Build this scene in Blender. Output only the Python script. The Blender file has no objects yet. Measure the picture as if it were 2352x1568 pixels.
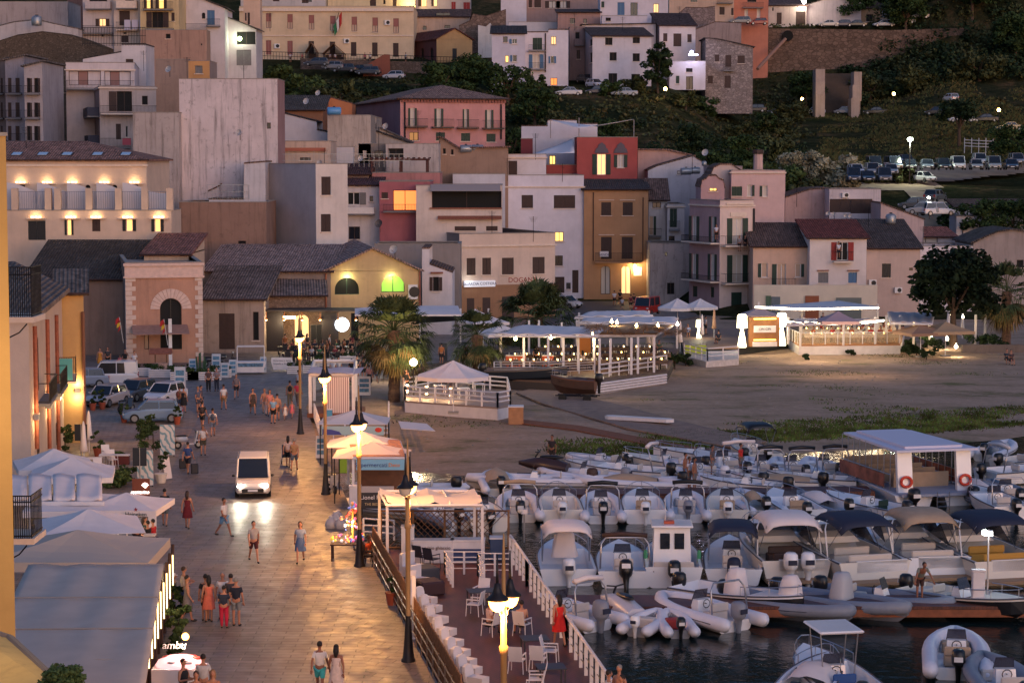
import bpy,bmesh,math,random
from math import sin,cos,pi
import numpy as np
from mathutils import Vector as V3,Matrix,noise
SC=bpy.context.scene
COL=SC.collection
R=math.radians
rnd=random.Random(7)
# ---  camera
FPX,CAMZ,PITCH=5000.0,17.3,math.atan(424/5000.0)
cd=bpy.data.cameras.new('camera');cam=bpy.data.objects.new('camera',cd);COL.objects.link(cam)
cam.location=(0,0,CAMZ);cam.rotation_euler=(pi/2-PITCH,0,0)
cd.sensor_width=36;cd.lens=36*FPX/2352;cd.clip_start=1;cd.clip_end=3000
SC.camera=cam
# ---  sky, dusk glow from over the sea behind the camera
W=bpy.data.worlds.new('World');SC.world=W;W.use_nodes=True
_n=W.node_tree.nodes;_l=W.node_tree.links
sky=_n.new('ShaderNodeTexSky');sky.sky_type='NISHITA';sky.sun_disc=False
SUN_AZ,SUN_EL=150,3.0
sky.sun_elevation=R(SUN_EL);sky.sun_rotation=R(SUN_AZ);sky.ozone_density=3.0;sky.dust_density=1.5
_n['Background'].inputs[1].default_value=.19
_mx=_n.new('ShaderNodeMix');_mx.data_type='RGBA';_mx.blend_type='MULTIPLY';_mx.inputs[0].default_value=1
_mx.inputs[7].default_value=(.97,.86,.97,1);_l.new(sky.outputs[0],_mx.inputs[6]);_l.new(_mx.outputs[2],_n['Background'].inputs[0])
sd=bpy.data.lights.new('sun','SUN');sun=bpy.data.objects.new('sun',sd);COL.objects.link(sun)
sd.energy=.42;sd.angle=R(80);sd.color=(1.0,.88,.9)
_el=R(16);_az=R(SUN_AZ)
_d=V3((sin(_az)*cos(_el),cos(_az)*cos(_el),sin(_el)))
sun.rotation_euler=_d.to_track_quat('Z','Y').to_euler()
SC.view_settings.view_transform='Standard';SC.view_settings.look='None'
SC.view_settings.gamma=1;SC.view_settings.exposure=1.0;SC.view_settings.use_curve_mapping=False
SC.cycles.max_bounces=5;SC.cycles.diffuse_bounces=2;SC.cycles.glossy_bounces=3
SC.cycles.transparent_max_bounces=8;SC.cycles.sample_clamp_indirect=4;SC.cycles.caustics_reflective=False
SC.cycles.use_denoising=True
# ---  pixel <-> world
_F=V3((0,cos(PITCH),-sin(PITCH)));_U=V3((0,sin(PITCH),cos(PITCH)))
def ray(px,py):return V3(((px-1176)/FPX,0,0))-_U*((py-784)/FPX)+_F
C0=V3((0,0,CAMZ))
def aty(px,py,Y):d=ray(px,py);return C0+d*(Y/d.y)
def atz(px,py,z=.0):d=ray(px,py);return C0+d*((z-CAMZ)/d.z)
CROP={'V':(0,0,1)}
for i,ox in enumerate((0,588,1176,1764)):
 CROP['A%d'%i]=(ox,0,.2563);CROP['B%d'%i]=(ox,402,.2563)
for k,(ox,oy,s)in{'C0':(0,792.4,.2563),'C1':(588,792.4,.2563),'C2':(1176,976.1,.2563),'C3':(1764,976.1,.2563),'D0':(0,1166.2,.2563),'D1':(588,1166.2,.2563),'D2':(1176,1281,.25),'D3':(1764,1281,.25),'E0':(861.3,677.6,.12815),'E1':(1148.4,677.6,.12815),'E2':(1435.5,677.6,.12815),'E3':(1722.6,677.6,.12815),'E4':(2009.7,677.6,.12815)}.items():CROP[k]=(ox,oy,s)
def cv(c,x,y):o=CROP[c];return o[0]+x*o[2],o[1]+y*o[2]
# ---  mesh collector
class MB:
 def __init__(s):s.v=[];s.f=[];s.m=[]
 def face(s,pts,m=0):
  n=len(s.v);s.v+=[tuple(p)for p in pts];s.f.append(tuple(range(n,n+len(pts))));s.m.append(m)
 def hexa(s,p,m=0):
  n=len(s.v);s.v+=[tuple(q)for q in p]
  for q in((3,2,1,0),(4,5,6,7),(0,1,5,4),(1,2,6,5),(2,3,7,6),(3,0,4,7)):s.f.append(tuple(n+i for i in q));s.m.append(m)
 def box(s,x0,y0,z0,x1,y1,z1,m=0):
  if x0>x1:x0,x1=x1,x0
  if y0>y1:y0,y1=y1,y0
  if z0>z1:z0,z1=z1,z0
  s.hexa([(x0,y0,z0),(x1,y0,z0),(x1,y1,z0),(x0,y1,z0),(x0,y0,z1),(x1,y0,z1),(x1,y1,z1),(x0,y1,z1)],m)
 def tube(s,pts,r,n=6,m=0,cap=True):
  pts=[V3(p)for p in pts];k=len(pts)
  rs=r if isinstance(r,(list,tuple))else[r]*k
  rings=[];ref=None
  for i,p in enumerate(pts):
   d=(pts[min(i+1,k-1)]-pts[max(i-1,0)]).normalized()
   if ref is None:
    ref=V3((0,0,1))if abs(d.z)<.9 else V3((1,0,0))
   a=d.cross(ref)
   if a.length<1e-5:a=d.cross(V3((0,1,0)))
   a.normalize();b=a.cross(d).normalized();ref=b
   base=len(s.v)
   for j in range(n):
    t=2*pi*j/n;s.v.append(tuple(p+(a*cos(t)+b*sin(t))*rs[i]))
   rings.append(base)
  for i in range(k-1):
   for j in range(n):
    s.f.append((rings[i]+j,rings[i]+(j+1)%n,rings[i+1]+(j+1)%n,rings[i+1]+j));s.m.append(m)
  if cap:
   s.f.append(tuple(rings[0]+j for j in range(n))[::-1]);s.m.append(m)
   s.f.append(tuple(rings[-1]+j for j in range(n)));s.m.append(m)
 def lathe(s,prof,n=10,c=(0,0,0),m=0):
  base=len(s.v)
  for(r,z)in prof:
   for j in range(n):
    t=2*pi*j/n;s.v.append((c[0]+r*cos(t),c[1]+r*sin(t),c[2]+z))
  for i in range(len(prof)-1):
   for j in range(n):
    a=base+i*n;s.f.append((a+j,a+(j+1)%n,a+n+(j+1)%n,a+n+j));s.m.append(m)
 def ball(s,c,r,n=8,k=5,m=0):
  if not isinstance(r,(tuple,list)):r=(r,r,r)
  base=len(s.v)
  for i in range(k+1):
   a=pi*i/k
   for j in range(n):
    t=2*pi*j/n
    s.v.append((c[0]+r[0]*sin(a)*cos(t),c[1]+r[1]*sin(a)*sin(t),c[2]-r[2]*cos(a)))
  for i in range(k):
   for j in range(n):
    q=base+i*n;s.f.append((q+j,q+(j+1)%n,q+n+(j+1)%n,q+n+j));s.m.append(m)
 def prism(s,poly,z0,z1,m=0):
  n=len(poly);s.face([(x,y,z0)for x,y in poly][::-1],m);s.face([(x,y,z1)for x,y in poly],m)
  for i in range(n):
   a,b=poly[i],poly[(i+1)%n];s.face([(a[0],a[1],z0),(b[0],b[1],z0),(b[0],b[1],z1),(a[0],a[1],z1)],m)
 def slab(s,pts,t,m=0,d=(0,0,-1)):
  d=V3(d)*t;P=[V3(p)for p in pts];Q=[p+d for p in P]
  s.face(P,m);s.face(Q[::-1],m)
  for i in range(len(P)):j=(i+1)%len(P);s.face([P[i],Q[i],Q[j],P[j]],m)
 def grid(s,rows,m=0,closed=False):
  base=len(s.v);w=len(rows[0])
  for r in rows:s.v+=[tuple(p)for p in r]
  for i in range(len(rows)-1):
   for j in range(w if closed else w-1):
    k=(j+1)%w;s.f.append((base+i*w+j,base+i*w+k,base+(i+1)*w+k,base+(i+1)*w+j));s.m.append(m)
 def mk(s,name,mats,parent=None,smooth=False,weld=False):
  me=bpy.data.meshes.new(name);me.from_pydata(s.v,[],s.f)
  if not isinstance(mats,(list,tuple)):mats=[mats]
  for q in mats:me.materials.append(q)
  me.polygons.foreach_set('material_index',s.m)
  if weld:
   b=bmesh.new();b.from_mesh(me);bmesh.ops.remove_doubles(b,verts=b.verts,dist=1e-4)
   bmesh.ops.recalc_face_normals(b,faces=b.faces);b.to_mesh(me);b.free()
  if smooth:me.polygons.foreach_set('use_smooth',[True]*len(me.polygons))
  me.update()
  o=bpy.data.objects.new(name,me);COL.objects.link(o)
  if parent is not None:o.parent=parent
  return o
def MBX(*a):
 b=MB();b.box(*a);return b
def tag(o,label=None,cat=None,group=None,kind=None):
 if label:o['label']=label
 if cat:o['category']=cat
 if group:o['group']=group
 if kind:o['kind']=kind
 return o
def em(name,loc,rz=0,label=None,cat=None,group=None):
 o=bpy.data.objects.new(name,None);COL.objects.link(o);o.location=loc;o.rotation_euler=(0,0,rz)
 o.empty_display_size=.2
 return tag(o,label,cat,group)
def kids(o):return[c for c in KID.get(o.name,[])]if False else list(o.children)
def cpt(o,loc=None,rz=None,label=None,group=None,parent=None,sc=None):
 c=o.copy();COL.objects.link(c)
 if parent is not None:c.parent=parent
 for ch in o.children:cpt(ch,parent=c)
 if loc is not None:c.location=loc
 if rz is not None:c.rotation_euler=(0,0,rz)
 if label:c['label']=label
 if group:c['group']=group
 if sc is not None:c.scale=(sc,sc,sc)
 return c
 # ---  materials
def lin(c):
 return tuple((x/12.92 if x<=.04045 else((x+.055)/1.055)**2.4)for x in(v/255 for v in c))
MC={}
def mat(c,rough=.6,metal=.0,emit=None,es=0,alpha=1,trans=0,spec=.5,var=.0,vs=3.0,bump=.0,bs=8.0,key=None,coat=0):
 k=(tuple(c),rough,metal,emit,es,alpha,trans,spec,var,vs,bump,bs,key,coat)
 if k in MC:return MC[k]
 m=bpy.data.materials.new('mat_%d'%len(MC));m.use_nodes=True;MC[k]=m
 nt=m.node_tree;b=nt.nodes['Principled BSDF'];I=b.inputs
 col=lin(c);I['Base Color'].default_value=(*col,1);I['Roughness'].default_value=rough
 I['Metallic'].default_value=metal;I['Alpha'].default_value=alpha;I['Transmission Weight'].default_value=trans
 I['Specular IOR Level'].default_value=spec;I['Coat Weight'].default_value=coat
 if emit:I['Emission Color'].default_value=(*lin(emit),1);I['Emission Strength'].default_value=es
 if var or bump:
  g=nt.nodes.new('ShaderNodeNewGeometry');n=nt.nodes.new('ShaderNodeTexNoise')
  n.inputs['Scale'].default_value=vs;n.inputs['Detail'].default_value=5;nt.links.new(g.outputs['Position'],n.inputs['Vector'])
  if var:
   r=nt.nodes.new('ShaderNodeValToRGB');r.color_ramp.elements[0].position=.3;r.color_ramp.elements[1].position=.7
   r.color_ramp.elements[0].color=(*[x*(1-var)for x in col],1);r.color_ramp.elements[1].color=(*[min(1,x*(1+var*.6))for x in col],1)
   nt.links.new(n.outputs[0],r.inputs[0]);nt.links.new(r.outputs[0],I['Base Color'])
  if bump:
   n2=nt.nodes.new('ShaderNodeTexNoise');n2 .inputs['Scale'].default_value=bs;n2 .inputs['Detail'].default_value=4
   nt.links.new(g.outputs['Position'],n2 .inputs['Vector'])
   bb=nt.nodes.new('ShaderNodeBump');bb.inputs['Strength'].default_value=bump;bb.inputs['Distance'].default_value=.05
   nt.links.new(n2 .outputs[0],bb.inputs['Height']);nt.links.new(bb.outputs[0],I['Normal'])
 return m
def ramp(nt,src,stops):
 r=nt.nodes.new('ShaderNodeValToRGB');e=r.color_ramp.elements
 while len(e)<len(stops):e.new(.5)
 for q,(p,c)in zip(e,stops):q.position=p;q.color=(*c,1)
 nt.links.new(src,r.inputs[0]);return r.outputs[0]
def mixc(nt,f,a,b,mode='MIX'):
 x=nt.nodes.new('ShaderNodeMix');x.data_type='RGBA';x.blend_type=mode
 for i,v in((0,f),(6,a),(7,b)):
  if isinstance(v,bpy.types.NodeSocket):nt.links.new(v,x.inputs[i])
  elif i==0:x.inputs[0].default_value=v
  else:x.inputs[i].default_value=(*v,1)
 return x.outputs[2]
def tex(nt,kind,vec,**kw):
 n=nt.nodes.new('ShaderNodeTex'+kind)
 for k,v in kw.items():
  if k in n.inputs.keys():n.inputs[k].default_value=v
  else:setattr(n,k,v)
 nt.links.new(vec,n.inputs['Vector']);return n
def mapping(nt,vec,sc=(1,1,1),rot=(0,0,0),loc=(0,0,0)):
 m=nt.nodes.new('ShaderNodeMapping');m.inputs['Scale'].default_value=sc;m.inputs['Rotation'].default_value=rot
 m.inputs['Location'].default_value=loc;nt.links.new(vec,m.inputs['Vector']);return m.outputs[0]
def bumpn(nt,h,st,dist,b):
 n=nt.nodes.new('ShaderNodeBump');n.inputs['Strength'].default_value=st;n.inputs['Distance'].default_value=dist
 nt.links.new(h,n.inputs['Height']);nt.links.new(n.outputs[0],b.inputs['Normal'])
def newmat(name):
 m=bpy.data.materials.new(name);m.use_nodes=True;nt=m.node_tree
 g=nt.nodes.new('ShaderNodeNewGeometry');tc=nt.nodes.new('ShaderNodeTexCoord')
 return m,nt,nt.nodes['Principled BSDF'],g.outputs['Position'],tc.outputs['Object']
def wall(c,dirt=.3,stain=(70,62,58),stone=.0):
 k=('wall',tuple(c),dirt,stain,stone)
 if k in MC:return MC[k]
 m,nt,b,P,O=newmat('plaster');MC[k]=m
 g_=sum(c)/3;c=tuple(v*.72+g_*.28 for v in c);col=lin(c);dk=lin(stain)
 n1=tex(nt,'Noise',P,Scale=.35,Detail=6,Roughness=.65)
 a=ramp(nt,n1 .outputs[0],[(.35,tuple(x*.86 for x in col)),(.65,tuple(min(1,x*1.05)for x in col))])
 st=tex(nt,'Noise',mapping(nt,P,(2.2,2.2,.16)),Scale=1,Detail=5,Roughness=.7)
 f=ramp(nt,st.outputs[0],[(.50,(0,0,0)),(.78,(dirt,)*3)])
 a=mixc(nt,f,a,dk)
 n3=tex(nt,'Noise',P,Scale=1.6,Detail=8,Roughness=.75)
 f2=ramp(nt,n3 .outputs[0],[(.56,(0,0,0)),(.75,(dirt*.9,)*3)])
 a=mixc(nt,f2,a,dk)
 if stone:
  br=tex(nt,'Voronoi',mapping(nt,P,(1,1,1.6)),Scale=stone*2,feature='F1')
  a=mixc(nt,.75,a,ramp(nt,br.outputs['Color'],[(.1,tuple(x*.5 for x in col)),(.9,tuple(x*1.15 for x in col))]),'MIX')
  br2=tex(nt,'Voronoi',mapping(nt,P,(1,1,1.6)),Scale=stone*2,feature='DISTANCE_TO_EDGE')
  f3=ramp(nt,br2 .outputs[0],[(.02,(1,1,1)),(.09,(0,0,0))]);a=mixc(nt,f3,a,tuple(x*.45 for x in col))
 nt.links.new(a,b.inputs['Base Color']);b.inputs['Roughness'].default_value=.9;b.inputs['Specular IOR Level'].default_value=.2
 n4=tex(nt,'Noise',P,Scale=6,Detail=4);bumpn(nt,n4 .outputs[0],.25,.03,b)
 return m
def rooftile(c,c2=None,moss=.4):
 k=('roof',tuple(c),c2,moss)
 if k in MC:return MC[k]
 m,nt,b,P,O=newmat('roof_tiles');MC[k]=m;g_=sum(c)/3
 col=lin(tuple(v*.75+g_*.25+6 for v in c));col2=lin(c2 or(70,58,52))
 w=tex(nt,'Wave',mapping(nt,O,(1,.0,0)),Scale=1.25,Distortion=.6,bands_direction='X')
 w.inputs['Detail'].default_value=2
 v=tex(nt,'Voronoi',mapping(nt,O,(4,2.4,2.4)),Scale=1.0)
 a=ramp(nt,v.outputs['Color'],[(.05,tuple(x*.55 for x in col)),(.5,col),(.95,tuple(min(1,x*1.5)for x in col))])
 n=tex(nt,'Noise',O,Scale=.3,Detail=9,Roughness=.8)
 f=ramp(nt,n.outputs[0],[(.40,(0,0,0)),(.62,(moss,)*3)]);a=mixc(nt,f,a,col2)
 a=mixc(nt,.4,a,ramp(nt,w.outputs[0],[(.1,(.35,)*3),(.7,(1,1,1))]),'MULTIPLY')
 nt.links.new(a,b.inputs['Base Color']);b.inputs['Roughness'].default_value=.9;b.inputs['Specular IOR Level'].default_value=.15
 bumpn(nt,w.outputs[0],.8,.12,b)
 return m
WHT=mat((226,222,222),.55,var=.08);DARK=mat((26,24,26),.5);BROWNW=mat((66,44,38),.6,var=.2)
GLASS=mat((30,34,42),.12,spec=.8);GREENW=mat((26,52,42),.55,var=.15);IRON=mat((34,32,34),.5,.6)
TEAL=mat((78,160,165),.6);STEEL=mat((170,172,178),.3,.9);WOOD=mat((120,84,58),.6,var=.3,vs=2)
CONC=mat((150,140,134),.85,var=.2);TERRA=mat((150,78,54),.7,var=.15);TILEE=mat((140,84,66),.8,var=.25,vs=6)
def glow(c,s):return mat(c,.5,emit=c,es=s)
WARM=glow((255,206,140),.6);WARM2=glow((255,205,130),5.0);BULB=glow((255,166,72),8);COOL=glow((235,245,240),12)
def lamp(name,loc,e,c=(1.0,.62,.25),r=.12,parent=None,spot=None):
 ld=bpy.data.lights.new(name,'SPOT' if spot else 'POINT');ld.energy=e;ld.color=c;ld.shadow_soft_size=r
 o=bpy.data.objects.new(name,ld);COL.objects.link(o);o.location=loc
 if spot:ld.spot_size=spot[1];ld.spot_blend=.6;o.rotation_euler=V3(spot[0]).to_track_quat('-Z','Y').to_euler()
 if parent is not None:o.parent=parent
 return o
 # ---  terrain
YL=[(150,-.8),(256,-.8),(262,-.1),(275,4),(300,11),(345,24.3),(360,27.2),(372,29.3),(388,31.0),(393,34.8),(410,36.2),(450,44),(520,62),(700,100)]
YR=[(150,-.8),(232,-.6),(240,.6),(250,4),(275,10),(290,12.6),(310,14.6),(330,16.8),(400,23.6),(420,25.6),(440,30),(452,34),(458,44.2),(478,45.5),(520,62),(700,110)]
def interp(T,y):
 if y<=T[0][0]:return T[0][1]
 for(a,za),(b,zb)in zip(T,T[1:]):
  if y<=b:return za+(zb-za)*(y-a)/(b-a)
 return T[-1][1]
def terr(X,Y):
 a=1176+FPX*X/max(Y,1);w=min(1,max(0,(a-1530)/(1700-1530)));w=w*w*(3-2*w)
 z=interp(YL,Y)*(1-w)+interp(YR,Y)*w
 far=min(1,max(0,(a-1980)/200))
 if Y>330:z+=far*min(14,(Y-330)*.06)*(1 if a<2100 else 1)*(.9)
 return z
def hillmat():
 m,nt,b,P,O=newmat('hillside');n=tex(nt,'Noise',P,Scale=.08,Detail=8,Roughness=.7)
 n2=tex(nt,'Noise',P,Scale=.9,Detail=8,Roughness=.75)
 a=ramp(nt,n.outputs[0],[(.40,lin((44,52,38))),(.55,lin((66,66,48))),(.68,lin((116,94,72)))])
 c=ramp(nt,n2 .outputs[0],[(.3,(.4,.42,.38)),(.7,(1.25,1.2,1.1))]);a=mixc(nt,1,a,c,'MULTIPLY')
 nt.links.new(a,b.inputs['Base Color']);b.inputs['Roughness'].default_value=1;b.inputs['Specular IOR Level'].default_value=0
 bumpn(nt,n2 .outputs[0],.8,.4,b);return m
mb=MB();rows=[]
ys=list(range(200,700,6));xs=[i*6 for i in range(-45,46)]
for y in ys:rows.append([(x,y,terr(x,y)+noise.noise(V3((x*.05,y*.05,0)))*(0 if y<268 else.6))for x in xs])
mb.grid(rows);HM=hillmat();tag(mb.mk('hillside',HM,smooth=True),kind='structure')
mb=MB();mb.grid([[(x,y,max(60,z+noise.noise(V3((x*.004,y*.004,2)))*60))for x in range(-900,1000,60)]for y,z in((660,70),(760,130),(880,210),(1000,290),(1150,360),(1250,380))]);tag(mb.mk('unseen_mountain',HM,smooth=True),kind='structure')  # out of view, added high so the water reflects dark land instead of sky
# ---  promenade paving
def pavemat(sx=1.1,sy=.42,c=(128,116,112),rot=0,rough=.48):
 m,nt,b,P,O=newmat('paving')
 v=mapping(nt,P,(1,1,1),(0,0,rot))
 br=tex(nt,'Brick',v,Scale=1,offset=.5);br.inputs['Brick Width'].default_value=sx;br.inputs['Row Height'].default_value=sy
 br.inputs['Mortar Size'].default_value=.028;br.inputs['Mortar Smooth'].default_value=.3;br.inputs['Bias'].default_value=0
 cl=lin(c)
 br.inputs['Color1'].default_value=(*[x*.86 for x in cl],1);br.inputs['Color2'].default_value=(*[x*1.1 for x in cl],1)
 br.inputs['Mortar'].default_value=(*[x*.5 for x in cl],1)
 n=tex(nt,'Noise',P,Scale=.22,Detail=7,Roughness=.7)
 a=mixc(nt,1,br.outputs[0],ramp(nt,n.outputs[0],[(.3,(.52,.52,.54)),(.6,(1.05,1.04,1.0))]),'MULTIPLY')
 nt.links.new(a,b.inputs['Base Color'])
 n2=tex(nt,'Noise',P,Scale=1.3,Detail=6)
 rr=ramp(nt,n2 .outputs[0],[(.3,(rough-.1,)*3),(.7,(rough+.16,)*3)]);nt.links.new(rr,b.inputs['Roughness'])
 h=mixc(nt,.25,br.outputs[1],n2 .outputs[0]);
 bb=nt.nodes.new('ShaderNodeBump');bb.invert=True;bb.inputs['Strength'].default_value=.5;bb.inputs['Distance'].default_value=.02
 nt.links.new(h,bb.inputs['Height']);nt.links.new(bb.outputs[0],b.inputs['Normal'])
 return m
PAVE=pavemat();COBB=pavemat(.5,.34,(158,134,116),.5,.5);KERB=mat((120,110,102),.6,var=.25,vs=1)
def gp(pts,z=.0):return[tuple(atz(x,y,z))for x,y in pts]
EDGE=[(1075,1700),(1006,1568),(857,1292),(793,1138),(729,1008),(703,935)]
mb=MB()
top=gp(EDGE)+[tuple(atz(716,900)),tuple(atz(800,872)),tuple(atz(905,868)),tuple(atz(985,838)),tuple(atz(1110,812)),(20,236,0),(62,236,0),(62,262,0),(-75,262,0),(-75,30,0),(-4,30,0)]
mb.slab(top,2.2);tag(mb.mk('promenade',PAVE),kind='structure')
def band(name,pts,m,z):
 b=MB();b.face([(p[0],p[1],z)for p in pts]);return tag(b.mk(name,m),kind='structure')
E=[V3(p)for p in gp(EDGE)]
L1=[];L2=[]
for i,p in enumerate(E):
 d=(E[min(i+1,len(E)-1)]-E[max(i-1,0)]).normalized();nrm=V3((-d.y,d.x,0));
 L1 .append(p+nrm*.35);L2 .append(p+nrm*2.1)
b=MB()
for i in range(len(E)-1):b.face([(*L1[i].xy,.004),(*L2[i].xy,.004),(*L2[i+1].xy,.004),(*L1[i+1].xy,.004)])
tag(b.mk('pavement_band',pavemat(.9,.5,(128,114,106),.3,.46)),kind='structure')
cob=gp([(195,1060),(195,925),(420,925),(455,960),(390,1085),(330,1110)])
band('parking_cobbles',cob,COBB,.006)
road=gp([(1190,760),(1345,730),(1500,716),(1500,690),(1340,690),(1250,700)])
band('street',road,mat((74,72,78),.7,var=.15),.006)
# ---  sea
m,nt,b_,P,O=newmat('harbour_water')
b_.inputs['Base Color'].default_value=(*lin((20,34,36)),1);b_.inputs['Roughness'].default_value=.06;b_.inputs['IOR'].default_value=1.33
w1=tex(nt,'Noise',mapping(nt,P,(1.1,.8,1)),Scale=1.3,Detail=5,Roughness=.6);w2=tex(nt,'Noise',P,Scale=.25,Detail=2)
h=mixc(nt,.35,w1 .outputs[0],w2 .outputs[0]);bumpn(nt,h,.5,.12,b_)
b=MB();b.face([(-40,20,-1.2),(260,20,-1.2),(260,220,-1.2),(-40,220,-1.2)])
tag(b.mk('harbour_water',m),kind='structure')
# ---  beach
SHORE=[(930,1085),(1290,1100),(1480,1085),(1600,1062),(1780,1042),(2000,1032),(2200,1018),(2352,1004),(2700,980)]
SH=[atz(x,y,-1.2)for x,y in SHORE]
def shore_y(X):
 if X<=SH[0].x:return SH[0].y
 for p,q in zip(SH,SH[1:]):
  if X<=q.x:return p.y+(q.y-p.y)*(X-p.x)/(q.x-p.x)
 return SH[-1].y
def beachz(X,Y):
 t=Y-shore_y(X)
 if t<0:return-1.2+t*.12
 z=-1.2+min(t/24,1)**.8*1.0
 return z+noise.noise(V3((X*.25,Y*.25,3)))*.07
m,nt,b_,P,O=newmat('beach_sand')
n=tex(nt,'Noise',mapping(nt,P,(.8,1.6,1)),Scale=.16,Detail=8,Roughness=.72);n2=tex(nt,'Noise',P,Scale=2.2,Detail=9,Roughness=.8)
a=ramp(nt,n.outputs[0],[(.44,lin((178,152,134))),(.57,lin((158,136,116))),(.66,lin((104,108,72)))])
a=mixc(nt,1,a,ramp(nt,n2 .outputs[0],[(.3,(.75,.74,.74)),(.68,(1.18,1.17,1.15))]),'MULTIPLY')
nt.links.new(a,b_.inputs['Base Color']);b_.inputs['Roughness'].default_value=1;b_.inputs['Specular IOR Level'].default_value=.05
bumpn(nt,n2 .outputs[0],.9,.12,b_)
mb=MB();rows=[]
for i in range(0,75):
 y=100+i*2.0;rows.append([(x,y,beachz(x,y)-(.0 if y<216 else(y-216)*.0))for x in[-30+j*2.0 for j in range(0,75)]])
mb.grid(rows);tag(mb.mk('beach',m,smooth=True),kind='structure')
def bz(px,py):
 z=-.5
 for _ in range(4):p=atz(px,py,z);z=beachz(p.x,p.y)
 return atz(px,py,z)
 # ---  houses
GREENS=mat((30,58,48),.6,var=.15);BROWNS=mat((62,42,38),.65,var=.15);BLUES=mat((70,110,150),.6);REDS=mat((150,40,40),.6)
SALM=mat((150,96,90),.7);PANEW=mat((150,150,150),.5);CURT=mat((205,195,185),.8);TRIM=mat((225,205,190),.8,var=.1)
GREYW=mat((120,118,120),.8,var=.1)
SHUT={'b':BROWNS,'g':GREENS,'u':BLUES,'r':REDS,'m':SALM,'k':DARK,'y':GREYW,'w':WHT}
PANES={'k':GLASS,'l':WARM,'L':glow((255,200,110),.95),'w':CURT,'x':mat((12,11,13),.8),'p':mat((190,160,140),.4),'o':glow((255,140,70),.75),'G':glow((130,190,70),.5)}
class House:
 def __init__(s,name,label,crop,cx,ty,xr,Y,bz=None,th=0,xl=None,D=10,rs=None,col=(215,205,205),dirt=.3,side=None,cat='house',group=None,stone=0,thick=.3):
  cx,ty=cv(crop,cx,ty);xr=cv(crop,xr,0)[0];s.crop=crop
  p=aty(cx,ty,Y);t=R(th);s.t=t;s.u=V3((cos(t),sin(t),0));s.v=V3((-sin(t),cos(t),0))
  if bz is None:bz=terr(p.x,Y)-1.0
  s.O=V3((p.x,p.y,bz));s.H=p.z-bz
  def solve(px,dr):
   d=ray(px,ty);k=d.x/d.y;return(k*p.y-p.x)/(dr.x-k*dr.y)
  s.W=solve(xr,s.u)
  if xl is not None:D=abs(solve(cv(crop,xl,0)[0],s.v))
  s.D=D;s.mat=wall(col,dirt,stone=stone);s.smat=wall(side,dirt)if side else s.mat  # side recolours the flanks, mostly greyer with their shade put in
  s.root=em(name,s.O,t,label,cat,group);s.open={'F':[],'L':[],'R':[]};s.items=[];s.prof=None;s.roofs=[];s.topz=s.H
  s.par=0
 def loc(s,face,px,py,crop=None):
  x,y=cv(crop or s.crop,px,py);d=ray(x,y);n=s.v if face=='F' else s.u
  o=s.O if face in 'FL' else s.O+s.u*s.W
  k=(o-C0).dot(n)/d.dot(n);q=C0+d*k-s.O
  return(q.dot(s.u)if face=='F' else q.dot(s.v)),q.z
 def P(s,face,a,n,z):
  return(a,-n,z)if face=='F' else((-n,a,z)if face=='L' else(s.W+n,a,z))
 def bx(s,mb,face,a0,a1,n0,n1,z0,z1,m=0):
  p,q=s.P(face,a0,n0,z0),s.P(face,a1,n1,z1);mb.box(p[0],p[1],p[2],q[0],q[1],q[2],m)
 def rect(s,face,r):
  a0,z1=s.loc(face,r[0],r[1]);a1,z0=s.loc(face,r[2],r[3])
  if a0>a1:a0,a1=a1,a0
  L=s.W if face=='F' else s.D
  return max(.05,a0),min(L-.05,a1),max(.05,z0),z1
 def w(s,face,*rects,kind='win',sh=None,pane='k',open_=None,arch=False,sill=True,frame=None,dep=.18):
  for r in rects:
   a0,a1,z0,z1=s.rect(face,r)
   if a1-a0<.1 or z1-z0<.1:continue
   s.items.append((face,a0,a1,z0,z1,kind,sh,pane,open_,arch,sill,frame,dep));s.open[face].append((a0,a1,z0,z1,arch))
  return s
 def face_mesh(s,mb,face,top,m):
  L=s.W if face=='F' else s.D
  xs=sorted({0,L,*[o[0]for o in s.open[face]],*[o[1]for o in s.open[face]]})
  zs=sorted({0,top,*[min(top,o[2])for o in s.open[face]],*[min(top,o[3])for o in s.open[face]]})
  for x0,x1 in zip(xs,xs[1:]):
   for z0,z1 in zip(zs,zs[1:]):
    if x1-x0<1e-4 or z1-z0<1e-4:continue
    xm,zm=(x0+x1)/2,(z0+z1)/2
    if any(o[0]<xm<o[1]and o[2]<zm<o[3]for o in s.open[face]):continue
    mb.face([s.P(face,x0,0,z0),s.P(face,x1,0,z0),s.P(face,x1,0,z1),s.P(face,x0,0,z1)],m)
  for o in s.open[face]:
   a0,a1,z0,z1=o[:4];z1=min(z1,top);d=-.4
   for p,q in(((a0,z0),(a1,z0)),((a1,z0),(a1,z1)),((a1,z1),(a0,z1)),((a0,z1),(a0,z0))):
    mb.face([s.P(face,p[0],0,p[1]),s.P(face,q[0],0,q[1]),s.P(face,q[0],d,q[1]),s.P(face,p[0],d,p[1])],m)
   if o[4]:
    r=(a1-a0)/2;c=(a0+a1)/2;zc=z1-min(r,z1-z0);ry=z1-zc
    for sg in(-1,1):
     pts=[s.P(face,c+sg*r,0,z1)]+[s.P(face,c+sg*r*cos(t),0,zc+ry*sin(t))for t in[i*pi/2/7 for i in range(8)]]
     mb.slab(pts,.3,m,V3(s.P(face,0,-1,0))-V3(s.P(face,0,0,0)))
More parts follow.
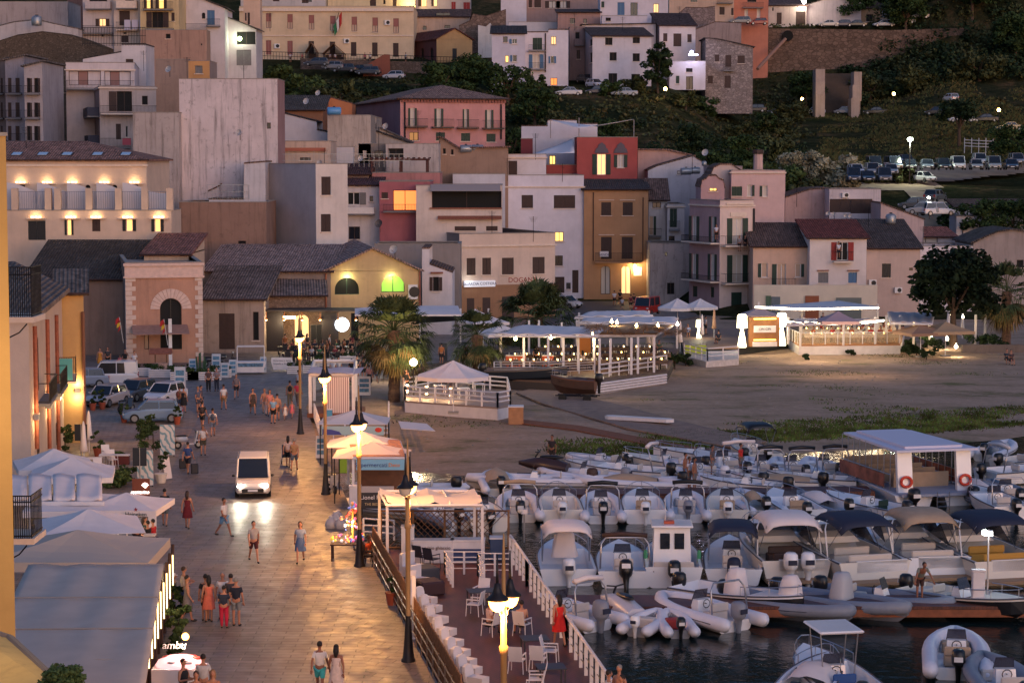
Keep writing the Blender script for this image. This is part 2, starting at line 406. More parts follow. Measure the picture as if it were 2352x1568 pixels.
 def fin(s,roof='flat',rise=2.5,rcol=(126,92,78),rmoss=.4,over=.35,parapet=.6,prof=None,profcrop=None,cornice=0,rc2=None,gut=True):
  W_,D_,H=s.W,s.D,s.H;mb=MB();rm=rooftile(rcol,rc2,rmoss)if roof!='flat' or prof else CONC
  top=H
  if prof:
   pr=[s.loc('F',x,y,profcrop)for x,y in prof];pr[0]=(0,pr[0][1]);pr[-1]=(W_,pr[-1][1])
   top=min(z for a,z in pr)-.01
   for o in s.open['F']:top=max(top,0)
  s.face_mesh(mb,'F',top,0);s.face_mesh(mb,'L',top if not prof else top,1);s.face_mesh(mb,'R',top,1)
  mb.face([(0,D_,0),(0,D_,top),(W_,D_,top),(W_,D_,0)],0)
  rb=MB()
  if prof:
   for y in(0,D_):
    pts=[(0,y,top)]+[(a,y,z)for a,z in pr]+[(W_,y,top)]
    mb.face(pts if y else pts[::-1],0)
   mb.face([(0,0,top),(0,D_,top),(0,D_,pr[0][1]),(0,0,pr[0][1])],1)
   mb.face([(W_,0,top),(W_,D_,top),(W_,D_,pr[-1][1]),(W_,0,pr[-1][1])],1)
   for(a,z),(b,q)in zip(pr,pr[1:]):
    if b-a<.05:continue
    rb.slab([(a-(over if a==0 else 0),-over,z+.14),(b+(over if b>=W_-.01 else 0),-over,q+.14),(b+(over if b>=W_-.01 else 0),D_,q+.14),(a-(over if a==0 else 0),D_,z+.14)],.16)
  elif roof=='flat':
   for(x0,y0,x1,y1)in((0,0,W_,.25),(0,D_-.25,W_,D_),(0,.25,.25,D_-.25),(W_-.25,.25,W_,D_-.25)):
    rb.box(x0-.04,y0-.04,H,x1+.04,y1+.04,H+.08)
   mb.face([(0,.25,H),(0,.25,H-parapet),(W_,.25,H-parapet),(W_,.25,H)],0)
   rb.face([(0,0,H-parapet),(W_,0,H-parapet),(W_,D_,H-parapet),(0,D_,H-parapet)])
  elif roof in('gable','gableF','hip','mono','monoL','monoR'):
   o=over;e=H
   if roof=='gable':
    rb.slab([(-o,-o,e),(W_+o,-o,e),(W_+o,D_/2,e+rise),(-o,D_/2,e+rise)],.18);rb.slab([(W_+o,D_+o,e),(-o,D_+o,e),(-o,D_/2,e+rise),(W_+o,D_/2,e+rise)],.18)
    for x in(0,W_):mb.face([(x,0,e-.1),(x,D_,e-.1),(x,D_/2,e+rise-.1)],1)
   elif roof=='gableF':
    rb.slab([(-o,-o,e),(W_/2,-o,e+rise),(W_/2,D_+o,e+rise),(-o,D_+o,e)],.18);rb.slab([(W_/2,-o,e+rise),(W_+o,-o,e),(W_+o,D_+o,e),(W_/2,D_+o,e+rise)],.18)
    for y in(0,D_):mb.face([(0,y,e-.1),(W_,y,e-.1),(W_/2,y,e+rise-.1)],0)
   elif roof=='hip':
    k=min(W_,D_)/2
    r0,r1=((k,D_/2),(W_-k,D_/2))if W_>D_ else((W_/2,k),(W_/2,D_-k))
    A,B_,C_,D4=(-o,-o,e),(W_+o,-o,e),(W_+o,D_+o,e),(-o,D_+o,e);p,q=(*r0,e+rise),(*r1,e+rise)
    if W_>D_:fs=[(A,B_,q,p),(B_,C_,q),(C_,D4,p,q),(D4,A,p)]
    else:fs=[(A,B_,p),(B_,C_,q,p),(C_,D4,q),(D4,A,p,q)]
    for f in fs:rb.slab(f,.18)
   elif roof=='mono':
    rb.slab([(-o,-o,e),(W_+o,-o,e),(W_+o,D_,e+rise),(-o,D_,e+rise)],.18)
    for x in(0,W_):mb.face([(x,0,e-.1),(x,D_,e-.1),(x,D_,e+rise-.1)],1)
    mb.face([(0,D_,e-.1),(W_,D_,e-.1),(W_,D_,e+rise-.1),(0,D_,e+rise-.1)],0)
   if gut and roof in('gable','hip','mono'):
    g=MB();g.tube([(-o,-o-.07,e-.06),(W_+o,-o-.07,e-.06)],.08,5);g.mk('gutter',BROWNW,s.root)
  mb.mk('wall',[s.mat,s.smat],s.root)
  rb.mk('roof',rm,s.root)
  if cornice:
   c=MB();s.bx(c,'F',-.15,W_+.15,.003,.18,H-cornice-.16,H-cornice);s.bx(c,'L',0,D_,.003,.18,H-cornice-.16,H-cornice);c.mk('cornice',TRIM,s.root)
  for it in s.items:s.opening(*it)
  return s
 def opening(s,face,a0,a1,z0,z1,kind,sh,pane,open_,arch,sill,frame,dep):
  w_,h=a1-a0,z1-z0
  nm='door' if kind=='door' else 'window'
  fb=MB();t=min(.07,w_*.12);fr=frame or(BROWNW if sh in(None,'b')else WHT)
  for q in((a0,a0+t,z0,z1),(a1-t,a1,z0,z1),(a0+t,a1-t,z0,z0+t),(a0+t,a1-t,z1-t,z1)):s.bx(fb,face,q[0],q[1],-dep-.06,-dep+.03,q[2],q[3])
  if w_>.8:s.bx(fb,face,(a0+a1)/2-t/2,(a0+a1)/2+t/2,-dep-.05,-dep+.025,z0+t,z1-t)
  f=fb.mk(nm,fr,s.root)
  pb=MB();s.bx(pb,face,a0,a1,-dep-.12,-dep-.03,z0,z1);pb.mk('pane' if kind!='solid' else 'panel',PANES[pane],f)
  if sill and kind=='win':
   sb=MB();s.bx(sb,face,a0-.12,a1+.12,.003,.14,z0-.1,z0-.02);sb.mk('sill',TRIM,f)
  if sh:
   m=SHUT[sh];b=MB();hw=w_/2
   def leaf(x0,x1,n0,n1):
    s.bx(b,face,x0,x1,n0,n1,z0+.03,z1-.03)
    k=max(3,int(h/.22))
    for i in range(k):
     zz=z0+.1+(h-.2)*i/k;s.bx(b,face,x0+.06,x1-.06,n1,n1+.02,zz,zz+(h-.2)/k*.55)
   if open_ is None:
    leaf(a0+.02,a0+hw-.01,-.13,-.08);b.mk('shutter',m,f);b=MB();leaf(a0+hw+.01,a1-.02,-.13,-.08);b.mk('shutter',m,f)
   elif open_=='roll':
    s.bx(b,face,a0+.02,a1-.02,-.14,-.1,z0+h*.45,z1-.02)
    for i in range(6):s.bx(b,face,a0+.04,a1-.04,-.1,-.085,z0+h*(.47+.085*i),z0+h*(.5+.085*i))
    b.mk('shutter',m,f)
   else:
    for c_,x_ in(('l',a0-hw-.02),('r',a1+.02)):
     if c_ in open_:b=MB();leaf(x_,x_+hw,.01,.06);b.mk('shutter',m,f)
 def bal(s,face,r,out=1.0,rail=IRON,slab=None,solid=False,bars=True,h=None):
  a0,a1,z0,z1=s.rect(face,r)if len(r)==4 else r
  L=s.W if face=='F' else s.D
  if slab is None:slab=GREYW
  b=MB();s.bx(b,face,a0,a1,.003,out,z0-.16,z0)
  o=b.mk('balcony',slab,s.root);rb=MB();H_=min(1.05,z1-z0)if h is None else h
  if solid:
   s.bx(rb,face,a0,a1,out-.12,out-.003,z0+.002,z0+H_);s.bx(rb,face,a0,a0+.12,.01,out-.13,z0+.002,z0+H_);s.bx(rb,face,a1-.12,a1,.01,out-.13,z0+.002,z0+H_)
   rb.mk('parapet',rail,o)
  else:
   for z in(z0+.08,z0+H_):s.bx(rb,face,a0,a1,out-.06,out-.02,z-.02,z+.02);s.bx(rb,face,a0,a0+.04,.01,out-.06,z-.02,z+.02);s.bx(rb,face,a1-.04,a1,.01,out-.06,z-.02,z+.02)
   n=max(3,int((a1-a0)/.16))
   for i in range(n+1):
    a=a0+.02+(a1-a0-.04)*i/n;s.bx(rb,face,a-.011,a+.011,out-.05,out-.028,z0+.08,z0+H_)
   rb.mk('railing',rail,o)
  return s
 def pipe(s,face,x,y0,y1,m=None,r=.06):
  a,z0=s.loc(face,x,y0);a2,z1=s.loc(face,x,y1)
  b=MB();b.tube([s.P(face,a,.1,z0),s.P(face,a,.1,z1)],r,6);b.mk('drainpipe',m or BROWNW,s.root);return s
 def ac(s,face,x,y,w_=.8,h=.6):
  a,z=s.loc(face,x,y);b=MB();s.bx(b,face,a-w_/2,a+w_/2,.02,.35,z-h/2,z+h/2);o=b.mk('air_conditioner',WHT,s.root)
  b=MB();b.tube([s.P(face,a+w_*.12,.35,z),s.P(face,a+w_*.12,.37,z)],h*.38,12);b.mk('fan_grille',DARK,o);return s
 def strip(s,face,r,m=None,out=.15,name='cornice'):
  a0,a1,z0,z1=s.rect(face,r);b=MB();s.bx(b,face,a0-.05,a1+.05,.003,out,z0,z1);b.mk(name,m or TRIM,s.root);return s
 def awn(s,face,r,out=1.2,m=None,drop=.5,name='awning'):
  a0,a1,z0,z1=s.rect(face,r);b=MB()
  b.slab([s.P(face,a0,.02,z1),s.P(face,a1,.02,z1),s.P(face,a1,out,z0),s.P(face,a0,out,z0)],.05);b.mk(name,m or TILEE,s.root);return s
def text(body,loc,size,m,rz=0,rx=pi/2,parent=None,name='lettering',ext=.01,align='CENTER',shear=0):
 c=bpy.data.curves.new(name,'FONT');c.body=body;c.size=size;c.extrude=ext;c.align_x=align;c.align_y='CENTER';c.resolution_u=3;c.shear=shear
 o=bpy.data.objects.new(name,c);COL.objects.link(o)
 dg=bpy.context.evaluated_depsgraph_get();me=bpy.data.meshes.new_from_object(o.evaluated_get(dg));bpy.data.objects.remove(o)
 me.materials.clear();me.materials.append(m);o=bpy.data.objects.new(name,me);COL.objects.link(o)
 o.location=loc;o.rotation_euler=(rx,0,rz)
 if parent is not None:o.parent=parent
 return o
H=House
def dish(px,py,Y,label,r=.45,m=None):
 r*=.5
 p=aty(px,py,Y);t=em('satellite_dish',p,-.5,label,'satellite dish','satellite dishes on the roofs')
 b=MB();b.lathe([(0,0),(r*.5,.03),(r*.85,.11),(r,.18)],12);o=b.mk('reflector',m or mat((190,185,185),.6),t,True);o.rotation_euler=(R(70),0,0);o.location=(0,0,.2)
 b=MB();b.tube([(0,.15,.2),(0,.15,-r*1.6)],.035,5);b.mk('mast',IRON,t);b=MB();b.tube([(0,0,0),(0,-.5,.2)],.02,4);b.mk('arm',IRON,t)
 # ---  near the water, left to right
h=H('hotel','cream hotel wing with wall lamps and rounded white balcony dividers','V',-330,480,338,210,5,0,D=14,col=(222,186,160),dirt=.08,cat='hotel')
h.H=aty(14,366,210).z-5;B='B0';h.crop=B
h.w('F',(150,88,228,312),(388,88,462,305),(610,88,684,195),(900,88,972,190),(1170,88,1240,195),sh='b',kind='door',pane='x');h.w('F',(764,88,812,214),(1004,88,1052,214),arch=True,pane='x',sill=False)
h.fin('hip',1.8,(160,108,90),.1,cornice=.5)
for x in(186,425,650,936,1205):
 a,z=h.loc('F',x,70);b=MB();h.bx(b,'F',a-.9,a+.9,.003,.3,z-.12,z-.04);o=b.mk('lamp_shelf',TRIM,h.root);b=MB()
 for k in(-.35,0,.35):h.bx(b,'F',a+k-.1,a+k+.1,.08,.2,z+.0,z+.13)
 b.mk('lamp',WARM2,o)
 lamp('lamp_light',h.P('F',a,.45,z+.35),9,(1,.72,.4),.2,h.root)
for i,x in enumerate((65,300,520,795,1050)):
 b=MB();p=cv('A0',x,1400);q=[h.loc('F',x+d,y,'A0')for d,y in((0,1365),(90,1365),(125,1405),(30,1405))]
 rb=MB();a0=q[0][0];y0,y1=1.0,2.3;zf=lambda y:h.H+1.8*(y+.35)/(min(h.W,h.D)/2+.35)+.05
 rb.slab([(a0,y0,zf(y0)),(a0+1.1,y0,zf(y0)),(a0+1.1,y1,zf(y1)),(a0,y1,zf(y1))],.08);o=rb.mk('skylight',BROWNW,h.root)
 rb=MB();rb.slab([(a0+.12,y0+.12,zf(y0+.12)+.03),(a0+.98,y0+.12,zf(y0+.12)+.03),(a0+.98,y1-.12,zf(y1-.12)+.03),(a0+.12,y1-.12,zf(y1-.12)+.03)],.03);rb.mk('pane',mat((170,185,200),.1),o)
g=H('hotel_terrace','lower cream hotel block with railed terrace and lit door canopies','B0',40,320,1535,204,3,0,D=6,col=(222,186,160),dirt=.08,cat='hotel')
g.w('F',(250,408,410,585),pane='x',sh='k',open_=None,kind='door');g.w('F',(600,400,640,540),(1130,395,1190,505),(1385,392,1440,510),pane='L',sh='k',open_='lr',kind='door');g.w('F',(824,398,900,505),sh='b',kind='door')
g.fin(parapet=.05)
for x in(325,637,862,1145,1425):
 a,z=g.loc('F',x,382);b=MB();g.bx(b,'F',a-.9,a+.9,.003,.3,z-.12,z-.04);o=b.mk('lamp_shelf',TRIM,g.root);b=MB()
 for k in(-.35,0,.35):g.bx(b,'F',a+k-.12,a+k+.12,.08,.2,z+.0,z+.13)
 b.mk('lamp',WARM2,o);lamp('lamp_light',g.P('F',a,.45,z+.35),9,(1,.72,.4),.2,g.root)
for x in(130,430,515,795,1060,1295,1520):
 a,z=g.loc('F',x,320);b=MB();g.bx(b,'F',a-.3,a+.3,-.6,-.01,g.H,g.H+2.1);b.mk('pillar',g.mat,g.root)
b=MB();
for x0,x1 in((130,415),(540,780),(820,1040),(1075,1280),(1310,1500)):
 a0=g.loc('F',x0,320)[0];a1=g.loc('F',x1,320)[0]
 for z in(.15,1.75):g.bx(b,'F',a0,a1,-.32,-.28,g.H+z,g.H+z+.05)
 n=int((a1-a0)/.2)
 for i in range(n):a=a0+(a1-a0)*i/n;g.bx(b,'F',a,a+.03,-.31,-.29,g.H+.15,g.H+1.75)
b.mk('railing',mat((120,124,140),.5),g.root)
for x in(40,310,580,845,1080):
 a0=g.loc('F',x,320)[0];b=MB();n=10;top=[(a0+i*.42,2.6-1.0*(1-cos(min(1,i/n*1.2)*pi))/2)for i in range(n+1)]
 b.slab([(a0,1.2,g.H+.02)]+[(a,1.2+(a-a0)*.25,g.H+z)for a,z in top][::1]+[(top[-1][0],1.2+4.2*.25,g.H+.02)],.15,0,(0,1,0));b.mk('divider',mat((196,192,200),.8),g.root)
h=H('windowless_block','tall streaked white block with one tiny window and pinkish flank','V',411,182,637,236,2,0,xl=386,col=(218,198,200),dirt=.85,cat='building');h.w('F',(613,282,622,296),sill=False)
h.side=None;h.smat=wall((178,128,126),.3);h.fin()
h=H('stained_annex','lower wall block covered in black damp stains','V',305,259,410,234,2,0,D=14,col=(186,168,164),dirt=.85,cat='building');h.fin()
h=H('stained_wall_house','long low brown block with water stained rim below the white gabled tower','V',412,505,612,222,2,0,D=9,col=(158,118,102),dirt=.6,cat='building')
h.H=aty(412,465,222).z-2;h.w('F',(547,553,565,560),sill=False);h.fin()
h=H('stair_house','small white rooftop room with lit window and roof terrace railing','V',480,458,610,230,2,0,D=8,col=(205,198,205),cat='house');h.w('F',(492,445+32,518,489),pane='L',sill=False)
h.fin(prof=[(480,458),(560,458),(561,376),(610,372)],over=.05)
b=MB();p=aty(480,458,229.9)
for i in range(9):b.box(p.x-.2+i*.55,p.y,p.z,p.x-.17+i*.55,p.y+.04,p.z+1.5)
for z in(.1,.8,1.5):b.box(p.x-.2,p.y,p.z+z,p.x+4.2,p.y+.04,p.z+z+.04)
b.mk('railing',STEEL,h.root).matrix_parent_inverse=Matrix.Translation(-h.O)
h=H('tall_white_house','tall white house with blank flank painted shade grey and two shuttered windows','V',725,377,798,226,0,38,xl=606,col=(222,204,196),side=(176,168,178),dirt=.12)  # flank grey puts the left face's shade into its colour
h.w('F',(738,406,760,448),(737,492,760,532),sh='b',pane='l');h.fin()
h=H('shaded_gable_wall','broad gable wall coloured in shade grey falling away to the left of the white tower','V',480,440,612,236,1,4,D=14,col=(186,178,190),dirt=.1,cat='house');h.fin(prof=[(480,440),(500,430),(588,368),(612,372)],over=.1)  # grey carries the shade of the tower's left face in its colour
h=H('white_balcony_house','narrow white house with balustrade balcony and tiled eave','B1',735,85,1105,240,1,0,D=10,col=(214,206,212))
h.w('F',(820,155,930,268),sh='y',open_='r',kind='door',pane='x');h.w('F',(1018,188,1050,238),(830,462,932,575),pane='k',sh=None);h.bal('F',(828,290,1065,345),solid=True,rail=WHT);h.fin('mono',1.1,(110,64,62),.3)
h=H('pink_terrace_house','rose pink house with lit balcony door below a wooden roof pergola','B1',1105,60,1565,238,1,0,D=9,col=(190,96,106),dirt=.2)
h.w('F',(1228,135,1442,318),pane='o',kind='door');h.w('F',(1125,155,1182,210),sh='b');h.bal('F',(1145,262,1530,322),.9);h.fin()
h=H('pergola_roof_house','pink upper storey carrying a brown timber pergola','A1',1040,1560,1650,247,4,0,D=8,col=(196,120,118),dirt=.4)
h.H=aty(*cv('A1',1040,1550),247).z-4;h.fin(parapet=.1)
b=MB();a0=h.loc('F',1020,1430,'A1');a1=h.loc('F',1545,1430,'A1')
for y in(0,2,4):b.box(a0[0],y,a0[1]-.12,a1[0],y+.15,a0[1]+.1)
for i in range(12):x=a0[0]+(a1[0]-a0[0])*i/11;b.box(x,-.4,a0[1]+.1,x+.12,4.6,a0[1]+.24)
for x in(a0[0]+.1,(a0[0]+a1[0])/2,a1[0]-.3):
 for y in(0,4):b.box(x,y,h.H,x+.2,y+.2,a0[1])
b.mk('pergola',mat((84,44,38),.7,var=.2),h.root)
h=H('cream_veranda_house','long pale house with deep shaded veranda under a flat canopy','B1',1435,325,2205,236,0,0,D=10,col=(222,198,186),dirt=.15)
h.H=aty(*cv('B1',1565,95),236).z
h.w('F',(1575,140,2200,300),pane='x',sill=False,dep=.35);h.w('F',(1780,460,1970,500),pane='w',sh='b',open_=None);h.w('F',(2062,458,2165,500),sh='b')
h.awn('F',(1630,365,2210,392),.6);h.strip('F',(1560,292,2205,304),TILEE,.2,'tile_course');h.awn('F',(1565,85,2190,140),1.0,mat((150,140,140),.7));h.fin()
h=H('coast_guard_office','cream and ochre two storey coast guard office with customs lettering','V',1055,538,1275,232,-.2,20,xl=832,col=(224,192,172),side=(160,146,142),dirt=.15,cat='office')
h.crop='B1';h.w('F',(1888,745,1968,895),(2028,742,2106,892),(2204,742,2310,890),sh='b');h.crop='B2';h.w('F',(184,735,292,882),sh='b')
h.crop='B1';h.w('F',(1888,1104,1955,1250),(2028,1098,2098,1250),(2204,1090,2310,1260),kind='door',pane='x')
h.fin(cornice=1.2)
a0,z1=h.loc('F',1820,990);b=MB();h.bx(b,'F',0,h.W,.003,.05,.1,z1);
o=b.mk('plinth',wall((176,122,84),.25),h.root)
for x0,y0,x1,y1 in((1888,1104,1955,1250),(2028,1098,2098,1250),(2204,1090,2310,1260)):
 c0,c1,d0,d1=h.rect('F',(x0,y0,x1,y1));b=MB();h.bx(b,'F',c0,c1,.052,.07,.1,d1);b.mk('door_leaf',BROWNS,h.root)
c0,c1,d0,d1=h.rect('F',(1860,948,2138,998));b=MB();h.bx(b,'F',c0,c1,.05,.25,d0,d1);o=b.mk('sign',glow((205,205,215),.25),h.root)
text('GUARDIA COSTIERA',((c0+c1)/2,-.27,(d0+d1)/2),(d1-d0)*.62,mat((50,60,110)),parent=o);lamp('sign_light',(c0+.4,-.8,d1+.1),12,(.9,1,.95),.1,h.root)
q,zz=h.loc('F',*[(1176+95*.2563-588)/.2563,940]);text('DOGANA',(q,-.02,zz),.75,mat((150,50,45)),parent=h.root)
h=H('white_apartment_house','large plain white house with flat roof and few shuttered windows','V',1155,403,1341,262,-.2,3,D=14,col=(222,214,228),dirt=.08)
h.crop='B2';h.w('F',(86,180,188,296),(375,182,566,298),sh='b');h.w('F',(385,510,462,595),pane='L');h.w('F',(383,722,455,812),(486,965,526,1022));h.w('F',(540,852,596,1055),kind='door',sh='b');h.w('F',(384,912,470,1055),kind='door',sh='b');h.fin(cornice=1.3)
h=H('white_roof_storey','white set back roof storey with ladder and two brown doors','A1',1915,1385,2600,266,6,0,xl=1762,col=(218,206,212),dirt=.1)
h.w('F',(2045,1442,2112,1565),(2262,1442,2340,1565),kind='door',sh='b');h.fin(cornice=.3)
h=H('low_white_wall_block','low white terrace block stepping up beside the roof storey','V',1040,400,1160,258,4,0,D=6,col=(205,202,214),dirt=.1,cat='building');h.fin(parapet=.1)
h=H('ochre_house','narrow ochre three storey house with arched doors and iron balcony','B2',645,125,1222,262,-.1,0,D=11,col=(200,140,92),dirt=.12)
h.w('F',(800,245,888,362),(993,245,1082,362),sh='b');h.w('F',(798,555,893,752),(984,555,1082,752),sh='b',kind='door');h.w('F',(795,815,880,1068),arch=True,kind='door',pane='w');h.w('F',(978,815,1065,1065),arch=True,kind='door',pane='l')
h.strip('F',(780,222,912,228));h.strip('F',(970,222,1100,228));h.strip('F',(780,533,912,539));h.strip('F',(970,533,1100,539));h.bal('F',(745,675,1160,775),1.0,slab=h.mat);h.pipe('F',730,155,770);h.pipe('F',1175,200,770);h.fin('mono',1.1,(90,74,70),.6)
c0,c1,d0,d1=h.rect('F',(785,680,862,728));b=MB();h.bx(b,'F',c0,c1,1.02,1.06,d0,d1);o=b.mk('sale_sign',WHT,h.root);text('VENDE',((c0+c1)/2,-1.08,(d0+d1)/2-.1),.38,mat((40,50,110)),parent=o)
a,z=h.loc('F',1100,810);b=MB();b.ball(h.P('F',a,.35,z),.16);b.mk('lamp',glow((255,215,120),15),h.root);lamp('lamp_light',h.P('F',a,.6,z-.2),150,(1,.75,.35),.2,h.root)
c0,c1,d0,d1=h.rect('F',(1090,825,1162,902));b=MB();h.bx(b,'F',c0,c1,.01,.06,d0,d1);b.mk('notice_board',WHT,h.root)
h=H('narrow_white_house','narrow whitewashed house with street lamp and small iron balcony','B2',1225,222,1392,266,0,0,D=9,col=(205,200,208),dirt=.3)
h.w('F',(1258,245,1335,295));h.w('F',(1225,368,1268,540),pane='p',kind='door',sh='g',open_='r');h.bal('F',(1225,478,1335,548),.8);h.fin('gable',2.6,(130,96,84),.4)
h=H('white_cornice_house','slim white house with carved cornice beside the pink palazzo','B2',1392,262,1545,263,0,0,D=9,col=(208,198,202),dirt=.3)
h.w('F',(1415,300,1478,470),sh='g',kind='door');h.bal('F',(1405,410,1500,490),.8);h.w('F',(1405,545,1458,600));h.fin(cornice=.2)
h=H('ruined_plaster_house','peeling plaster ground floor wall with faded sign','B2',1235,612,1590,256,-.1,0,D=6,col=(196,176,172),dirt=.75,cat='building')
h.w('F',(1390,965,1455,1068),pane='x',sill=False);h.w('F',(1372,690,1392,725),sill=False);h.fin()
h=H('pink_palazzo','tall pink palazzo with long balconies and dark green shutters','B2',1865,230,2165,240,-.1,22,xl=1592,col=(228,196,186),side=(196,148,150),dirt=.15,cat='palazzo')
h.w('F',(1975,385,2065,618),(1975,715,2065,960),pane='w',sh='g',open_='lr',kind='door');h.w('F',(1965,1050,2060,1240),sh='g',kind='door')
h.w('L',(1612,700,1650,935),(1778,705,1815,945),(1612,365,1655,600),(1785,370,1815,610),pane='w',sh='g',open_='lr',kind='door');h.w('L',(1618,990,1660,1095),(1778,1000,1810,1100),sh='g',kind='door')
h.bal('F',(1870,545,2150,625),1.2,slab=TRIM);h.bal('F',(1870,880,2150,960),1.2,slab=TRIM);h.bal('L',(1590,535,1860,608),1.1,slab=TRIM);h.bal('L',(1590,875,1860,955),1.1,slab=TRIM)
h.strip('F',(1920,250,2165,262));h.strip('F',(1960,335,2095,372),out=.1,name='pediment');h.pipe('F',2165,300,1060,r=.12,m=DARK);h.fin(cornice=.5)
h2=H('pink_upper_house','pale pink set back block with green shuttered windows at its top','V',1680,392,1803,250,2,0,D=12,col=(224,180,176),dirt=.1)
h2 .crop='B2';h2 .w('F',(1968,102,2062,190),sh='g');h2 .w('F',(2108,88,2150,192),pane='w',sh='g',open_='r');h2 .w('F',(2245,95,2290,195),pane='w',sh='g',open_='l');h2 .fin(cornice=.15)
h=H('gabled_roof_room','small pink roof room with curved gable and lit window','B2',1693,110,1905,246,2,0,D=7,col=(196,148,150),dirt=.15)
h.w('F',(1770,42,1838,145),pane='L');h.fin(prof=[(1693,110),(1705,50),(1740,35),(1760,8),(1830,5),(1855,35),(1895,50),(1905,120)],over=.08)
h=H('roof_terrace_block','cream block with rounded gable behind the pink palazzo','V',1632,385,1700,252,3,0,D=8,col=(214,184,176));h.fin(prof=[(1632,405),(1640,385),(1655,378),(1680,378),(1700,392)],over=.1)
h=H('peach_house','low peach house with green shutters and loggia roof','V',1730,565,1860,236,-.1,0,D=9,col=(224,176,150),dirt=.12)
h.crop='B3';h.w('F',(80,795,160,1010),pane='p',sh='g',open_='l',kind='door');h.w('F',(245,795,295,915),pane='p',sh='g',open_='r');h.bal('F',(25,915,240,1010),.9);h.crop='B2';h.w('F',(2235,790,2290,918),pane='p',sh='g',open_='l');h.fin('mono',2.3,(120,88,76),.55)
h=H('red_shutter_house','white house with tiny red shuttered balcony under brick red roof','B3',375,558,885,234,-.1,0,xl=None,D=10,col=(226,208,204),dirt=.08)
h.w('F',(618,600,715,765),pane='x',sh='r',open_='lr',kind='door');h.w('F',(450,872,540,968),sh='y');h.w('F',(720,872,796,968),sh='u');h.bal('F',(585,685,755,770),.9,slab=TRIM)
h.strip('F',(445,850,540,858),TILEE,.3,'tile_course');h.strip('F',(715,850,812,858),TILEE,.3,'tile_course');h.fin('mono',1.7,(140,62,50),.15)
h=H('brown_plaster_house','plain pinkish brown house with closed dark shutter and dark tiled roof','B3',885,652,1362,236,-.1,0,D=12,col=(206,172,158),dirt=.15)
h.w('F',(1022,792,1100,920),sh='k');h.w('F',(1264,830,1298,856),sill=False);h.ac('F',935,965,.8,.7);h.ac('F',1165,1030);h.fin('mono',2.8,(96,80,74),.5)
h=H('white_corner_house','white house behind the big dark tree','B3',1365,640,1835,238,-.1,0,D=10,col=(220,208,218),dirt=.08)
h.w('F',(1515,745,1590,860),sh='b');h.fin()
h=H('red_roof_shed','shed with curtained front and salmon tiled roof','B3',1240,548,1680,252,2,0,D=7,col=(196,182,186),dirt=.2,cat='shed');h.w('F',(1310,552,1520,632),pane='w',sill=False);h.fin('mono',.9,(176,96,78),.1)
h=H('grey_pink_wall_house','long pink grey house with sloped wall and damp patches','B3',155,300,550,262,3,0,D=10,col=(200,160,156),dirt=.4);h.fin(prof=[(155,205),(380,130),(550,120)],over=.1)
h=H('white_stained_house','white streaked block with slatted lower front and air conditioner','B3',550,128,1012,258,2,0,D=8,col=(205,192,200),dirt=.5)
h.w('F',(552,215,740,335),(740,215,935,345),pane='x',sill=False,sh='b');h.ac('F',693,180);h.fin()
h=H('sloping_wall_house','pinkish house end with wall sloping down to the right','B3',1012,250,1400,250,2,0,D=7,col=(198,168,166),dirt=.3);h.fin(prof=[(1012,250),(1400,400)],over=.1)
h=H('tiled_white_house','white house with tiled terrace room near the car park track','B3',1690,372,2400,262,2,0,xl=1625,col=(218,206,208),side=(190,184,192),dirt=.15)
h.w('F',(1855,510,1950,575),sh='b');h.pipe('F',1745,440,600);h.fin()
h=H('terrace_room','small white roof room with parasol beneath old tiles','B3',1690,285,2400,268,3,0,D=6,col=(212,202,206));h.w('F',(1730,295,1760,355),sill=False);h.w('F',(1975,290,2290,372),pane='x',sill=False);h.fin('mono',.9,(100,72,64),.4)
h=H('right_edge_house','weathered house with low mossy roof at the right edge','B3',1840,640,2400,240,-.1,0,D=10,col=(168,148,142),dirt=.4);h.w('F',(2230,760,2290,830),pane='x');h.fin(prof=[(1840,612),(2050,510),(2200,490),(2400,520)],rcol=(100,84,78))
h=H('gabled_bar_house','ochre gabled warehouse bar with two glowing arched windows','V',747,625,965,203,-.1,9,D=11,col=(214,170,112),dirt=.2,cat='building')
h.H=aty(747,622,203).z+.1;h.D=20;h.crop='B1'
h.w('F',(705,920,925,1070),arch=True,pane='x',sill=False,dep=.36,frame=GREENW);h.w('F',(1122,903,1335,1050),arch=True,pane='G',sill=False,dep=.36,frame=GREENW)
h.w('F',(640,1245,735,1540),arch=True,pane='l',kind='door');h.w('F',(850,1235,920,1540),pane='x',kind='door')
h.ac('F',1405,1045,.85,1.35);h.pipe('F',625,880,1500,TILEE,.1);h.pipe('F',1465,860,1200,TILEE,.1);h.fin('gableF',aty(860,568,203).z-aty(860,622,203).z,(176,136,122),.25)
for x in(815,1210):a,z=h.loc('F',x,960);lamp('window_light',h.P('F',a,.3,z+.4),40,(.95,.95,.45),.15,h.root)
h=H('long_tiled_warehouse','long warehouse wing under a broad brown tiled roof','V',470,652,760,203,-.1,0,D=15,col=(150,128,118),dirt=.3,cat='building')
h.H=aty(600,622,203).z+.1;h.fin('mono',1.9,(176,136,122),.25)
h=H('stone_bar_house','low stone block building with moss covered tile roof and posters','V',605,678,745,196,-.1,6,D=12,col=(160,124,102),dirt=.5,stone=2.2,cat='building')
h.crop='B1';h.w('F',(130,1345,200,1540),sh='k',kind='door');h.w('F',(340,1250,480,1560),arch=True,pane='l',kind='door');h.w('F',(490,1340,590,1540),sh='k',kind='door');h.fin('mono',1.9,(150,120,108),.5)
h=H('rounded_stone_house','worn plaster house with bricked up doorway and mossy hipped roof','V',462,686,606,192,-.1,0,D=13,col=(178,150,134),dirt=.7,cat='building')
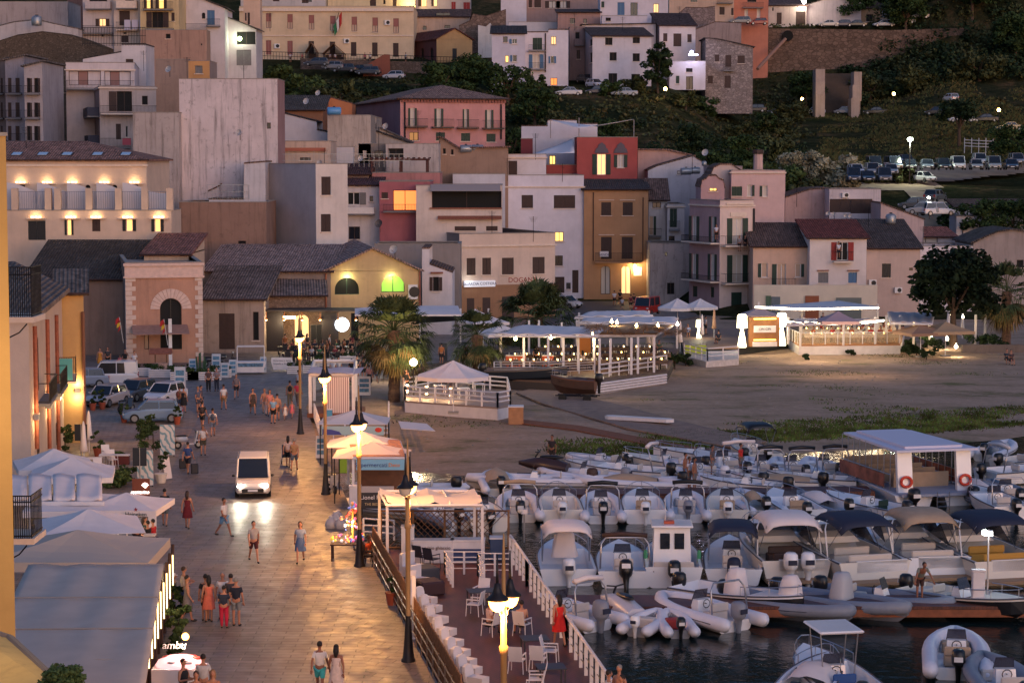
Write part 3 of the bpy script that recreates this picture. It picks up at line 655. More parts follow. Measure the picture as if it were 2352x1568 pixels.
h.crop='B0';h.w('F',(1960,1240,2105,1560),pane='x',sh='b',kind='door');h.w('F',(2265,1225,2320,1480),pane='x');h.fin('mono',2.3,(140,112,100),.55)
h=H('orange_customs_hall','salmon orange hall with white quoins and arched stone doorway','B0',1125,790,1808,182,-.1,12,xl=355,col=(206,142,112),side=(150,112,98),dirt=.3,cat='building')
h.w('F',(1432,1105,1632,1560),arch=True,pane='x',kind='door',sh=None,frame=DARK);h.w('F',(1292,1390,1336,1560),arch=True,pane='p',kind='door');h.w('L',(762,1255,830,1520),arch=True,pane='x',sill=False);h.fin(parapet=.3,cornice=0)
q=MB();z=.2;k=0
while z<h.H-1.2:
 w1=.8 if k%2 else.5
 h.bx(q,'F',-.04,w1,.003,.06,z,z+.36);h.bx(q,'L',0,w1,.003,.06,z,z+.36);h.bx(q,'F',h.W-(.6 if k%2 else.35),h.W+.04,.003,.06,z,z+.36);z+=.4;k+=1
q.mk('quoins',mat((214,190,178),.85,var=.12),h.root)
c=MB();h.bx(c,'F',-.2,h.W+.2,.01,.25,h.H-.25,h.H-.02);h.bx(c,'F',-.1,h.W+.1,.01,.1,h.H-1.1,h.H-.25);h.bx(c,'F',-.2,h.W+.2,.01,.2,h.H-1.25,h.H-1.1);c.mk('cornice',mat((218,186,174),.85,var=.12),h.root)
a0,z1=h.loc('F',1432,1105);a1,z0=h.loc('F',1632,1240);c_,r_=(a0+a1)/2,(a1-a0)/2;b=MB();zc=z1-r_
for i in range(14):
 t0,t1=pi*(i+.06)/14,pi*(i+.94)/14;ro=r_+.8
 P=[h.P('F',c_+rr*cos(t),.003,zc+rr*sin(t))for rr,t in((r_+.02,t0),(ro,t0),(ro,t1),(r_+.02,t1))];b.slab(P,.08,0,(0,-1,0))
b.mk('arch_stones',mat((220,190,178),.85,var=.12),h.root)
h.awn('F',(1180,1345,1680,1395),3.0,mat((170,128,112),.8,var=.2))
b=MB();h.bx(b,'F',*[h.loc('F',x,1390)[0]for x in(1495,1525)],2.5,2.6,.1,4);b.mk('awning_post',WHT,h.root)
h=H('old_tiled_hall','wide low hall with dark mossy tiled roof behind the orange hall','V',60,640,300,190,0,0,D=22,col=(150,118,104),dirt=.4,cat='building');h.H=aty(60,640,190).z;h.fin('gable',3.0,(84,72,66),.7)
h=H('red_roof_lean_to','small house with sloping red tile roof below the hotel','B0',1290,705,1690,193,2,0,D=10,col=(220,180,150));h.fin('mono',1.5,(160,92,76),.05)
h=H('white_hut','little white house with tall chimney wall beside the warehouse bar','B1',1488,800,1760,212,-.1,0,D=8,col=(222,210,216),dirt=.1)
h.w('F',(1585,912,1640,1040),sh='b',open_='lr',pane='x');h.strip('F',(1570,868,1672,882),TILEE,.3,'tile_course');h.fin(prof=[(1488,800),(1489,660),(1553,660),(1555,800),(1760,875)],over=.03)
h=H('dark_canopy_annex','narrow grey wall between the warehouse bar and the office','B1',1060,620,1830,222,-.1,0,D=6,col=(150,138,136),dirt=.2,cat='building');h.fin()
# ---  municipal building and what stands round its square
h=H('municipal_building','long cream public building with tall pink shuttered windows and flag','A1',-150,15,1412,396,None,0,D=16,col=(226,192,150),dirt=.08,cat='building')
h.H=aty(*cv('A1',600,60),396).z-h.O.z
for i,x in enumerate((88,280,472,664,856,1043,1230)):
 y=122+i*7.5;h.w('F',(x,y,x+50,y+130),pane='p',sh='m',open_='roll',frame=BROWNW)
for i,x in enumerate((-85,88,280,470,660,850,1040,1228)):h.w('F',(x,358+i*4.2,x+50,490+i*3),kind='door',sh='m' if i<3 else 'b',pane='x')
h.strip('F',(-150,318,1412,326));h.strip('F',(-150,78,1412,104),out=.4);h.ac('F',190,415,.95,.85);h.ac('F',812,370,.95,.85);h.ac('F',1178,205,.95,.85)
h.fin()
b=MB();a,z=h.loc('F',690,300);b.tube([h.P('F',a,0,z),h.P('F',a+1.2,1.5,z+3.6)],.06,5);o=b.mk('flagpole',IRON,h.root)
for k,c in enumerate(((40,110,70),(210,205,200),(170,40,40))):
 b=MB();b.slab([h.P('F',a+.2+.5*k,1.5,z+1.2+.9*k),h.P('F',a+.75+.5*k,1.5,z+2+.9*k),h.P('F',a+.9+.4*k,1.5,z+.2+.7*k),h.P('F',a+.4+.4*k,1.5,z-.6+.6*k)],.03,0,(0,1,0));b.mk('flag_stripe',mat(c,.8),o)
h=H('top_row_house','cream house row with balconies above the municipal roof terrace','A1',-140,-160,620,425,None,0,D=10,col=(200,190,190));
h.w('F',(150,-60,210,15),(410,-60,470,30),kind='door',sh='b');h.w('F',(640-200,-60,700-200,20),pane='k',kind='door');h.fin()
h=H('lit_corner_house','yellow lit house corner beside the municipal roof','A1',640,-160,1425,428,None,0,D=10,col=(222,196,150))
h.w('F',(1020,-70,1075,55),(1225,-60,1260,60),pane='x',sh='b',kind='door');h.w('F',(1140,-30,1160,40),pane='x');h.fin()
p=aty(*cv('A1',1380,30),426);lamp('alley_light',p,500,(1,.72,.3),.3,h.root).location=V3(p)-h.O
h=H('upper_brown_house','tall house with rust red shutters at the top centre','A1',1425,-160,1920,430,None,0,D=10,col=(206,184,178))
h.w('F',(1750,18,1790,88),(1858,22,1920,90),sh='r');h.w('F',(1590,-10,1625,60),(1480,-10,1530,60),pane='l',sh='b',open_='l');h.fin()
h=H('pentroof_house','beige house with tiled hip roof above the ochre gabled house','A1',1412,150,1910,412,None,0,D=12,col=(196,164,142))
h.w('F',(1495,235,1528,270),(1690,228,1740,255));h.w('F',(1615,115,1740,142),sill=False);h.fin('gable',1.8,(112,84,74),.5)
h=H('ochre_gabled_house','dark red fronted cottage with ochre gable end and four arched doors','A1',1618,348,1938,392,None,25,xl=1250,col=(206,152,92),side=(122,66,66),dirt=.1,cat='cottage')
h.w('F',(1760,435,1800,545),sh='k',kind='door');h.w('L',(1310,445,1335,545),(1395,440,1420,545),(1475,435,1505,548),(1558,430,1590,548),pane='x',arch=True,kind='door')
h.fin('gableF',2.0,(116,58,52),.15)
h=H('ruined_walls','broken pale rubble walls below the dark slope','A1',1820,200,2240,405,None,0,D=6,col=(140,112,98),dirt=.8,stone=.8,cat='ruin');h.fin(prof=[(1820,235),(1920,190),(1945,130),(2060,150),(2240,90)],over=0)
h=H('white_ruin_wall','bright patch of broken white wall beside the rubble','A1',1990,260,2150,400,None,0,D=3,col=(206,200,200),dirt=.4,cat='ruin');h.fin(prof=[(1990,225),(2060,240),(2100,205),(2150,300)],over=0)
def wallstrip(name,label,pts,Y0,Y1,depth,m,cat='wall',drop=6):
 P=[aty(x,y,Y0+(Y1-Y0)*i/(len(pts)-1))for i,(x,y)in enumerate(pts)];b=MB()
 for p,q in zip(P,P[1:]):
  b.hexa([(p.x,p.y,p.z-drop),(q.x,q.y,q.z-drop),(q.x,q.y+depth,q.z-drop),(p.x,p.y+depth,p.z-drop),(p.x,p.y,p.z),(q.x,q.y,q.z),(q.x,q.y+depth,q.z),(p.x,p.y+depth,p.z)])
 return tag(b.mk(name,m),label,cat)
STONE=wall((118,96,84),.5,stone=.9)
wallstrip('retaining_wall','stone retaining wall below the railing of the upper square',[(690,134),(860,140),(1000,143)],390,388,.8,STONE)
wallstrip('stair_wall','brick orange stair wall rising in a wedge from the parked cars',[(cv('A1',960,600)),(cv('A1',1145,490)),(cv('A1',1146,488)),(cv('A1',1200,490))],387,387,.6,wall((158,82,62),.3),drop=5)
b=MB();p,q=aty(600,122,391),aty(1080,136,391);n=70
for i in range(n+1):
 t=p.lerp(q,i/n);b.box(t.x,t.y,t.z-1.2,t.x+.06,t.y+.05,t.z+.25)
b.tube([p+V3((0,0,.25)),q+V3((0,0,.25))],.05,4);b.tube([p-V3((0,0,.5)),q-V3((0,0,.5))],.04,4)
tag(b.mk('railing',IRON),'long dark railing along the edge of the upper square','railing')
for i,(x,w_,y)in enumerate(((500,110,370),(700,200,380))):
 o=cv('A1',x,y);p=aty(o[0],o[1],393.5);hw=w_*.2563/2/FPX*393.5;t=em('market_tent',(p.x,p.y,p.z-5.3),0,['small brown gabled tent behind the palm bush on the upper square','larger brown gabled tent at the middle of the upper square'][i],'tent','brown tents on the upper square')
 b=MB();b.slab([(-hw,-2,3.2),(0,-2,5),(0,2,5),(-hw,2,3.2)],.1);b.slab([(0,-2,5),(hw,-2,3.2),(hw,2,3.2),(0,2,5)],.1);b.mk('roof',mat((120,88,66),.9,var=.2),t)
 b=MB()
 for sx in(-1,1):
  for sy in(-1.9,1.9):b.tube([(sx*(hw-.2),sy,0),(sx*(hw-.2),sy,3.3)],.08,5)
 b.box(-hw+.4,1.6,0,hw-.4,1.7,3.1);b.mk('frame',BROWNW,t)
 # ---  top left cluster
h=H('long_blank_house','long pale blank wall with grey render at the top left corner','A0',-60,18,607,335,None,0,D=10,col=(178,160,158),dirt=.6,cat='house');h.fin()
h=H('dark_red_house','dark red house between the blank wall and the balconied flats','A0',600,-120,745,345,None,0,D=8,col=(120,86,84),dirt=.5);h.w('F',(610,130,700,225),pane='x');h.fin()
h=H('balcony_flats','white flats with lit door behind an iron balcony','A0',738,-150,1015,322,None,0,D=10,col=(204,186,186),dirt=.35)
h.w('F',(888,168,950,240),pane='l',sh='b',open_='lr',kind='door');h.w('F',(910,312,930,332),pane='x');h.bal('F',(745,235,1015,300),1.0);h.w('F',(800,-40,960,15),pane='x',kind='door');h.bal('F',(775,20,1000,82),1.1,solid=True,rail=h.mat);h.fin()
h=H('laundry_flats','cream flats with brown doors and laundry on a balcony','A0',1015,-150,1252,321,None,0,D=10,col=(214,190,176),dirt=.3)
h.w('F',(1068,98,1165,230),kind='door',sh='b');h.w('F',(1105,290,1132,308),pane='x');h.w('F',(1085,320,1150,382),kind='door',sh='b');h.bal('F',(1050,190,1240,268),1.0,slab=TRIM);h.w('F',(1120,-60,1200,40),kind='door',pane='x');h.bal('F',(1050,0,1235,78),1.1,solid=True,rail=TRIM);h.fin()
b=MB();a0,z=h.loc('F',1125,190)
for k in range(3):b.box(a0+k*1.1,-1.1,z-1.4+.2*(k%2),a0+k*1.1+.9,-1.06,z+.1)
b.mk('laundry',mat((190,185,205),.9),h.root)
h=H('yellow_flats','pale yellow flats with cane draped dark balconies','A0',1252,-150,1600,319,None,0,D=10,col=(222,188,130),dirt=.3)
h.w('F',(1362,108,1462,250),pane='x',sh='b',open_='lr',kind='door');h.w('F',(1535,115,1565,190),sh='b');h.w('F',(1310,-30,1350,80),(1420,-30,1470,80),pane='L',sh='b',kind='door',open_='lr');h.bal('F',(1320,195,1560,262),1.0);h.bal('F',(1290,15,1555,88),1.1);h.fin()
h=H('faded_orange_base','peeling orange plaster storey with patched white areas','A0',1255,272,1850,314,None,0,D=4,col=(186,138,116),dirt=.55,cat='building');h.w('F',(1485,305,1528,348),pane='x');h.w('F',(1800,392,1812,408),sill=False,pane='x');h.fin()
h=H('blue_door_house','white house with blue door and small balcony under a descending roof','A0',1600,-120,2010,326,None,0,D=9,col=(212,200,206),dirt=.15)
h.w('F',(1855,92,1925,225),sh='u',kind='door');h.w('F',(1622,150,1652,202));h.w('F',(1808,115,1840,170),pane='x',arch=True);h.w('F',(1622,-10,1680,45),pane='k');h.bal('F',(1855,175,1975,235),.9);h.bal('F',(1665,200,1860,282),1.0,solid=False)
h.fin(prof=[(1600,-100),(1780,-20),(2010,75)],rcol=(90,78,74))
h=H('stepped_white_house','white house stepping down with lamp lit veranda and grey garage door','A0',2010,170,2294,330,None,0,D=8,col=(200,190,194),dirt=.2)
h.w('F',(2120,285,2290,400),pane='x',sill=False,dep=.36);h.w('F',(2118,448,2252,590),kind='door',sh='y');h.fin(prof=[(2010,140),(2294,265)],rcol=(100,88,84))
a,z=h.loc('F',2150,350);b=MB();b.ball(h.P('F',a,.3,z),.35);b.mk('lamp',glow((225,255,190),8),h.root);lamp('veranda_light',h.P('F',a,.8,z),120,(.9,1,.7),.3,h.root)
h=H('salmon_corner_house','salmon cream corner house above the garage','A0',2180,-60,2330,360,None,0,xl=2160,col=(222,178,148),dirt=.15);h.w('F',(2175+20,118,2210,190),(2208+10,115,2240,222),sh='b');h.fin()
h=H('tank_roof_house','low white gabled roofs with a round steel water tank on top','A0',-60,240,700,318,None,0,D=8,col=(196,184,186),dirt=.4);h.fin(prof=[(-60,250),(130,200),(330,180),(480,215),(700,262)],over=.05,rcol=(130,116,112))
def tank(crop,x,y,Y,label,r=1.0,c=(150,154,160),horiz=False,L=2.0):
 px,py=cv(crop,x,y);p=aty(px,py,Y);t=em('water_tank',p,.2,label,'water tank','water tanks on the roofs');b=MB()
 if horiz:b.tube([(-L/2,0,r),(-L/2+.1,0,r),(L/2-.1,0,r),(L/2,0,r)],[r*.8,r,r,r*.8],14)
 else:b.lathe([(0,0),(r*.9,.05),(r,.25),(r,1.5*r),(r*.8,1.8*r),(.25*r,2*r),(0,2*r)],14)
 b.mk('drum',mat(c,.35,.5 if c[2]<165 else 0),t,True)
 b=MB();b.lathe([(r*.3,0),(r*.3,.1),(0,.12)],8,(0,0,2*r));b.mk('lid',DARK,t);return t
tank('A0',330,235,315,'large round steel water tank on the low white gabled roofs',.75)
tank('A1',700,1030,256,'bright blue plastic water tank on the stained terrace',.45,(90,150,205),True,1.6)
tank('A1',1880,1370,262,'left one of two grey horizontal roof tanks',.47,horiz=True,L=1.4);tank('A1',1985,1368,262.5,'right one of two grey horizontal roof tanks',.47,horiz=True,L=1.4)
tank('A2',1560,1568,274,'grey lying tank on the roof left of the chimney',.45,horiz=True,L=1.4);tank('A2',1640,1560,274.5,'grey lying tank beside the white dish cluster',.42,horiz=True,L=1.2);tank('A2',1722,1490,274,'small upright steel tank under the tilted dish',.33)
tank('B3',1100,440,246,'steel tank cluster on the mossy roof near the long wall',.6)
h=H('earth_bank_wall','long brown overgrown stone bank under the low white roofs','A0',-60,400,900,306,None,0,D=10,col=(112,92,76),dirt=.6,stone=1.1,cat='bank');h.fin(prof=[(-60,390),(160,320),(380,290),(640,320),(830,390),(900,420)],over=0,rcol=(90,76,62))
h=H('rooftop_villa','white set back villa storey with railed roof and brown door','A0',740,405,1305,292,None,0,D=7,col=(214,202,206),dirt=.15)
h.w('F',(1125,442,1195,585),kind='door',sh='b');h.fin(prof=[(740,530),(1088,468),(1090,402),(1305,402)],over=.05,rcol=(80,70,68))
b=MB();p0=h.loc('F',740,385);p1=h.loc('F',1305,400)
for i in range(41):x=p0[0]+(p1[0]-p0[0])*i/40;b.box(x,-.0,p1[1]-.2,x+.05,.05,p1[1]+2.2)
for z in(.1,1.1,2.2):b.box(p0[0],0,p1[1]+z,p1[0],.05,p1[1]+z+.07)
b.mk('railing',IRON,h.root)
h=H('arched_loggia_villa','white villa with two wide arched loggias and parapet balcony','A0',588,562,1205,272,None,8,xl=378,col=(216,198,200),side=(196,184,196),dirt=.2)
h.w('F',(615,635,905,765),(935,638,1172,768),pane='x',sill=False,dep=.38,kind='solid');h.w('L',(440,660,460,760),(470,660,488,760),pane='x',sh='b',kind='door')
h.bal('F',(600,750,1205,800),1.4,h=1.0);h.bal('L',(380,745,590,830),1.2,rail=mat((50,54,64),.7));h.fin(cornice=.8)
for r in((702,640,785,765),(988,645,1068,768)):
 a0,a1,z0,z1=h.rect('F',r);b=MB();h.bx(b,'F',a0,a1,-.34,-.3,z0,z1);b.mk('door_leaf',mat((150,110,104),.7),h.root)
for r in((615,640,700,765),(788,640,905,765),(935,640,986,768),(1070,640,1172,768)):
 a0,a1,z0,z1=h.rect('F',r);b=MB();h.bx(b,'F',a0,a1,-.4,-.36,z0,z1);b.mk('loggia_wall',h.mat,h.root)
h=H('terraced_villa','beige villa with wrap round slab balconies and dark open doors','A0',890,775,1398,262,None,14,xl=676,col=(200,176,168),side=(176,150,146),dirt=.35)
h.w('F',(1045,818,1185,1000),pane='x',sh='b',open_='l',kind='door');h.w('F',(1272,860,1325,940),pane='x');h.w('L',(688,860,730,960),(780,850,820,950),pane='x',sh='b',kind='door')
h.w('F',(1038,1110,1085,1250),sh='b',kind='door');h.w('L',(684,1120,735,1228),(800,1112,822,1222),sh='b',kind='door');h.w('F',(1125,1130,1148,1230),pane='k',frame=WHT)
h.bal('F',(895,950,1398,1020),1.4,slab=TRIM);h.bal('L',(585,955,890,1040),1.4,rail=mat((60,62,78),.8),solid=True);h.bal('F',(895,1240,1170,1320),1.3);h.bal('L',(595,1230,890,1290),1.3,rail=mat((60,62,78),.8),solid=True);h.fin(cornice=.1)
b=MB();h.bx(b,'F',*sorted(h.loc('F',x,1290)[0]for x in(1090,1165)),1.35,1.42,h.loc('F',0,1300)[1],h.loc('F',0,1240)[1]);b.mk('striped_towel',mat((190,90,100),.9),h.root)
for i,(x0,x1,y,c,lb)in enumerate(((-40,45,540,(120,104,106),'dim plaster house at the far left with red awning'),(45,215,515,(150,142,156),'blue grey alley house with tall dark windows'),(215,378,570,(176,164,170),'narrow white alley house with stacked balconies'))):
 h=H('alley_house',lb,'A0',x0,y+60,x1,268-i*6,None,0,D=12,col=c,dirt=.5,group='tall houses down the left alley')
 w_=(x1-x0)
 for yy in(700,920,1130):
  h.w('F',(x0+w_*.15,yy,x0+w_*.35,yy+130),(x0+w_*.55,yy,x0+w_*.78,yy+130),sh='b',pane='x',kind='door',open_='r' if i==2 else None);h.bal('F',(x0+w_*.08,yy+70,x0+w_*.9,yy+140),.8)
 h.fin(prof=[(x0,y+30),(x1,y-20)],rcol=(120,108,104))
h=H('orange_roof_cabin','small orange rendered roof cabin on the white tower terrace','A0',1688,548,1878,252,10,0,xl=1615,D=5,col=(222,152,84),side=(160,136,128),dirt=.15,cat='cabin');h.w('F',(1748,588,1815,660),pane='p',sh='y');h.fin()
h=H('lattice_wall','low garden wall of pale lattice blocks above the villa','A0',1390,535,1690,285,None,0,D=1,col=(160,130,116),dirt=.5,cat='wall');h.fin()
# ---  middle: orange roof house, stained terrace, small gables, pink villa
h=H('orange_slope_house','bright orange end wall with sloping top and satellite dish','A1',500,870,860,300,None,0,D=7,col=(226,128,74),dirt=.1);h.fin(prof=[(500,868),(640,868),(860,930)],over=.05)
h=H('mossy_roof_house','low house with steep mossy tile roof beside the tower wall','A1',190,1000,600,290,None,0,D=9,col=(150,96,66),dirt=.3);h.H=aty(*cv('A1',300,985),290).z-h.O.z;h.fin('mono',2.2,(96,84,76),.7)
h=H('white_sloped_house','white house with dark edged roof falling in two steps to the right','A1',188,1060,700,262,6,0,D=8,col=(206,200,210),dirt=.08);h.fin(prof=[(188,1000),(545,1090),(546,1165),(700,1200)],over=.1,rcol=(64,60,64),rmoss=0)
h=H('white_step_house','small white block under the sloped white house','A1',690,1318,872,256,5,0,D=6,col=(206,198,204),dirt=.08);h.fin()
h=H('stained_terrace_house','stained terrace block carrying a blue tank','A1',640,1035,1028,258,8,0,xl=486,col=(192,172,160),side=(160,146,138),dirt=.7);h.fin()
h=H('awning_flat_house','wide cream house with long rolled awning and railed roof','A1',-110,1268,670,246,3,0,D=8,col=(206,176,158),dirt=.45);h.w('F',(-20,1375,130,1430),(392,1412,490,1440));h.strip('F',(0,1325,620,1355),mat((170,100,80),.8),.4,'awning');h.fin()
h=H('railed_roof_house','low white roof with thin metal railing and dish','A1',70,1498,728,240,3,0,D=6,col=(204,194,200),dirt=.15);h.fin();
b=MB()
for i in range(30):b.box(i*.55,.1,h.H,i*.55+.03,.13,h.H+1.4+.4*(i%5==0))
for z in(.7,1.4):b.box(0,.1,h.H+z,16.2,.13,h.H+z+.04)
b.mk('railing',STEEL,h.root)
h=H('dark_tile_house','low house under dark red corrugated tiles','A1',700,1560,1010,246,3,0,D=7,col=(140,120,120));h.fin('mono',1.2,(96,62,60),.2)
h=H('double_gable_house','pale house with two shallow nested gables and dishes','A1',700,1300,1380,268,5,0,D=10,col=(176,164,160),dirt=.6);h.fin(prof=[(700,1300),(1075,1178),(1380,1290)],over=.2,rcol=(76,68,66))
h=H('back_gable_house','second pale gable rising just behind the nested one','A1',700,1290,1370,276,5,0,D=10,col=(190,176,172),dirt=.4);h.fin(prof=[(700,1280),(960,1140),(1095,1145),(1370,1275)],over=.2,rcol=(120,104,96))
h=H('shaded_loggia_house','grey beige house with deep window loggia and small boats on its terrace','A1',918,1290,1200,258,5,0,D=6,col=(150,130,118),dirt=.5);h.w('F',(958,1350,990,1410),(1062,1352,1140,1412),pane='k');h.fin()
h=H('peeling_white_house','peeling white upper wall with a square black opening','A1',1162,1290,1638,255,5,0,D=7,col=(196,180,176),dirt=.85);h.w('F',(1185,1330,1322,1415),pane='x',sill=False);h.fin()
h=H('dim_ochre_house','dim ochre side house with rusty sloped roof in front of the pink villa','A1',1640,1240,2260,262,4,0,D=8,col=(168,130,108),dirt=.3);h.w('F',(1675,1305,1700,1380),(1748,1340,1770,1388),pane='x');h.fin(prof=[(1640,1235),(1660,1232),(1815,1330),(2260,1320)],rcol=(140,98,84))
h=H('pink_villa','large pink villa with hipped tile roof and four green shuttered balconies','A1',1292,880,2232,288,None,14,xl=898,col=(218,142,138),side=(160,112,122),dirt=.12,cat='villa')
for x0,x1,y in((1345,1460,968),(1580,1698,973),(1840,1920,978),(2035,2145,985)):
 h.w('F',((x0*2+x1)/3,y,(x0+x1*2)/3,y+165),pane='w',sh='g',open_='lr',kind='door')
for x,y in((1375,1185),(1612,1188),(1838,1192),(2065,1198)):h.w('F',(x,y,x+82,y+75),pane='k',sh='g' if x>1500 else None)
for x0,x1,y in((1335,1528,1135),(1572,1762,1140),(1800,1985,1145),(2028,2212,1150)):h.bal('F',(x0,y-70,x1,y),1.0,slab=DARK)
h.pipe('F',1332,915,1240,DARK,.12);h.pipe('F',2195,935,1250,DARK,.12)
c=MB()
for i in range(34):h.bx(c,'F',.2+i*h.W/34,.2+i*h.W/34+.3,.003,.3,h.H-.55,h.H-.2)
c.mk('dentils',mat((150,96,88),.8),h.root);h.fin('hip',2.0,(156,116,100),.1,over=.6)
# ---  red house with white terrace
h=H('red_house','coral red house with grey shell pediments and green shutters','A2',582,1232,1126,277,4,0,D=11,col=(196,78,74),dirt=.12)
h.w('F',(762,1380,842,1568),pane='l',sh='g',open_='lr',kind='door');h.w('F',(945,1385,1003,1502),pane='w',sh='g',open_='lr')
for x in(805,975):
 a,z=h.loc('F',x,1372);b=MB();pts=[(a-.9,z),(a+.9,z),(a+.75,z+.5),(a+.5,z+.7),(a+.45,z+1),(a,z+1.35),(a-.45,z+1),(a-.5,z+.7),(a-.75,z+.5)]
 b.slab([h.P('F',u,.15,w_)for u,w_ in pts],.14,0,(0,1,0));b.mk('pediment',mat((96,88,98),.8),h.root)
h.fin()
h=H('red_lower_wing','red lower wing with lit window under a white shade sail','A2',310,1480,582,278.5,4,0,D=5,col=(190,76,74),dirt=.15);h.fin(parapet=.1)
h=H('white_roof_volume','white stepped roof volume behind the red house','A2',85,1240,765,290,6,0,D=8,col=(222,214,228),dirt=.05);h.w('F',(335,1395,390,1475),pane='L');h.fin(prof=[(85,1132),(320,1132),(321,1080),(580,1080),(582,1112),(765,1112)],over=.02)
h=H('dark_red_flank','small dark red wall below the white volume','A2',80,1245,186,284,6,0,D=5,col=(140,54,62),dirt=.2,cat='wall');h.fin()
def sail(label,pts,sagv=.6,m=None,name='shade_sail'):
 P=[V3(aty(x,y,Y))for x,y,Y in pts];b=MB();n=8
 while len(P)<4:P.append(P[-1])
 rows=[]
 for i in range(n+1):
  u=i/n;rows.append([tuple(P[0].lerp(P[1],v/n).lerp(P[3].lerp(P[2],v/n),u)-V3((0,0,sagv*4*u*(1-u)*(v/n)*(1-v/n)*4)))for v in range(n+1)])
 b.grid(rows);o=b.mk(name,m or mat((225,220,225),.7),None,True);md=o.modifiers.new('s','SOLIDIFY');md.thickness=.03
 return tag(o,label,'shade sail')
sail('white triangular sail stretched over the roof of the red house',[(*cv('A2',345,1072),283),(*cv('A2',600,1150),279),(*cv('A2',1090,1070),281),(*cv('A2',760,1135),288)],.3)
sail('large white sail over the red house terrace',[(*cv('A2',190,1378),276),(*cv('A2',560,1370),275),(*cv('A2',545,1240),281),(*cv('A2',420,1300),283)],.4)
for i,(x,lb)in enumerate(((345,'left'),(600,'middle'),(1092,'right'))):
 p=aty(*cv('A2',x,1240),280);b=MB();b.tube([p,p+V3((0,0,2.35 if i!=1 else 2.6))],.06,5);tag(b.mk('sail_pole',mat((150,140,140),.6)),lb+' steel pole on the red house roof','pole','sail poles on the red house')
 # ---  roofs between the red house and the palazzo
h=H('salmon_roof_house','low house with pinkish sloping roof behind the grey slab roofs','A2',1128,1440,1620,284,4,0,D=9,col=(200,156,148),dirt=.2);h.fin(prof=[(1128,1340),(1400,1345),(1620,1400)],rcol=(160,122,112))
h=H('slab_roof_house','jumble of white stepped roof terraces','A2',1220,1520,1760,277,3,0,D=7,col=(196,190,202),dirt=.25);h.w('F',(1480,1530,1520,1560),pane='w');h.fin(prof=[(1220,1530),(1300,1490),(1620,1400),(1760,1490)],over=.05,rcol=(120,96,84))
h=H('pink_parapet_house','pink parapet roof with small round chimney','A2',1755,1492,2065,266,3,0,D=6,col=(214,170,160));h.fin()
h=H('pink_long_roof','long pale pink parapet at the foot of the dark hillside','A2',2065,1530,2450,268,3,0,D=8,col=(224,182,176),dirt=.1);h.fin()
p=aty(*cv('A2',2205,1530),263);t=em('chimney',p,0,'round pink chimney pot with dark cap on the long pink roof','chimney');b=MB();b.lathe([(.6,0),(.55,1.9),(.62,2.0)],10);b.mk('stack',wall((214,170,160)),t);b=MB();b.lathe([(.62,2.05),(.7,2.1),(.68,2.5),(0,2.55)],10);b.mk('cap',BROWNW,t)
# ---  white houses on the right hill
h=H('white_mansion','tall white house with stacked blue shuttered balconies and brown roof','A2',118,290,505,372,None,0,D=12,col=(216,208,224),dirt=.06)
h.H=aty(*cv('A2',300,268),372).z-h.O.z
h.w('F',(185,340,270,450),pane='w',sh='g',open_=None,kind='door');h.w('F',(185,488,250,615),pane='w',sh='u',open_='lr',kind='door');h.w('F',(350,328,395,400),pane='l');h.w('F',(345,505,378,570),sh='u',pane='k',open_='lr');h.w('F',(345,700,405,765),pane='o');h.bal('F',(148,405,300,455),1.0);h.bal('F',(148,565,300,622),1.0)
h.pipe('F',300,300,650,BROWNW,.12);h.fin(prof=[(118,290),(325,290),(326,268),(505,268)],over=.1)
h=H('white_mansion_wing','white wing with dark roof left of the tall white house','A2',-180,300,118,366,None,0,D=12,col=(206,200,222),dirt=.06)
h.w('F',(0,350,45,395),(5,495,45,555),pane='k',sh='u',open_='l');h.w('F',(-60,500,-30,560),pane='L');h.w('F',(-80,330,-40,380));h.w('F',(190,715,250,765),pane='o');h.fin('mono',2.0,(76,68,66),.4)
h=H('square_window_house','white house with six black square windows','A2',722,320,1250,372,None,4,xl=650,col=(212,204,218),side=(184,168,172),dirt=.12)
h.w('F',(835,338,900,405),(1082,335,1146,390),(875,470,938,545),(1082,480,1145,552),(865,658,942,760),(1070,665,1146,740),pane='x');h.w('L',(698,360,720,410),(698,478,720,560),pane='x');h.fin('mono',2.2,(96,76,70),.5)
h=H('dim_alley_house','dull brown alley house beside the square window house','A2',515,240,655,384,None,0,D=8,col=(150,120,118),dirt=.5);h.w('F',(568,290,605,355),pane='x');h.w('F',(580,450,610,530),sh='b');h.bal('F',(560,350,640,405),.9,solid=True,rail=h.mat);h.fin()
h=H('curved_roof_house','white back wall with curving dark roof line','A2',630,270,1290,388,None,0,D=8,col=(200,186,188),dirt=.2);h.fin(prof=[(630,225),(1290,215)],rcol=(80,66,64),rmoss=.2)
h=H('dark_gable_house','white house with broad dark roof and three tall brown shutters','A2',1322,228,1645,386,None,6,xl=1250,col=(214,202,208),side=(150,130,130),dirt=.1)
h.w('F',(1355,300,1392,372),(1572,308,1610,380),sh='b');h.w('F',(1447,302,1518,418),sh='b',kind='door');h.fin('mono',2.7,(84,66,64),.2)
h=H('canopy_house','white house with glowing terrace canopy and glass door','A2',1412,550,1735,376,None,0,D=6,col=(208,196,204),dirt=.12)
h.w('F',(1560,612,1618,648),pane='x');h.w('F',(1560,685,1622,808),kind='door',pane='k');h.w('F',(1468,680,1500,750),sh='g');h.fin()
p=aty(*cv('A2',1625,500),375);b=MBX(-.8,0,0,.8,.1,.25);b.ball((-.3,0,.6),.3);o=tag(b.mk('terrace_lamp',glow((200,200,255),6)),'cold blue white lamp glowing under the hillside terrace canopy','lamp');o.location=p;lamp('lamp_light',p-V3((0,1.5,-.5)),300,(.7,.7,1),.3)
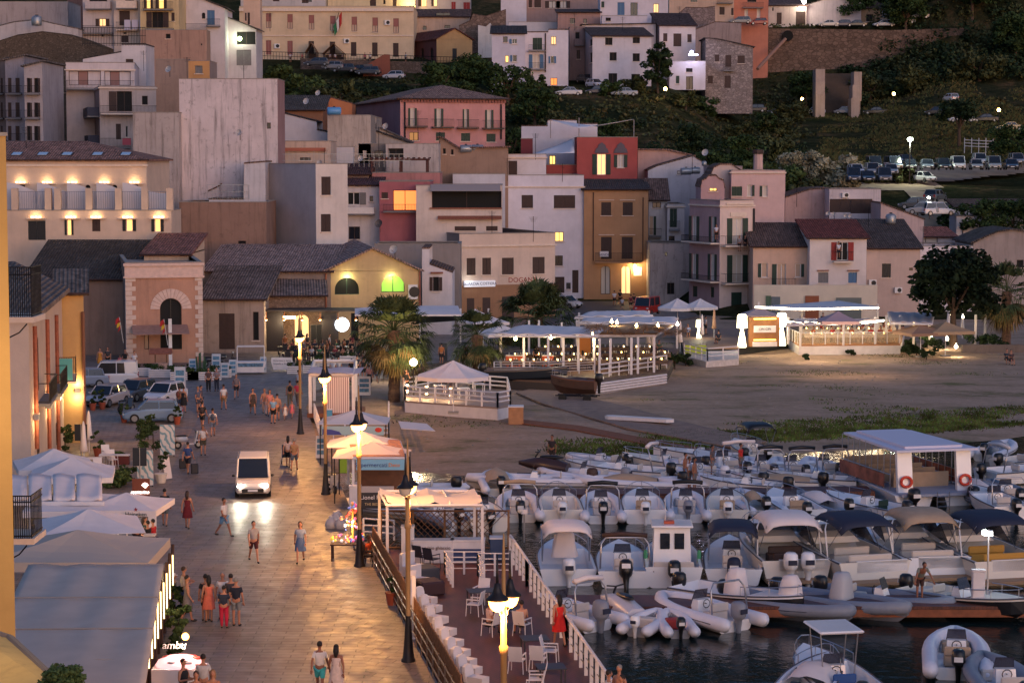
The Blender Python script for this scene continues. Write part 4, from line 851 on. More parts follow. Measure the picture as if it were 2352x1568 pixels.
h=H('stone_house','rough stone house with little central balcony on the hillside','A2',1735,420,2160,380,None,0,D=10,col=(156,138,134),dirt=.4,stone=1.0)
h.w('F',(1818,490,1858,555),(2022,500,2085,570),sh='b');h.w('F',(1912,495,1965,600),sh='b',kind='door');h.bal('F',(1890,570,1985,632),.9);h.w('F',(1755,680,1800,750),(1905,680,1960,790),sh='b',kind='door');h.fin(prof=[(1735,345),(1830,350),(2160,425)],rcol=(88,74,72))
h=H('blue_door_block','white block with blue doors and round wall lamps','A2',790,-60,1400,398,None,0,D=10,col=(214,204,218),dirt=.08)
h.w('F',(945,22,1008,138),kind='door',sh='u');h.w('F',(1062,25,1125,140),kind='door',pane='k',frame=mat((70,100,110),.6));h.w('F',(1268,35,1315,115),pane='l');h.w('F',(800,15,828,70),sh='g');h.fin()
h=H('low_white_wall','white terrace wall below the blue doors','A2',805,145,1212,392,None,0,D=3,col=(206,198,216),dirt=.1,cat='wall');h.w('F',(840,160,885,190),pane='x');h.fin()
h=H('rust_plaster_house','pinkish brown house with flat dark roof','A2',410,110,790,396,None,0,D=10,col=(176,132,124),dirt=.3);h.w('F',(520,165,560,215),(640,170,670,210),pane='k');h.fin('mono',1.2,(84,72,70),.2)
h=H('roof_garden_terrace','white terrace with big parasol and planters at the top','A2',-30,200,412,400,None,0,D=6,col=(206,200,210),dirt=.1,cat='terrace');h.fin()
h=H('brown_top_house','dim tall brown flats at the top edge with open shutters','A2',130,-140,790,415,None,0,D=8,col=(176,138,130),dirt=.25);h.w('F',(330,10,395,75),(430,10,490,75),pane='w',sh='b',open_='lr');h.w('F',(150,0,180,70),(200,0,260,70),pane='x',sh='b');h.fin()
h=H('white_top_block','blank white block corner at the top centre','A2',-100,-140,130,412,None,0,D=8,col=(216,208,222),dirt=.05);h.fin()
h=H('peach_top_flats','peach flats row along the high street with small balconies','A2',1408,-160,1990,448,None,0,D=8,col=(206,170,146),dirt=.2);h.w('F',(1860,65,1905,135),(1995-30,75,1985,140),sh='b');h.w('F',(1600,-40,1660,20),(1840,-60,1890,5),pane='k');h.bal('F',(1835,-10,1975,30),1.0);h.fin()
h=H('coral_top_flats','coral pink flats above the red parked car','A2',1990,-160,2300,450,None,0,D=8,col=(216,124,96),dirt=.15);h.w('F',(2085,85,2115,150),(2195,80,2225,160),pane='w',frame=WHT);h.bal('F',(2065,10,2250,72),1.0);h.w('F',(2110,-60,2190,20),pane='x');h.fin()
h=H('stone_ruin_block','square rough stone block beside the high street','A2',1500,140,1820,425,None,0,D=5,col=(150,128,126),dirt=.6,stone=.7,cat='ruin');h.fin(prof=[(1500,120),(1560,70),(1720,75),(1820,60)],over=0)
h=H('plaster_bank_wall','patched plaster wall stepping down under the high street','A2',1640,290,2055,418,None,0,D=4,col=(160,138,138),dirt=.6,cat='wall');h.fin(prof=[(1640,270),(1820,200),(2055,210)],over=0)
h=H('high_white_house','long white house with tall blank wall on the high street','A3',345,35,836,468,None,0,D=9,col=(206,186,190),dirt=.3);h.w('F',(582,18,596,38),(712,112,724,138),pane='x',sill=False);h.fin(prof=[(345,50),(560,-20),(836,-90)],rcol=(90,76,74))
h=H('high_garage_house','low white house with brown garage door and bright wall lamp','A3',5,50,345,466,None,0,D=9,col=(202,178,170),dirt=.35);h.w('F',(250,105,335,240),(78,115,122,220),kind='door',sh='b');h.w('F',(38,70,50,100),pane='x',sill=False);h.fin('mono',2,(110,86,84),.3)
a,z=h.loc('F',318,22);b=MB();b.ball(h.P('F',a,1.2,z),.45);b.tube([h.P('F',a,1.2,z+.3),h.P('F',a-.4,-.2,z+.4)],.06,5);b.mk('lamp',glow((255,245,225),14),h.root);lamp('lamp_light',h.P('F',a,1.6,z-.6),420,(1,.9,.7),.3,h.root)
h=H('high_ochre_house','small dim ochre house with dark window','A3',836,75,1022,468,None,0,D=8,col=(176,130,92),dirt=.3);h.w('F',(880,130,938,195),pane='x');h.fin('mono',2,(84,68,64),.4)
h=H('high_white_cottage','small white cottage with wooden garage door','A3',1022,70,1225,468,None,0,D=8,col=(208,200,216),dirt=.15);h.w('F',(1090,148,1168,215),kind='door',sh='b');h.w('F',(1045,140,1060,160),pane='x',sill=False);h.fin('mono',1.6,(70,62,62),.4)
h=H('high_red_house','dark red house with pale arched doorway','A3',1225,60,1540,468,None,0,D=8,col=(140,62,60),dirt=.2);h.w('F',(1260,115,1325,195),arch=True,pane='x',kind='door');h.w('F',(1250,-20,1310,65),sh='b');h.fin(prof=[(1225,-40),(1365,-40),(1366,40),(1540,30)],rcol=(90,74,72))
h=H('high_far_house','last white house under a bright lamp at the wooded edge','A3',1540,25,1840,472,None,0,D=8,col=(180,168,170),dirt=.4);h.fin()
a,z=h.loc('F',1725,5);b=MB();b.ball(h.P('F',a,1.2,z+.8),.4);b.tube([h.P('F',a,1.2,z+.8),h.P('F',a,0,z-.4)],.06,5);b.mk('lamp',glow((255,245,225),14),h.root);lamp('lamp_light',h.P('F',a,1.8,z+.2),300,(1,.9,.75),.3,h.root)
wallstrip('great_retaining_wall','high rough stone retaining wall under the right hand high street',[cv('A2',2055,235),cv('A3',0,258),cv('A3',500,262),cv('A3',1120,272),cv('A3',1800,250)],452,453,1.5,wall((126,98,82),.6,stone=.55),drop=16)
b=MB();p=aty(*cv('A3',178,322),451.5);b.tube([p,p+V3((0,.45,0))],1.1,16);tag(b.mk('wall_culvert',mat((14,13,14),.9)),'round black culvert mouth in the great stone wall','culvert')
b=MB();b.tube([aty(*cv('A3',155,352),451),aty(*cv('A2',2200,620),440)],.35,6);tag(b.mk('drain_pipe_run',mat((150,116,100),.8)),'long straight drain pipe descending from the culvert mouth','pipe')
STC=wall((176,152,142),.4)
for i,(x0,x1,y0,y1,dx,lb)in enumerate(((428,510,620,960,0,'left stepped concrete buttress of the hillside stairway'),(772,840,645,1000,-25,'right stepped concrete buttress of the hillside stairway'))):
 b=MB()
 for k in range(3):
  ya,yb=y0+(y1-y0)*k/3,y0+(y1-y0)*(k+1)/3;p=aty(*cv('A3',x0+dx*k/2,ya),414-k*2.5);q=aty(*cv('A3',x1+dx*k/2,yb),414-k*2.5);b.box(p.x-.4*k*0,p.y,q.z-3,q.x,p.y+4,p.z)
 tag(b.mk('stair_buttress',STC),lb,'buttress','concrete buttresses on the hill')
b=MB()
for k in range(14):
 p=aty(*cv('A3',512,660+k*22),434-k*1.2);q=aty(*cv('A3',770,660+k*22),434-k*1.2);b.box(p.x,p.y,p.z-2.5,q.x,p.y+1.4,p.z)
tag(b.mk('hill_stairway',wall((88,74,66),.5)),'wide dark stairway between the two concrete buttresses','stairway')
for x,y,Y,r,lb in((560,850,298,.8,'pale dish on the orange slope house'),(1070,1100,266,.95,'large dish on the nested gable ridge'),(1165,1150,266,.8,'smaller dish right of the gable ridge'),(455,925,285,.9,'white dish on the mossy roof'),(575,1480,239,.7,'dish above the railed white roof'),(945,1440,240,.7,'round dish at the dark tiles'),(1735,1385+3*0,0,0,'')):
 if Y:dish(*cv('A1',x,y),Y,lb,r)
dish(*cv('A2',1735,1385),274,'big tilted dish high above the steel tank',.9);dish(*cv('B1',1238,690),203,'large dish behind the warehouse gable',.85);dish(*cv('B1',1105,455),232,'dark grey mesh dish beside the balustrade house',.9,mat((96,90,90),.6));dish(*cv('A0',1515,640),262,'white dish left of the orange cabin',.85);dish(*cv('A0',2145,1210),234,'dish on the awning flat house',.7)
for i,(x,y)in enumerate(((540,365),(590,370),(700,390),(742,390))):dish(*cv('B3',x,y),247,['first','second','third','fourth'][i]+' from the left of the four dishes on the mossy roof behind the red roof',.5)
for i,(x,y,Y)in enumerate(((60,325,214),(330,150,290),(430,180,250),(560,180,238),(620,60,318),(700,210,300),(745,372,228),(870,330,248),(960,300,262),(1010,330,262),(1165,400,262),(1230,352,266),(1292,402,262),(1225,538,233),(1130,535,234),(1480,350,285),(1590,385,262),(1760,390,256),(1995,505,240),(2120,560,238),(1320,60,376),(1430,58,376),(1560,40,390),(300,20,324),(1830,460,262),(2290,470,266))):
 p=aty(x,y,Y);h_=1.4+.5*(i%3);b=MB();b.tube([p-V3((0,0,.8)),p+V3((0,0,h_))],.03,4)
 for k in range(4):b.tube([p+V3((-.45+.06*k,0,h_-.1-.14*k)),p+V3((.45-.06*k,0,h_-.1-.14*k))],.014,3)
 tag(b.mk('aerial',IRON),'thin television aerial standing on a rooftop of the town','aerial','television aerials on the roofs')
 # ---  vegetation
def leafmat(c,key):
 k=('leaf',c,key)
 if k in MC:return MC[k]
 m,nt,b,P,O=newmat('foliage');MC[k]=m;cl=lin(c)
 n=tex(nt,'Noise',P,Scale=.7,Detail=4);n2=tex(nt,'Noise',P,Scale=5.0,Detail=2)
 a=ramp(nt,n.outputs[0],[(.35,tuple(x*.45 for x in cl)),(.65,tuple(x*1.5 for x in cl))]);a=mixc(nt,.6,a,ramp(nt,n2 .outputs[0],[(.35,(.45,.5,.4)),(.65,(1.5,1.5,1.2))]),'MULTIPLY')
 nt.links.new(a,b.inputs['Base Color']);b.inputs['Roughness'].default_value=.75;b.inputs['Specular IOR Level'].default_value=.1;return m
LEAF=leafmat((56,72,44),1);LEAFD=leafmat((44,58,40),2);LEAFP=leafmat((70,84,52),3);SCRUB=leafmat((72,76,52),4);DRY=leafmat((86,78,54),5)
BARK=mat((84,66,54),.9,var=.3,vs=5,bump=.5)
def leaves(b,c,r,n,s,rn,m=0,shell=.55):
 for _ in range(n):
  d=V3((rn.gauss(0,1),rn.gauss(0,1),rn.gauss(0,1))).normalized();k=(shell+(1-shell)*rn.random())
  p=V3((c[0]+d.x*r[0]*k,c[1]+d.y*r[1]*k,c[2]+d.z*r[2]*k))
  u=V3((rn.gauss(0,1),rn.gauss(0,1),rn.gauss(0,.6))).normalized();v=u.cross(d+V3((rn.gauss(0,.4),rn.gauss(0,.4),.2))).normalized();q=s*rn.uniform(.6,1.3)
  b.face([p-u*q-v*q*.4,p+u*q*.2-v*q*.6,p+u*q+v*q*.3,p-u*q*.3+v*q*.6],m)
def crown(b,c,R_,H_,rn,n=26,ls=.35,per=70,m=0,flat=.7):
 for i in range(n):
  t=rn.uniform(0,2*pi);rr=R_*rn.random()**.5*.8;z=rn.uniform(-.5,.5)*H_*(1-.5*(rr/R_)**2)
  s=R_*rn.uniform(.22,.4);leaves(b,(c[0]+rr*cos(t),c[1]+rr*sin(t),c[2]+z),(s,s,s*flat),per,ls,rn,m)
TC={}
def tree_proto(kind):
 if kind in TC:return TC[kind]
 rn=random.Random(hash(kind)%999 if not isinstance(kind,int)else kind)
 K={'round':(4.2,4.4,4.6,34,.26,80,LEAF),'bush':(1.6,1.9,1.1,14,.18,60,LEAF),'tall':(2.8,7.5,5.6,34,.28,70,LEAFD),'pine':(3.6,2.6,5.4,26,.24,80,LEAFD),'low':(3.2,3.2,2.2,26,.27,80,SCRUB),'reed':(2.6,3.6,2.2,24,.3,80,LEAFP),'potted':(.45,.8,.75,10,.09,45,LEAF),'big':(5.0,7.0,6.4,64,.3,110,LEAF)}[kind]
 R_,H_,zc,n,ls,per,m=K
 t=bpy.data.objects.new('proto',None)
 b=MB();crown(b,(0,0,zc),R_,H_,rn,n,ls,per);c=b.mk('crown',m,t)
 if kind!='potted':
  b=MB();b.tube([(0,0,-.6),(.15,.05,zc*.4),(0,0,zc)],[.09*R_,.06*R_,.03*R_],7)
  for i in range(5):
   a=i*1.25;b.tube([(.08,.03,zc*.5),(cos(a)*R_*.4,sin(a)*R_*.4,zc+H_*.1)],[.04*R_,.015*R_],5)
  b.mk('trunk',BARK,t)
 TC[kind]=t;return t
def tree(kind,p,label,name='tree',sc=1,cat='tree',group=None,rz=None,m=None):
 pr=tree_proto(kind);t=em(name,p,rnd.uniform(0,6)if rz is None else rz,label,cat,group)
 t.scale=(sc,sc,sc)if not isinstance(sc,tuple)else sc
 for ch in pr.children:
  c=ch.copy();COL.objects.link(c);c.parent=t
  if m and c.name.startswith('crown'):c.data=c.data.copy();c.data.materials[0]=m
 return t
def drop_protos():
 for pr in TC.values():
  for ch in list(pr.children):bpy.data.objects.remove(ch)
  bpy.data.objects.remove(pr)
def palm(p,h,R_,label,name='palm_tree',nf=64,seed=1,lit=False):
 rn=random.Random(seed);t=em(name,p,rn.uniform(0,6),label,'palm tree');b=MB()
 n=14;b.tube([(.1*sin(i*.5),0,h*i/n-.4*(i==0))for i in range(n+1)],[(.42-.1*i/n+(.05 if i%2 else 0))*(1+.35*(i>n-3))for i in range(n+1)],10);b.mk('trunk',mat((104,78,62),.9,var=.4,vs=6,bump=.8,bs=5),t)
 f=MB();dry=MB()
 for i in range(nf):
  a=rn.uniform(0,2*pi);el=R(rn.uniform(-50,85)if i>nf*.25 else rn.uniform(-80,-25));L=R_*rn.uniform(.5,.66)
  d=V3((cos(a)*cos(el),sin(a)*cos(el),sin(el)));o=V3((0,0,h));e=o+d*L-V3((0,0,.12*L))
  g=dry if(i<=nf*.25 and rn.random()<.7)else f
  g.tube([o,o+d*L*.5+V3((0,0,.05)),e],.022,3)
  side=d.cross(V3((0,0,1))).normalized()if abs(d.z)<.95 else V3((1,0,0));up=side.cross(d).normalized();BL=R_*rn.uniform(.4,.52)
  for k in range(15):
   w=(k/14-.5)*2.5;dd=(d*cos(w)+side*sin(w)+up*rn.uniform(-.12,.12)).normalized();q=e+dd*BL*.62;tip=e+dd*BL*(1-.15*abs(w))-V3((0,0,BL*rn.uniform(.12,.4)))
   s2=dd.cross(up).normalized()*BL*.045
   g.face([e-s2*.4,e+s2*.4,q+s2,q-s2]);g.face([q-s2,q+s2,tip])
 f.mk('fronds',leafmat((74,84,58),9),t)
 if dry.v:dry.mk('dry_fronds',leafmat((120,100,70),10),t)
 return t
palm(atz(905,916),4.9,3.2,'big fan palm with thick trunk by the steps to the beach',nf=120,seed=3)
palm(bz(962,880)+V3((0,0,0)),1.2,1.5,'small low fan palm lit by the globe lamp',nf=36,seed=5)
palm(bz(1096,868),3.4,2.7,'slender dim palm between the umbrella and the pergola restaurant',nf=60,seed=8)
palm(atz(1236,790),2.4,4.2,'broad dark palm rising behind the pergola roof',nf=150,seed=11)
palm(atz(1886,742),2.1,1.9,'small palm in front of the light strips of the white restaurant',nf=46,seed=14)
tree('big',atz(2190,815,-.2)+V3((0,0,1.2)),'great dark evergreen standing over the right hand restaurant garden','shade_tree',(.86,.86,.8),m=leafmat((30,42,30),77))
palm(atz(2310,800,-.2),5.2,3.4,'tall feathery palm dim at the right edge of the garden',nf=60,seed=21)
for x,y,Y,k,s,lb in((1010,218,352,'round',1.0,'left crown of the dark grove above the pink villa'),(1085,205,356,'big',.75,'highest crown of the dark grove above the pink villa'),(1165,225,350,'round',1.0,'right crown of the dark grove above the pink villa'),(1040,245,342,'round',.85,'low front crown of the grove above the pink villa'),(1230,250,335,'round',.95,'dark tree right of the pink villa roof'),(1175,275,318,'round',.8,'tree squeezed against the pink villa corner'),(945,245,340,'low',1.0,'bushy tree left of the pink villa roof ridge'),(640,165,362,'reed',1.3,'grey green tree beside the white tower top'),(700,195,352,'reed',1.3,'pale feathery tree on the slope right of the tower'),(770,215,345,'low',1.3,'scrubby tree in the middle of the green slope'),(850,235,338,'low',1.3,'scrubby tree left of the pink villa'),(690,228,330,'low',1.2,'low tree just above the orange sloping roof'),(518,118,318,'pine',.75,'umbrella pine above the white tower by the lamp lit veranda'),(355,140,288,'bush',1.5,'dark bush at the railed villa roof'),(410,138,286,'bush',1.6,'dark bush right of the villa railing'),(515,175,262,'round',.55,'olive grey bush beside the orange cabin'),(548,165,266,'bush',1.3,'small shrub behind the orange cabin'),(448,112,300,'bush',1.1,'potted looking shrub on the garden wall'),(1512,205,362,'tall',1.0,'tall dark tree in front of the canopy house'),(1455,200,364,'low',.8,'scrub tree under the square window house'),(1575,215,358,'low',.7,'low tree glowing green beside the hillside lamp'),(1235,190,362,'bush',1.6,'garden shrub in front of the tall white house'),(1400,205,360,'bush',1.4,'shrub near the parked white cars'),(1620,205,366,'bush',1.6,'bush under the canopy house door'),(1700,200,366,'low',.8,'bushy tree under the stone house'),(1760,190,372,'round',.6,'round tree right of the stone house'),(1850,168,425,'round',1.05,'wide dark tree above the left concrete buttress'),(1820,215,400,'low',1.1,'dark low tree left of the buttress foot'),(1780,250,372,'low',1.0,'low dark tree by the dim parked cars'),(1300,265,330,'low',1.2,'grey scrub tree behind the white roof volume'),(1380,275,322,'round',.8,'tree behind the shade sail poles'),(1450,300,312,'low',1.2,'scrub tree above the salmon roof'),(1540,310,308,'pine',.8,'leaning dark pine behind the roofs'),(1590,300,312,'tall',.85,'cypress like dark tree behind the roof tanks'),(1640,320,300,'round',.8,'dark tree behind the gabled roof room'),(1700,300,308,'round',.9,'dark tree above the pink parapet'),(1730,350,288,'reed',1.2,'pale reedy tree beside the pink long roof'),(1790,360,286,'reed',1.2,'reed clump tree above the pink wall'),(1840,340,292,'round',.8,'dark tree left of the oleander'),(1770,275,325,'low',1.2,'brown green tree in the middle of the right slope'),(1860,400,280,'low',1.0,'reddish dark tree at the car park edge'),(1925,350,292,'reed',1.25,'pale flowering oleander above the car park'),(2010,330,300,'low',.9,'low bush left of the bright car park lamp'),(2070,340,300,'low',.8,'low bush right of the bright car park lamp'),(2205,275,345,'pine',1.1,'spreading pine beside the white cars on the hill'),(2330,300,320,'round',.95,'dark tree at the right edge by the globe lamp'),(2200,430,268,'bush',1.6,'dark hedge tree beside the track'),(2260,445,262,'round',.8,'wide dark tree over the tiled white house'),(2330,430,262,'round',.8,'dark tree at the right edge above the tiled house'),(1960,140,470,'big',.9,'wooded slope tree nearest the great wall'),(2020,100,480,'big',1.0,'tree at the top of the wooded slope by the last house'),(2080,170,455,'big',1.0,'middle tree of the wooded slope'),(2150,110,470,'big',1.1,'upper middle tree of the wooded slope'),(2230,150,455,'big',1.1,'tree on the wooded slope above the pine'),(2310,100,460,'big',1.2,'tree in the top right corner'),(2330,190,440,'big',1.0,'right edge tree of the wooded slope'),(2000,210,430,'low',1.5,'low scrub tree right of the concrete buttress'),(2100,225,425,'low',1.4,'low scrub tree below the wooded slope'),(2250,220,425,'low',1.6,'brownish scrub tree under the right wooded slope'),(2060,50,490,'big',1.1,'crown at the skyline left of the last house lamp'),(2200,40,490,'big',1.2,'crown at the very top of the wooded slope'),(2290,30,490,'big',1.2,'second crown in the top right corner')):
 p=aty(x,y,Y);z=terr(p.x,Y);tree(k,(p.x,Y,z-.4),lb,{'bush':'shrub','low':'tree','reed':'tree','pine':'pine_tree'}.get(k,'tree'),s,'shrub' if k=='bush' else 'tree',m=leafmat((150,145,130),30)if 'oleander' in lb else None)
rn=random.Random(4);b=MB();g=MB()
for i in range(9000):
 px=rn.uniform(560,2420);Y=rn.uniform(268,500);X=(px-1176)/FPX*Y
 if px<1250 and(Y>384 or Y<296):continue
 if 1250<=px<1640 and Y>366:continue
 if px>=1640 and 282<Y<326 and px>1960:continue
 if px>1960 and Y<286:continue
 if px>1840 and 326<Y<425 and rn.random()<.93:continue
 v=noise.noise(V3((X*.05,Y*.05,7)))
 if v<-.4:continue
 z=terr(X,Y);s=rn.uniform(.5,1.7)
 leaves(b,(X,Y,z+.1),(s,s,s*.55),9,.34,rn,0 if rn.random()<.72 else 1)
tag(b.mk('hillside_scrub',[SCRUB,DRY]),kind='stuff')
b=MB()
for i in range(19000):
 X=rn.uniform(-8,62);Y=rn.uniform(118,205)if i<8000 else shore_y(X)+3+abs(rn.gauss(0,5));t=Y-shore_y(X)
 if t<2:continue
 if X<-9+(Y-118)*.02:continue
 v=noise.noise(V3((X*.10,Y*.22,1)))+(.7 if 4<t<12 and X>8 else 0)+(.2 if t>55 else 0)
 if v<.36:continue
 z=beachz(X,Y);
 for k in range(4):
  a=rn.uniform(0,6.3);q=.1 if i<8000 else.16;x,y=X+rn.gauss(0,.3),Y+rn.gauss(0,.3);b.face([(x-q*.3,y,z),(x+q*.3,y,z),(x+q*cos(a)*.7,y+q*sin(a)*.7,z+q*rn.uniform(.6,1.3))],0 if rn.random()<.6 else 1)
tag(b.mk('beach_weeds',[leafmat((84,104,50),12),DRY]),kind='stuff')
b=MB();rn=random.Random(31)
for i in range(520):
 if i<330:px,Y=rn.uniform(1935,2420),rn.uniform(424,505)
 elif i<450:px,Y=rn.uniform(1240,1880),rn.uniform(290,340)
 else:px,Y=rn.uniform(620,1200),rn.uniform(322,366)
 if px<2010 and Y>452:continue
 X=(px-1176)/FPX*Y;r=rn.uniform(1.6,3.4)*(1 if i<330 else.6);z=terr(X,Y);k=rn.random()
 leaves(b,(X,Y,z+r*.6),(r,r,r*.85),95 if i<330 else 70,.4 if i<330 else.28,rn,0 if k<.6 else 1,.3)
tag(b.mk('wooded_slope',[LEAFD,SCRUB]),kind='stuff')
b=MB()
for i in range(5200):
 px,Y=rn.uniform(1880,2420),rn.uniform(318,430);X=(px-1176)/FPX*Y;z=terr(X,Y)
 if noise.noise(V3((X*.08,Y*.05,5)))<-.15:continue
 for k in range(3):x,y,q=X+rn.gauss(0,.5),Y+rn.gauss(0,.5),rn.uniform(.2,.55);b.face([(x-q*.5,y,z-.05),(x+q*.5,y,z-.05),(x+rn.gauss(0,q*.5),y-.1,z+q)],k%2)
tag(b.mk('meadow_grass',[SCRUB,DRY]),kind='stuff')
b=MB()
for i in range(700):X,Y=rn.uniform(-6,58),rn.uniform(118,196);q=rn.uniform(.03,.13);b.ball((X,Y,beachz(X,Y)),(q,q,q*.6),5,3)
tag(b.mk('beach_stones',mat((150,140,132),.9,var=.4,vs=.7)),kind='stuff')
# ---  waterfront: generic pieces
drop_protos()
CANV=mat((226,214,214),.8,var=.06,vs=1.5);CANVG=mat((176,164,164),.85,var=.1,vs=1.2);WPAINT=mat((222,214,216),.55,var=.1,vs=2);DECKB=mat((84,44,36),.6,var=.25,vs=1.5)
DKMET=mat((46,42,44),.45,.5)
def sc_at(y,z=0):return(y-360)/(CAMZ-z)
LH=None
def street_lamp(px,py,label,on=(1,1),z=.0,e=500,rz=.5,top=True):
 p=atz(px,py,z);t=em('street_lamp',p,rz,label,'street lamp','twin headed lamps along the promenade')
 b=MB();b.lathe([(.25,0),(.25,.08),(.21,.12),(.16,.55),(.12,1.15),(.09,1.5),(.09,1.6)],12);b.mk('base',DKMET,t,True)
 b=MB();b.lathe([(.085,1.6),(.085,4.6),(.12,4.65),(.12,4.8),(.085,4.85),(.08,5.6)],10);b.lathe([(.08,5.6),(.11,5.65),(.06,5.8),(.05,6.9),(.02,7.7),(0,7.75)],8);b.mk('pole',mat((170,130,84),.5),t,True)  # pole colour warmed to carry the lamp light falling on it
 for i,s in enumerate((-1,1)):
  b=MB();b.tube([(0,0,5.6),(s*.2,0,5.75),(s*.3,0,6.3),(s*.3,0,6.7)],.035,6);b.tube([(s*.3,0,6.3),(s*.3,0,7.25)],[.05,.02],6);b.mk('arm',DKMET,t,True)
  b=MB();b.lathe([(.0,.52),(.07,.5),(.1,.35),(.15,.22),(.28,.12),(.3,.07),(.2,.09)],14,(s*.3,0,6.0));sh=b.mk('lamp_shade',DKMET,t,True)
  b=MB();b.lathe([(.23,.08),(.22,-.02),(.17,-.15),(.08,-.22),(0,-.24)],14,(s*.3,0,6.0));b.mk('lamp_bowl',BULB if on[i]else CURT,sh,True)
  if on[i]:lamp('lamp_light',(s*.3,0,5.55),e,(1,.46,.13),.3,t)
 return t
street_lamp(938,1518,'street lamp rising from the paving edge nearest the white gate',(0,1),rz=1.35)
street_lamp(826,1300,'street lamp beside the toy seller, both heads lit',rz=1.3)
street_lamp(748,1135,'street lamp standing next to the white scooter',(1,1),rz=1.4)
street_lamp(690,996,'street lamp left of the curtained gazebo',(1,1),rz=1.5)
street_lamp(1157,1905,'lamp in the near foreground in front of the brown deck with two bright bowls',rz=1.0)
def globe_lamp(p,h,label,e=120,c=(1,.72,.35),r=.22,m=None,name='globe_lamp',cat='lamp',group=None):
 t=em(name,p,0,label,cat,group);b=MB();b.tube([(0,0,-.1),(0,0,h-r)],.05,6);b.mk('pole',DKMET,t)
 b=MB();b.ball((0,0,h),r,12,8);b.mk('globe',m or glow((255,214,140),22),t,True);lamp('lamp_light',(0,-.1,h+r+.12),e,c,.2,t);return t
globe_lamp(atz(950,930),3.0,'big glowing globe lamp in the small palm',300,(1,.72,.38),.26)
def umb(px,py,wm,label,h=2.6,sq=True,z=0,dm=None,rise=.75,m=None,rz=0,pole=True,val=.25,name='parasol',p=None,group='open parasols'):
 """px,py: pixel of the eave centre; the pole foot is found from the height"""
 q=p if p is not None else atz(px,py,z+h);t=em(name,(q.x,q.y,z),rz,label,'parasol',group);dm=dm or wm;b=MB();m=m or CANV
 n=4 if sq else 8;R0=(wm/2,dm/2)
 if sq:rim=[(-R0[0],-R0[1]),(R0[0],-R0[1]),(R0[0],R0[1]),(-R0[0],R0[1])]
 else:rim=[(R0[0]*cos(2*pi*(i+.5)/n),R0[1]*sin(2*pi*(i+.5)/n))for i in range(n)]
 for i in range(n):
  a,c=rim[i],rim[(i+1)%n];K=5
  for k in range(K):
   f0,f1=k/K,(k+1)/K
   def pt(u,f):
    x,y=a[0]+(c[0]-a[0])*u,a[1]+(c[1]-a[1])*u;sag=.07*wm*sin(pi*f)*.5*(1-abs(2*u-1))+.10*sin(pi*f)
    return(x*f,y*f,h+rise*(1-f)-sag*.5)
   for j in range(3):u0,u1=j/3,(j+1)/3;b.face([pt(u0,f0),pt(u1,f0),pt(u1,f1),pt(u0,f1)]if k else[pt(0,0),pt(u1,f1),pt(u0,f1)][::-1])
  if val:
   for j in range(4):
    u0,u1=j/4,(j+1)/4;P=[(a[0]+(c[0]-a[0])*u,a[1]+(c[1]-a[1])*u)for u in(u0,u1)];b.face([(*P[0],h),(*P[1],h),(*P[1],h-val),(*P[0],h-val)])
 b.mk('canopy',m,t,weld=True)
 if pole:
  b=MB();b.tube([(0,0,.12),(0,0,h+rise*.97)],.04,7);b.mk('pole',WPAINT,t);b=MBX(-.35,-.35,0,.35,.35,.12);b.mk('base',CONC,t)
  b=MB()
  for r_ in rim:b.tube([(0,0,h+rise-.45),(r_[0]*.95,r_[1]*.95,h-.03)],.018,4)
  b.mk('ribs',WPAINT,t)
 UT.append(t);return t
UT=[]
def closed_umbrella(p,label,h=2.4,m=None,group='closed parasols'):
 t=em('closed_parasol',p,0,label,'parasol',group);b=MB();b.lathe([(.05,h+.15),(.1,h-.1),(.17,h*.55),(.23,h*.35),(.12,h*.33)],9);b.mk('canopy',m or CANV,t,True);b=MB();b.tube([(0,0,0),(0,0,h+.2)],.03,5);b.mk('pole',WPAINT,t);return t
def rail(label,P,h=1.0,posts=1.2,bars=(.35,.65,1.0),m=None,thick=.05,name='white_railing',cat='railing',group=None,closed=False,sq=.09,bm=None):
 m=m or WPAINT;t=em(name,P[0],0,label,cat,group);o=V3(P[0]);Q=[V3(p)-o for p in P];rb=MB()
 for a,c in zip(Q,Q[1:]):
  L=(c-a).length;n=max(1,round(L/posts))
  for i in range(n+1):
   p=a.lerp(c,i/n);pb=MB();pb.box(p.x-sq/2,p.y-sq/2,p.z,p.x+sq/2,p.y+sq/2,p.z+h);pb.mk('post',m,t)
  for z in bars:rb.tube([a+V3((0,0,z)),c+V3((0,0,z))],thick/2,4)
 rb.mk('rails',bm or m,t);return t
 # ---  harbour deck on the right of the promenade
DZ=-.12
D=lambda x,y:tuple(atz(x,y,DZ))
b=MB();b.slab([D(858,1262),D(1168,1262),D(1425,1640),D(1460,1760),D(1110,1760),D(1012,1575)],.3)
m,nt,bb_,P,O=newmat('decking');w=tex(nt,'Wave',mapping(nt,P,(1,1,1),(0,0,.5)),Scale=2.2,Distortion=0,bands_direction='X');n=tex(nt,'Noise',mapping(nt,P,(3,.6,1),(0,0,.5)),Scale=1,Detail=6)
cl=lin((92,48,40));a=mixc(nt,.8,ramp(nt,n.outputs[0],[(.3,tuple(x*.55 for x in cl)),(.7,tuple(x*1.3 for x in cl))]),ramp(nt,w.outputs[0],[(.02,(.25,)*3),(.1,(1,1,1))]),'MULTIPLY');nt.links.new(a,bb_.inputs['Base Color']);bb_.inputs['Roughness'].default_value=.5;DECKM=m
tag(b.mk('harbour_deck',DECKM),'brown timber terrace built over the harbour beside the promenade','deck')
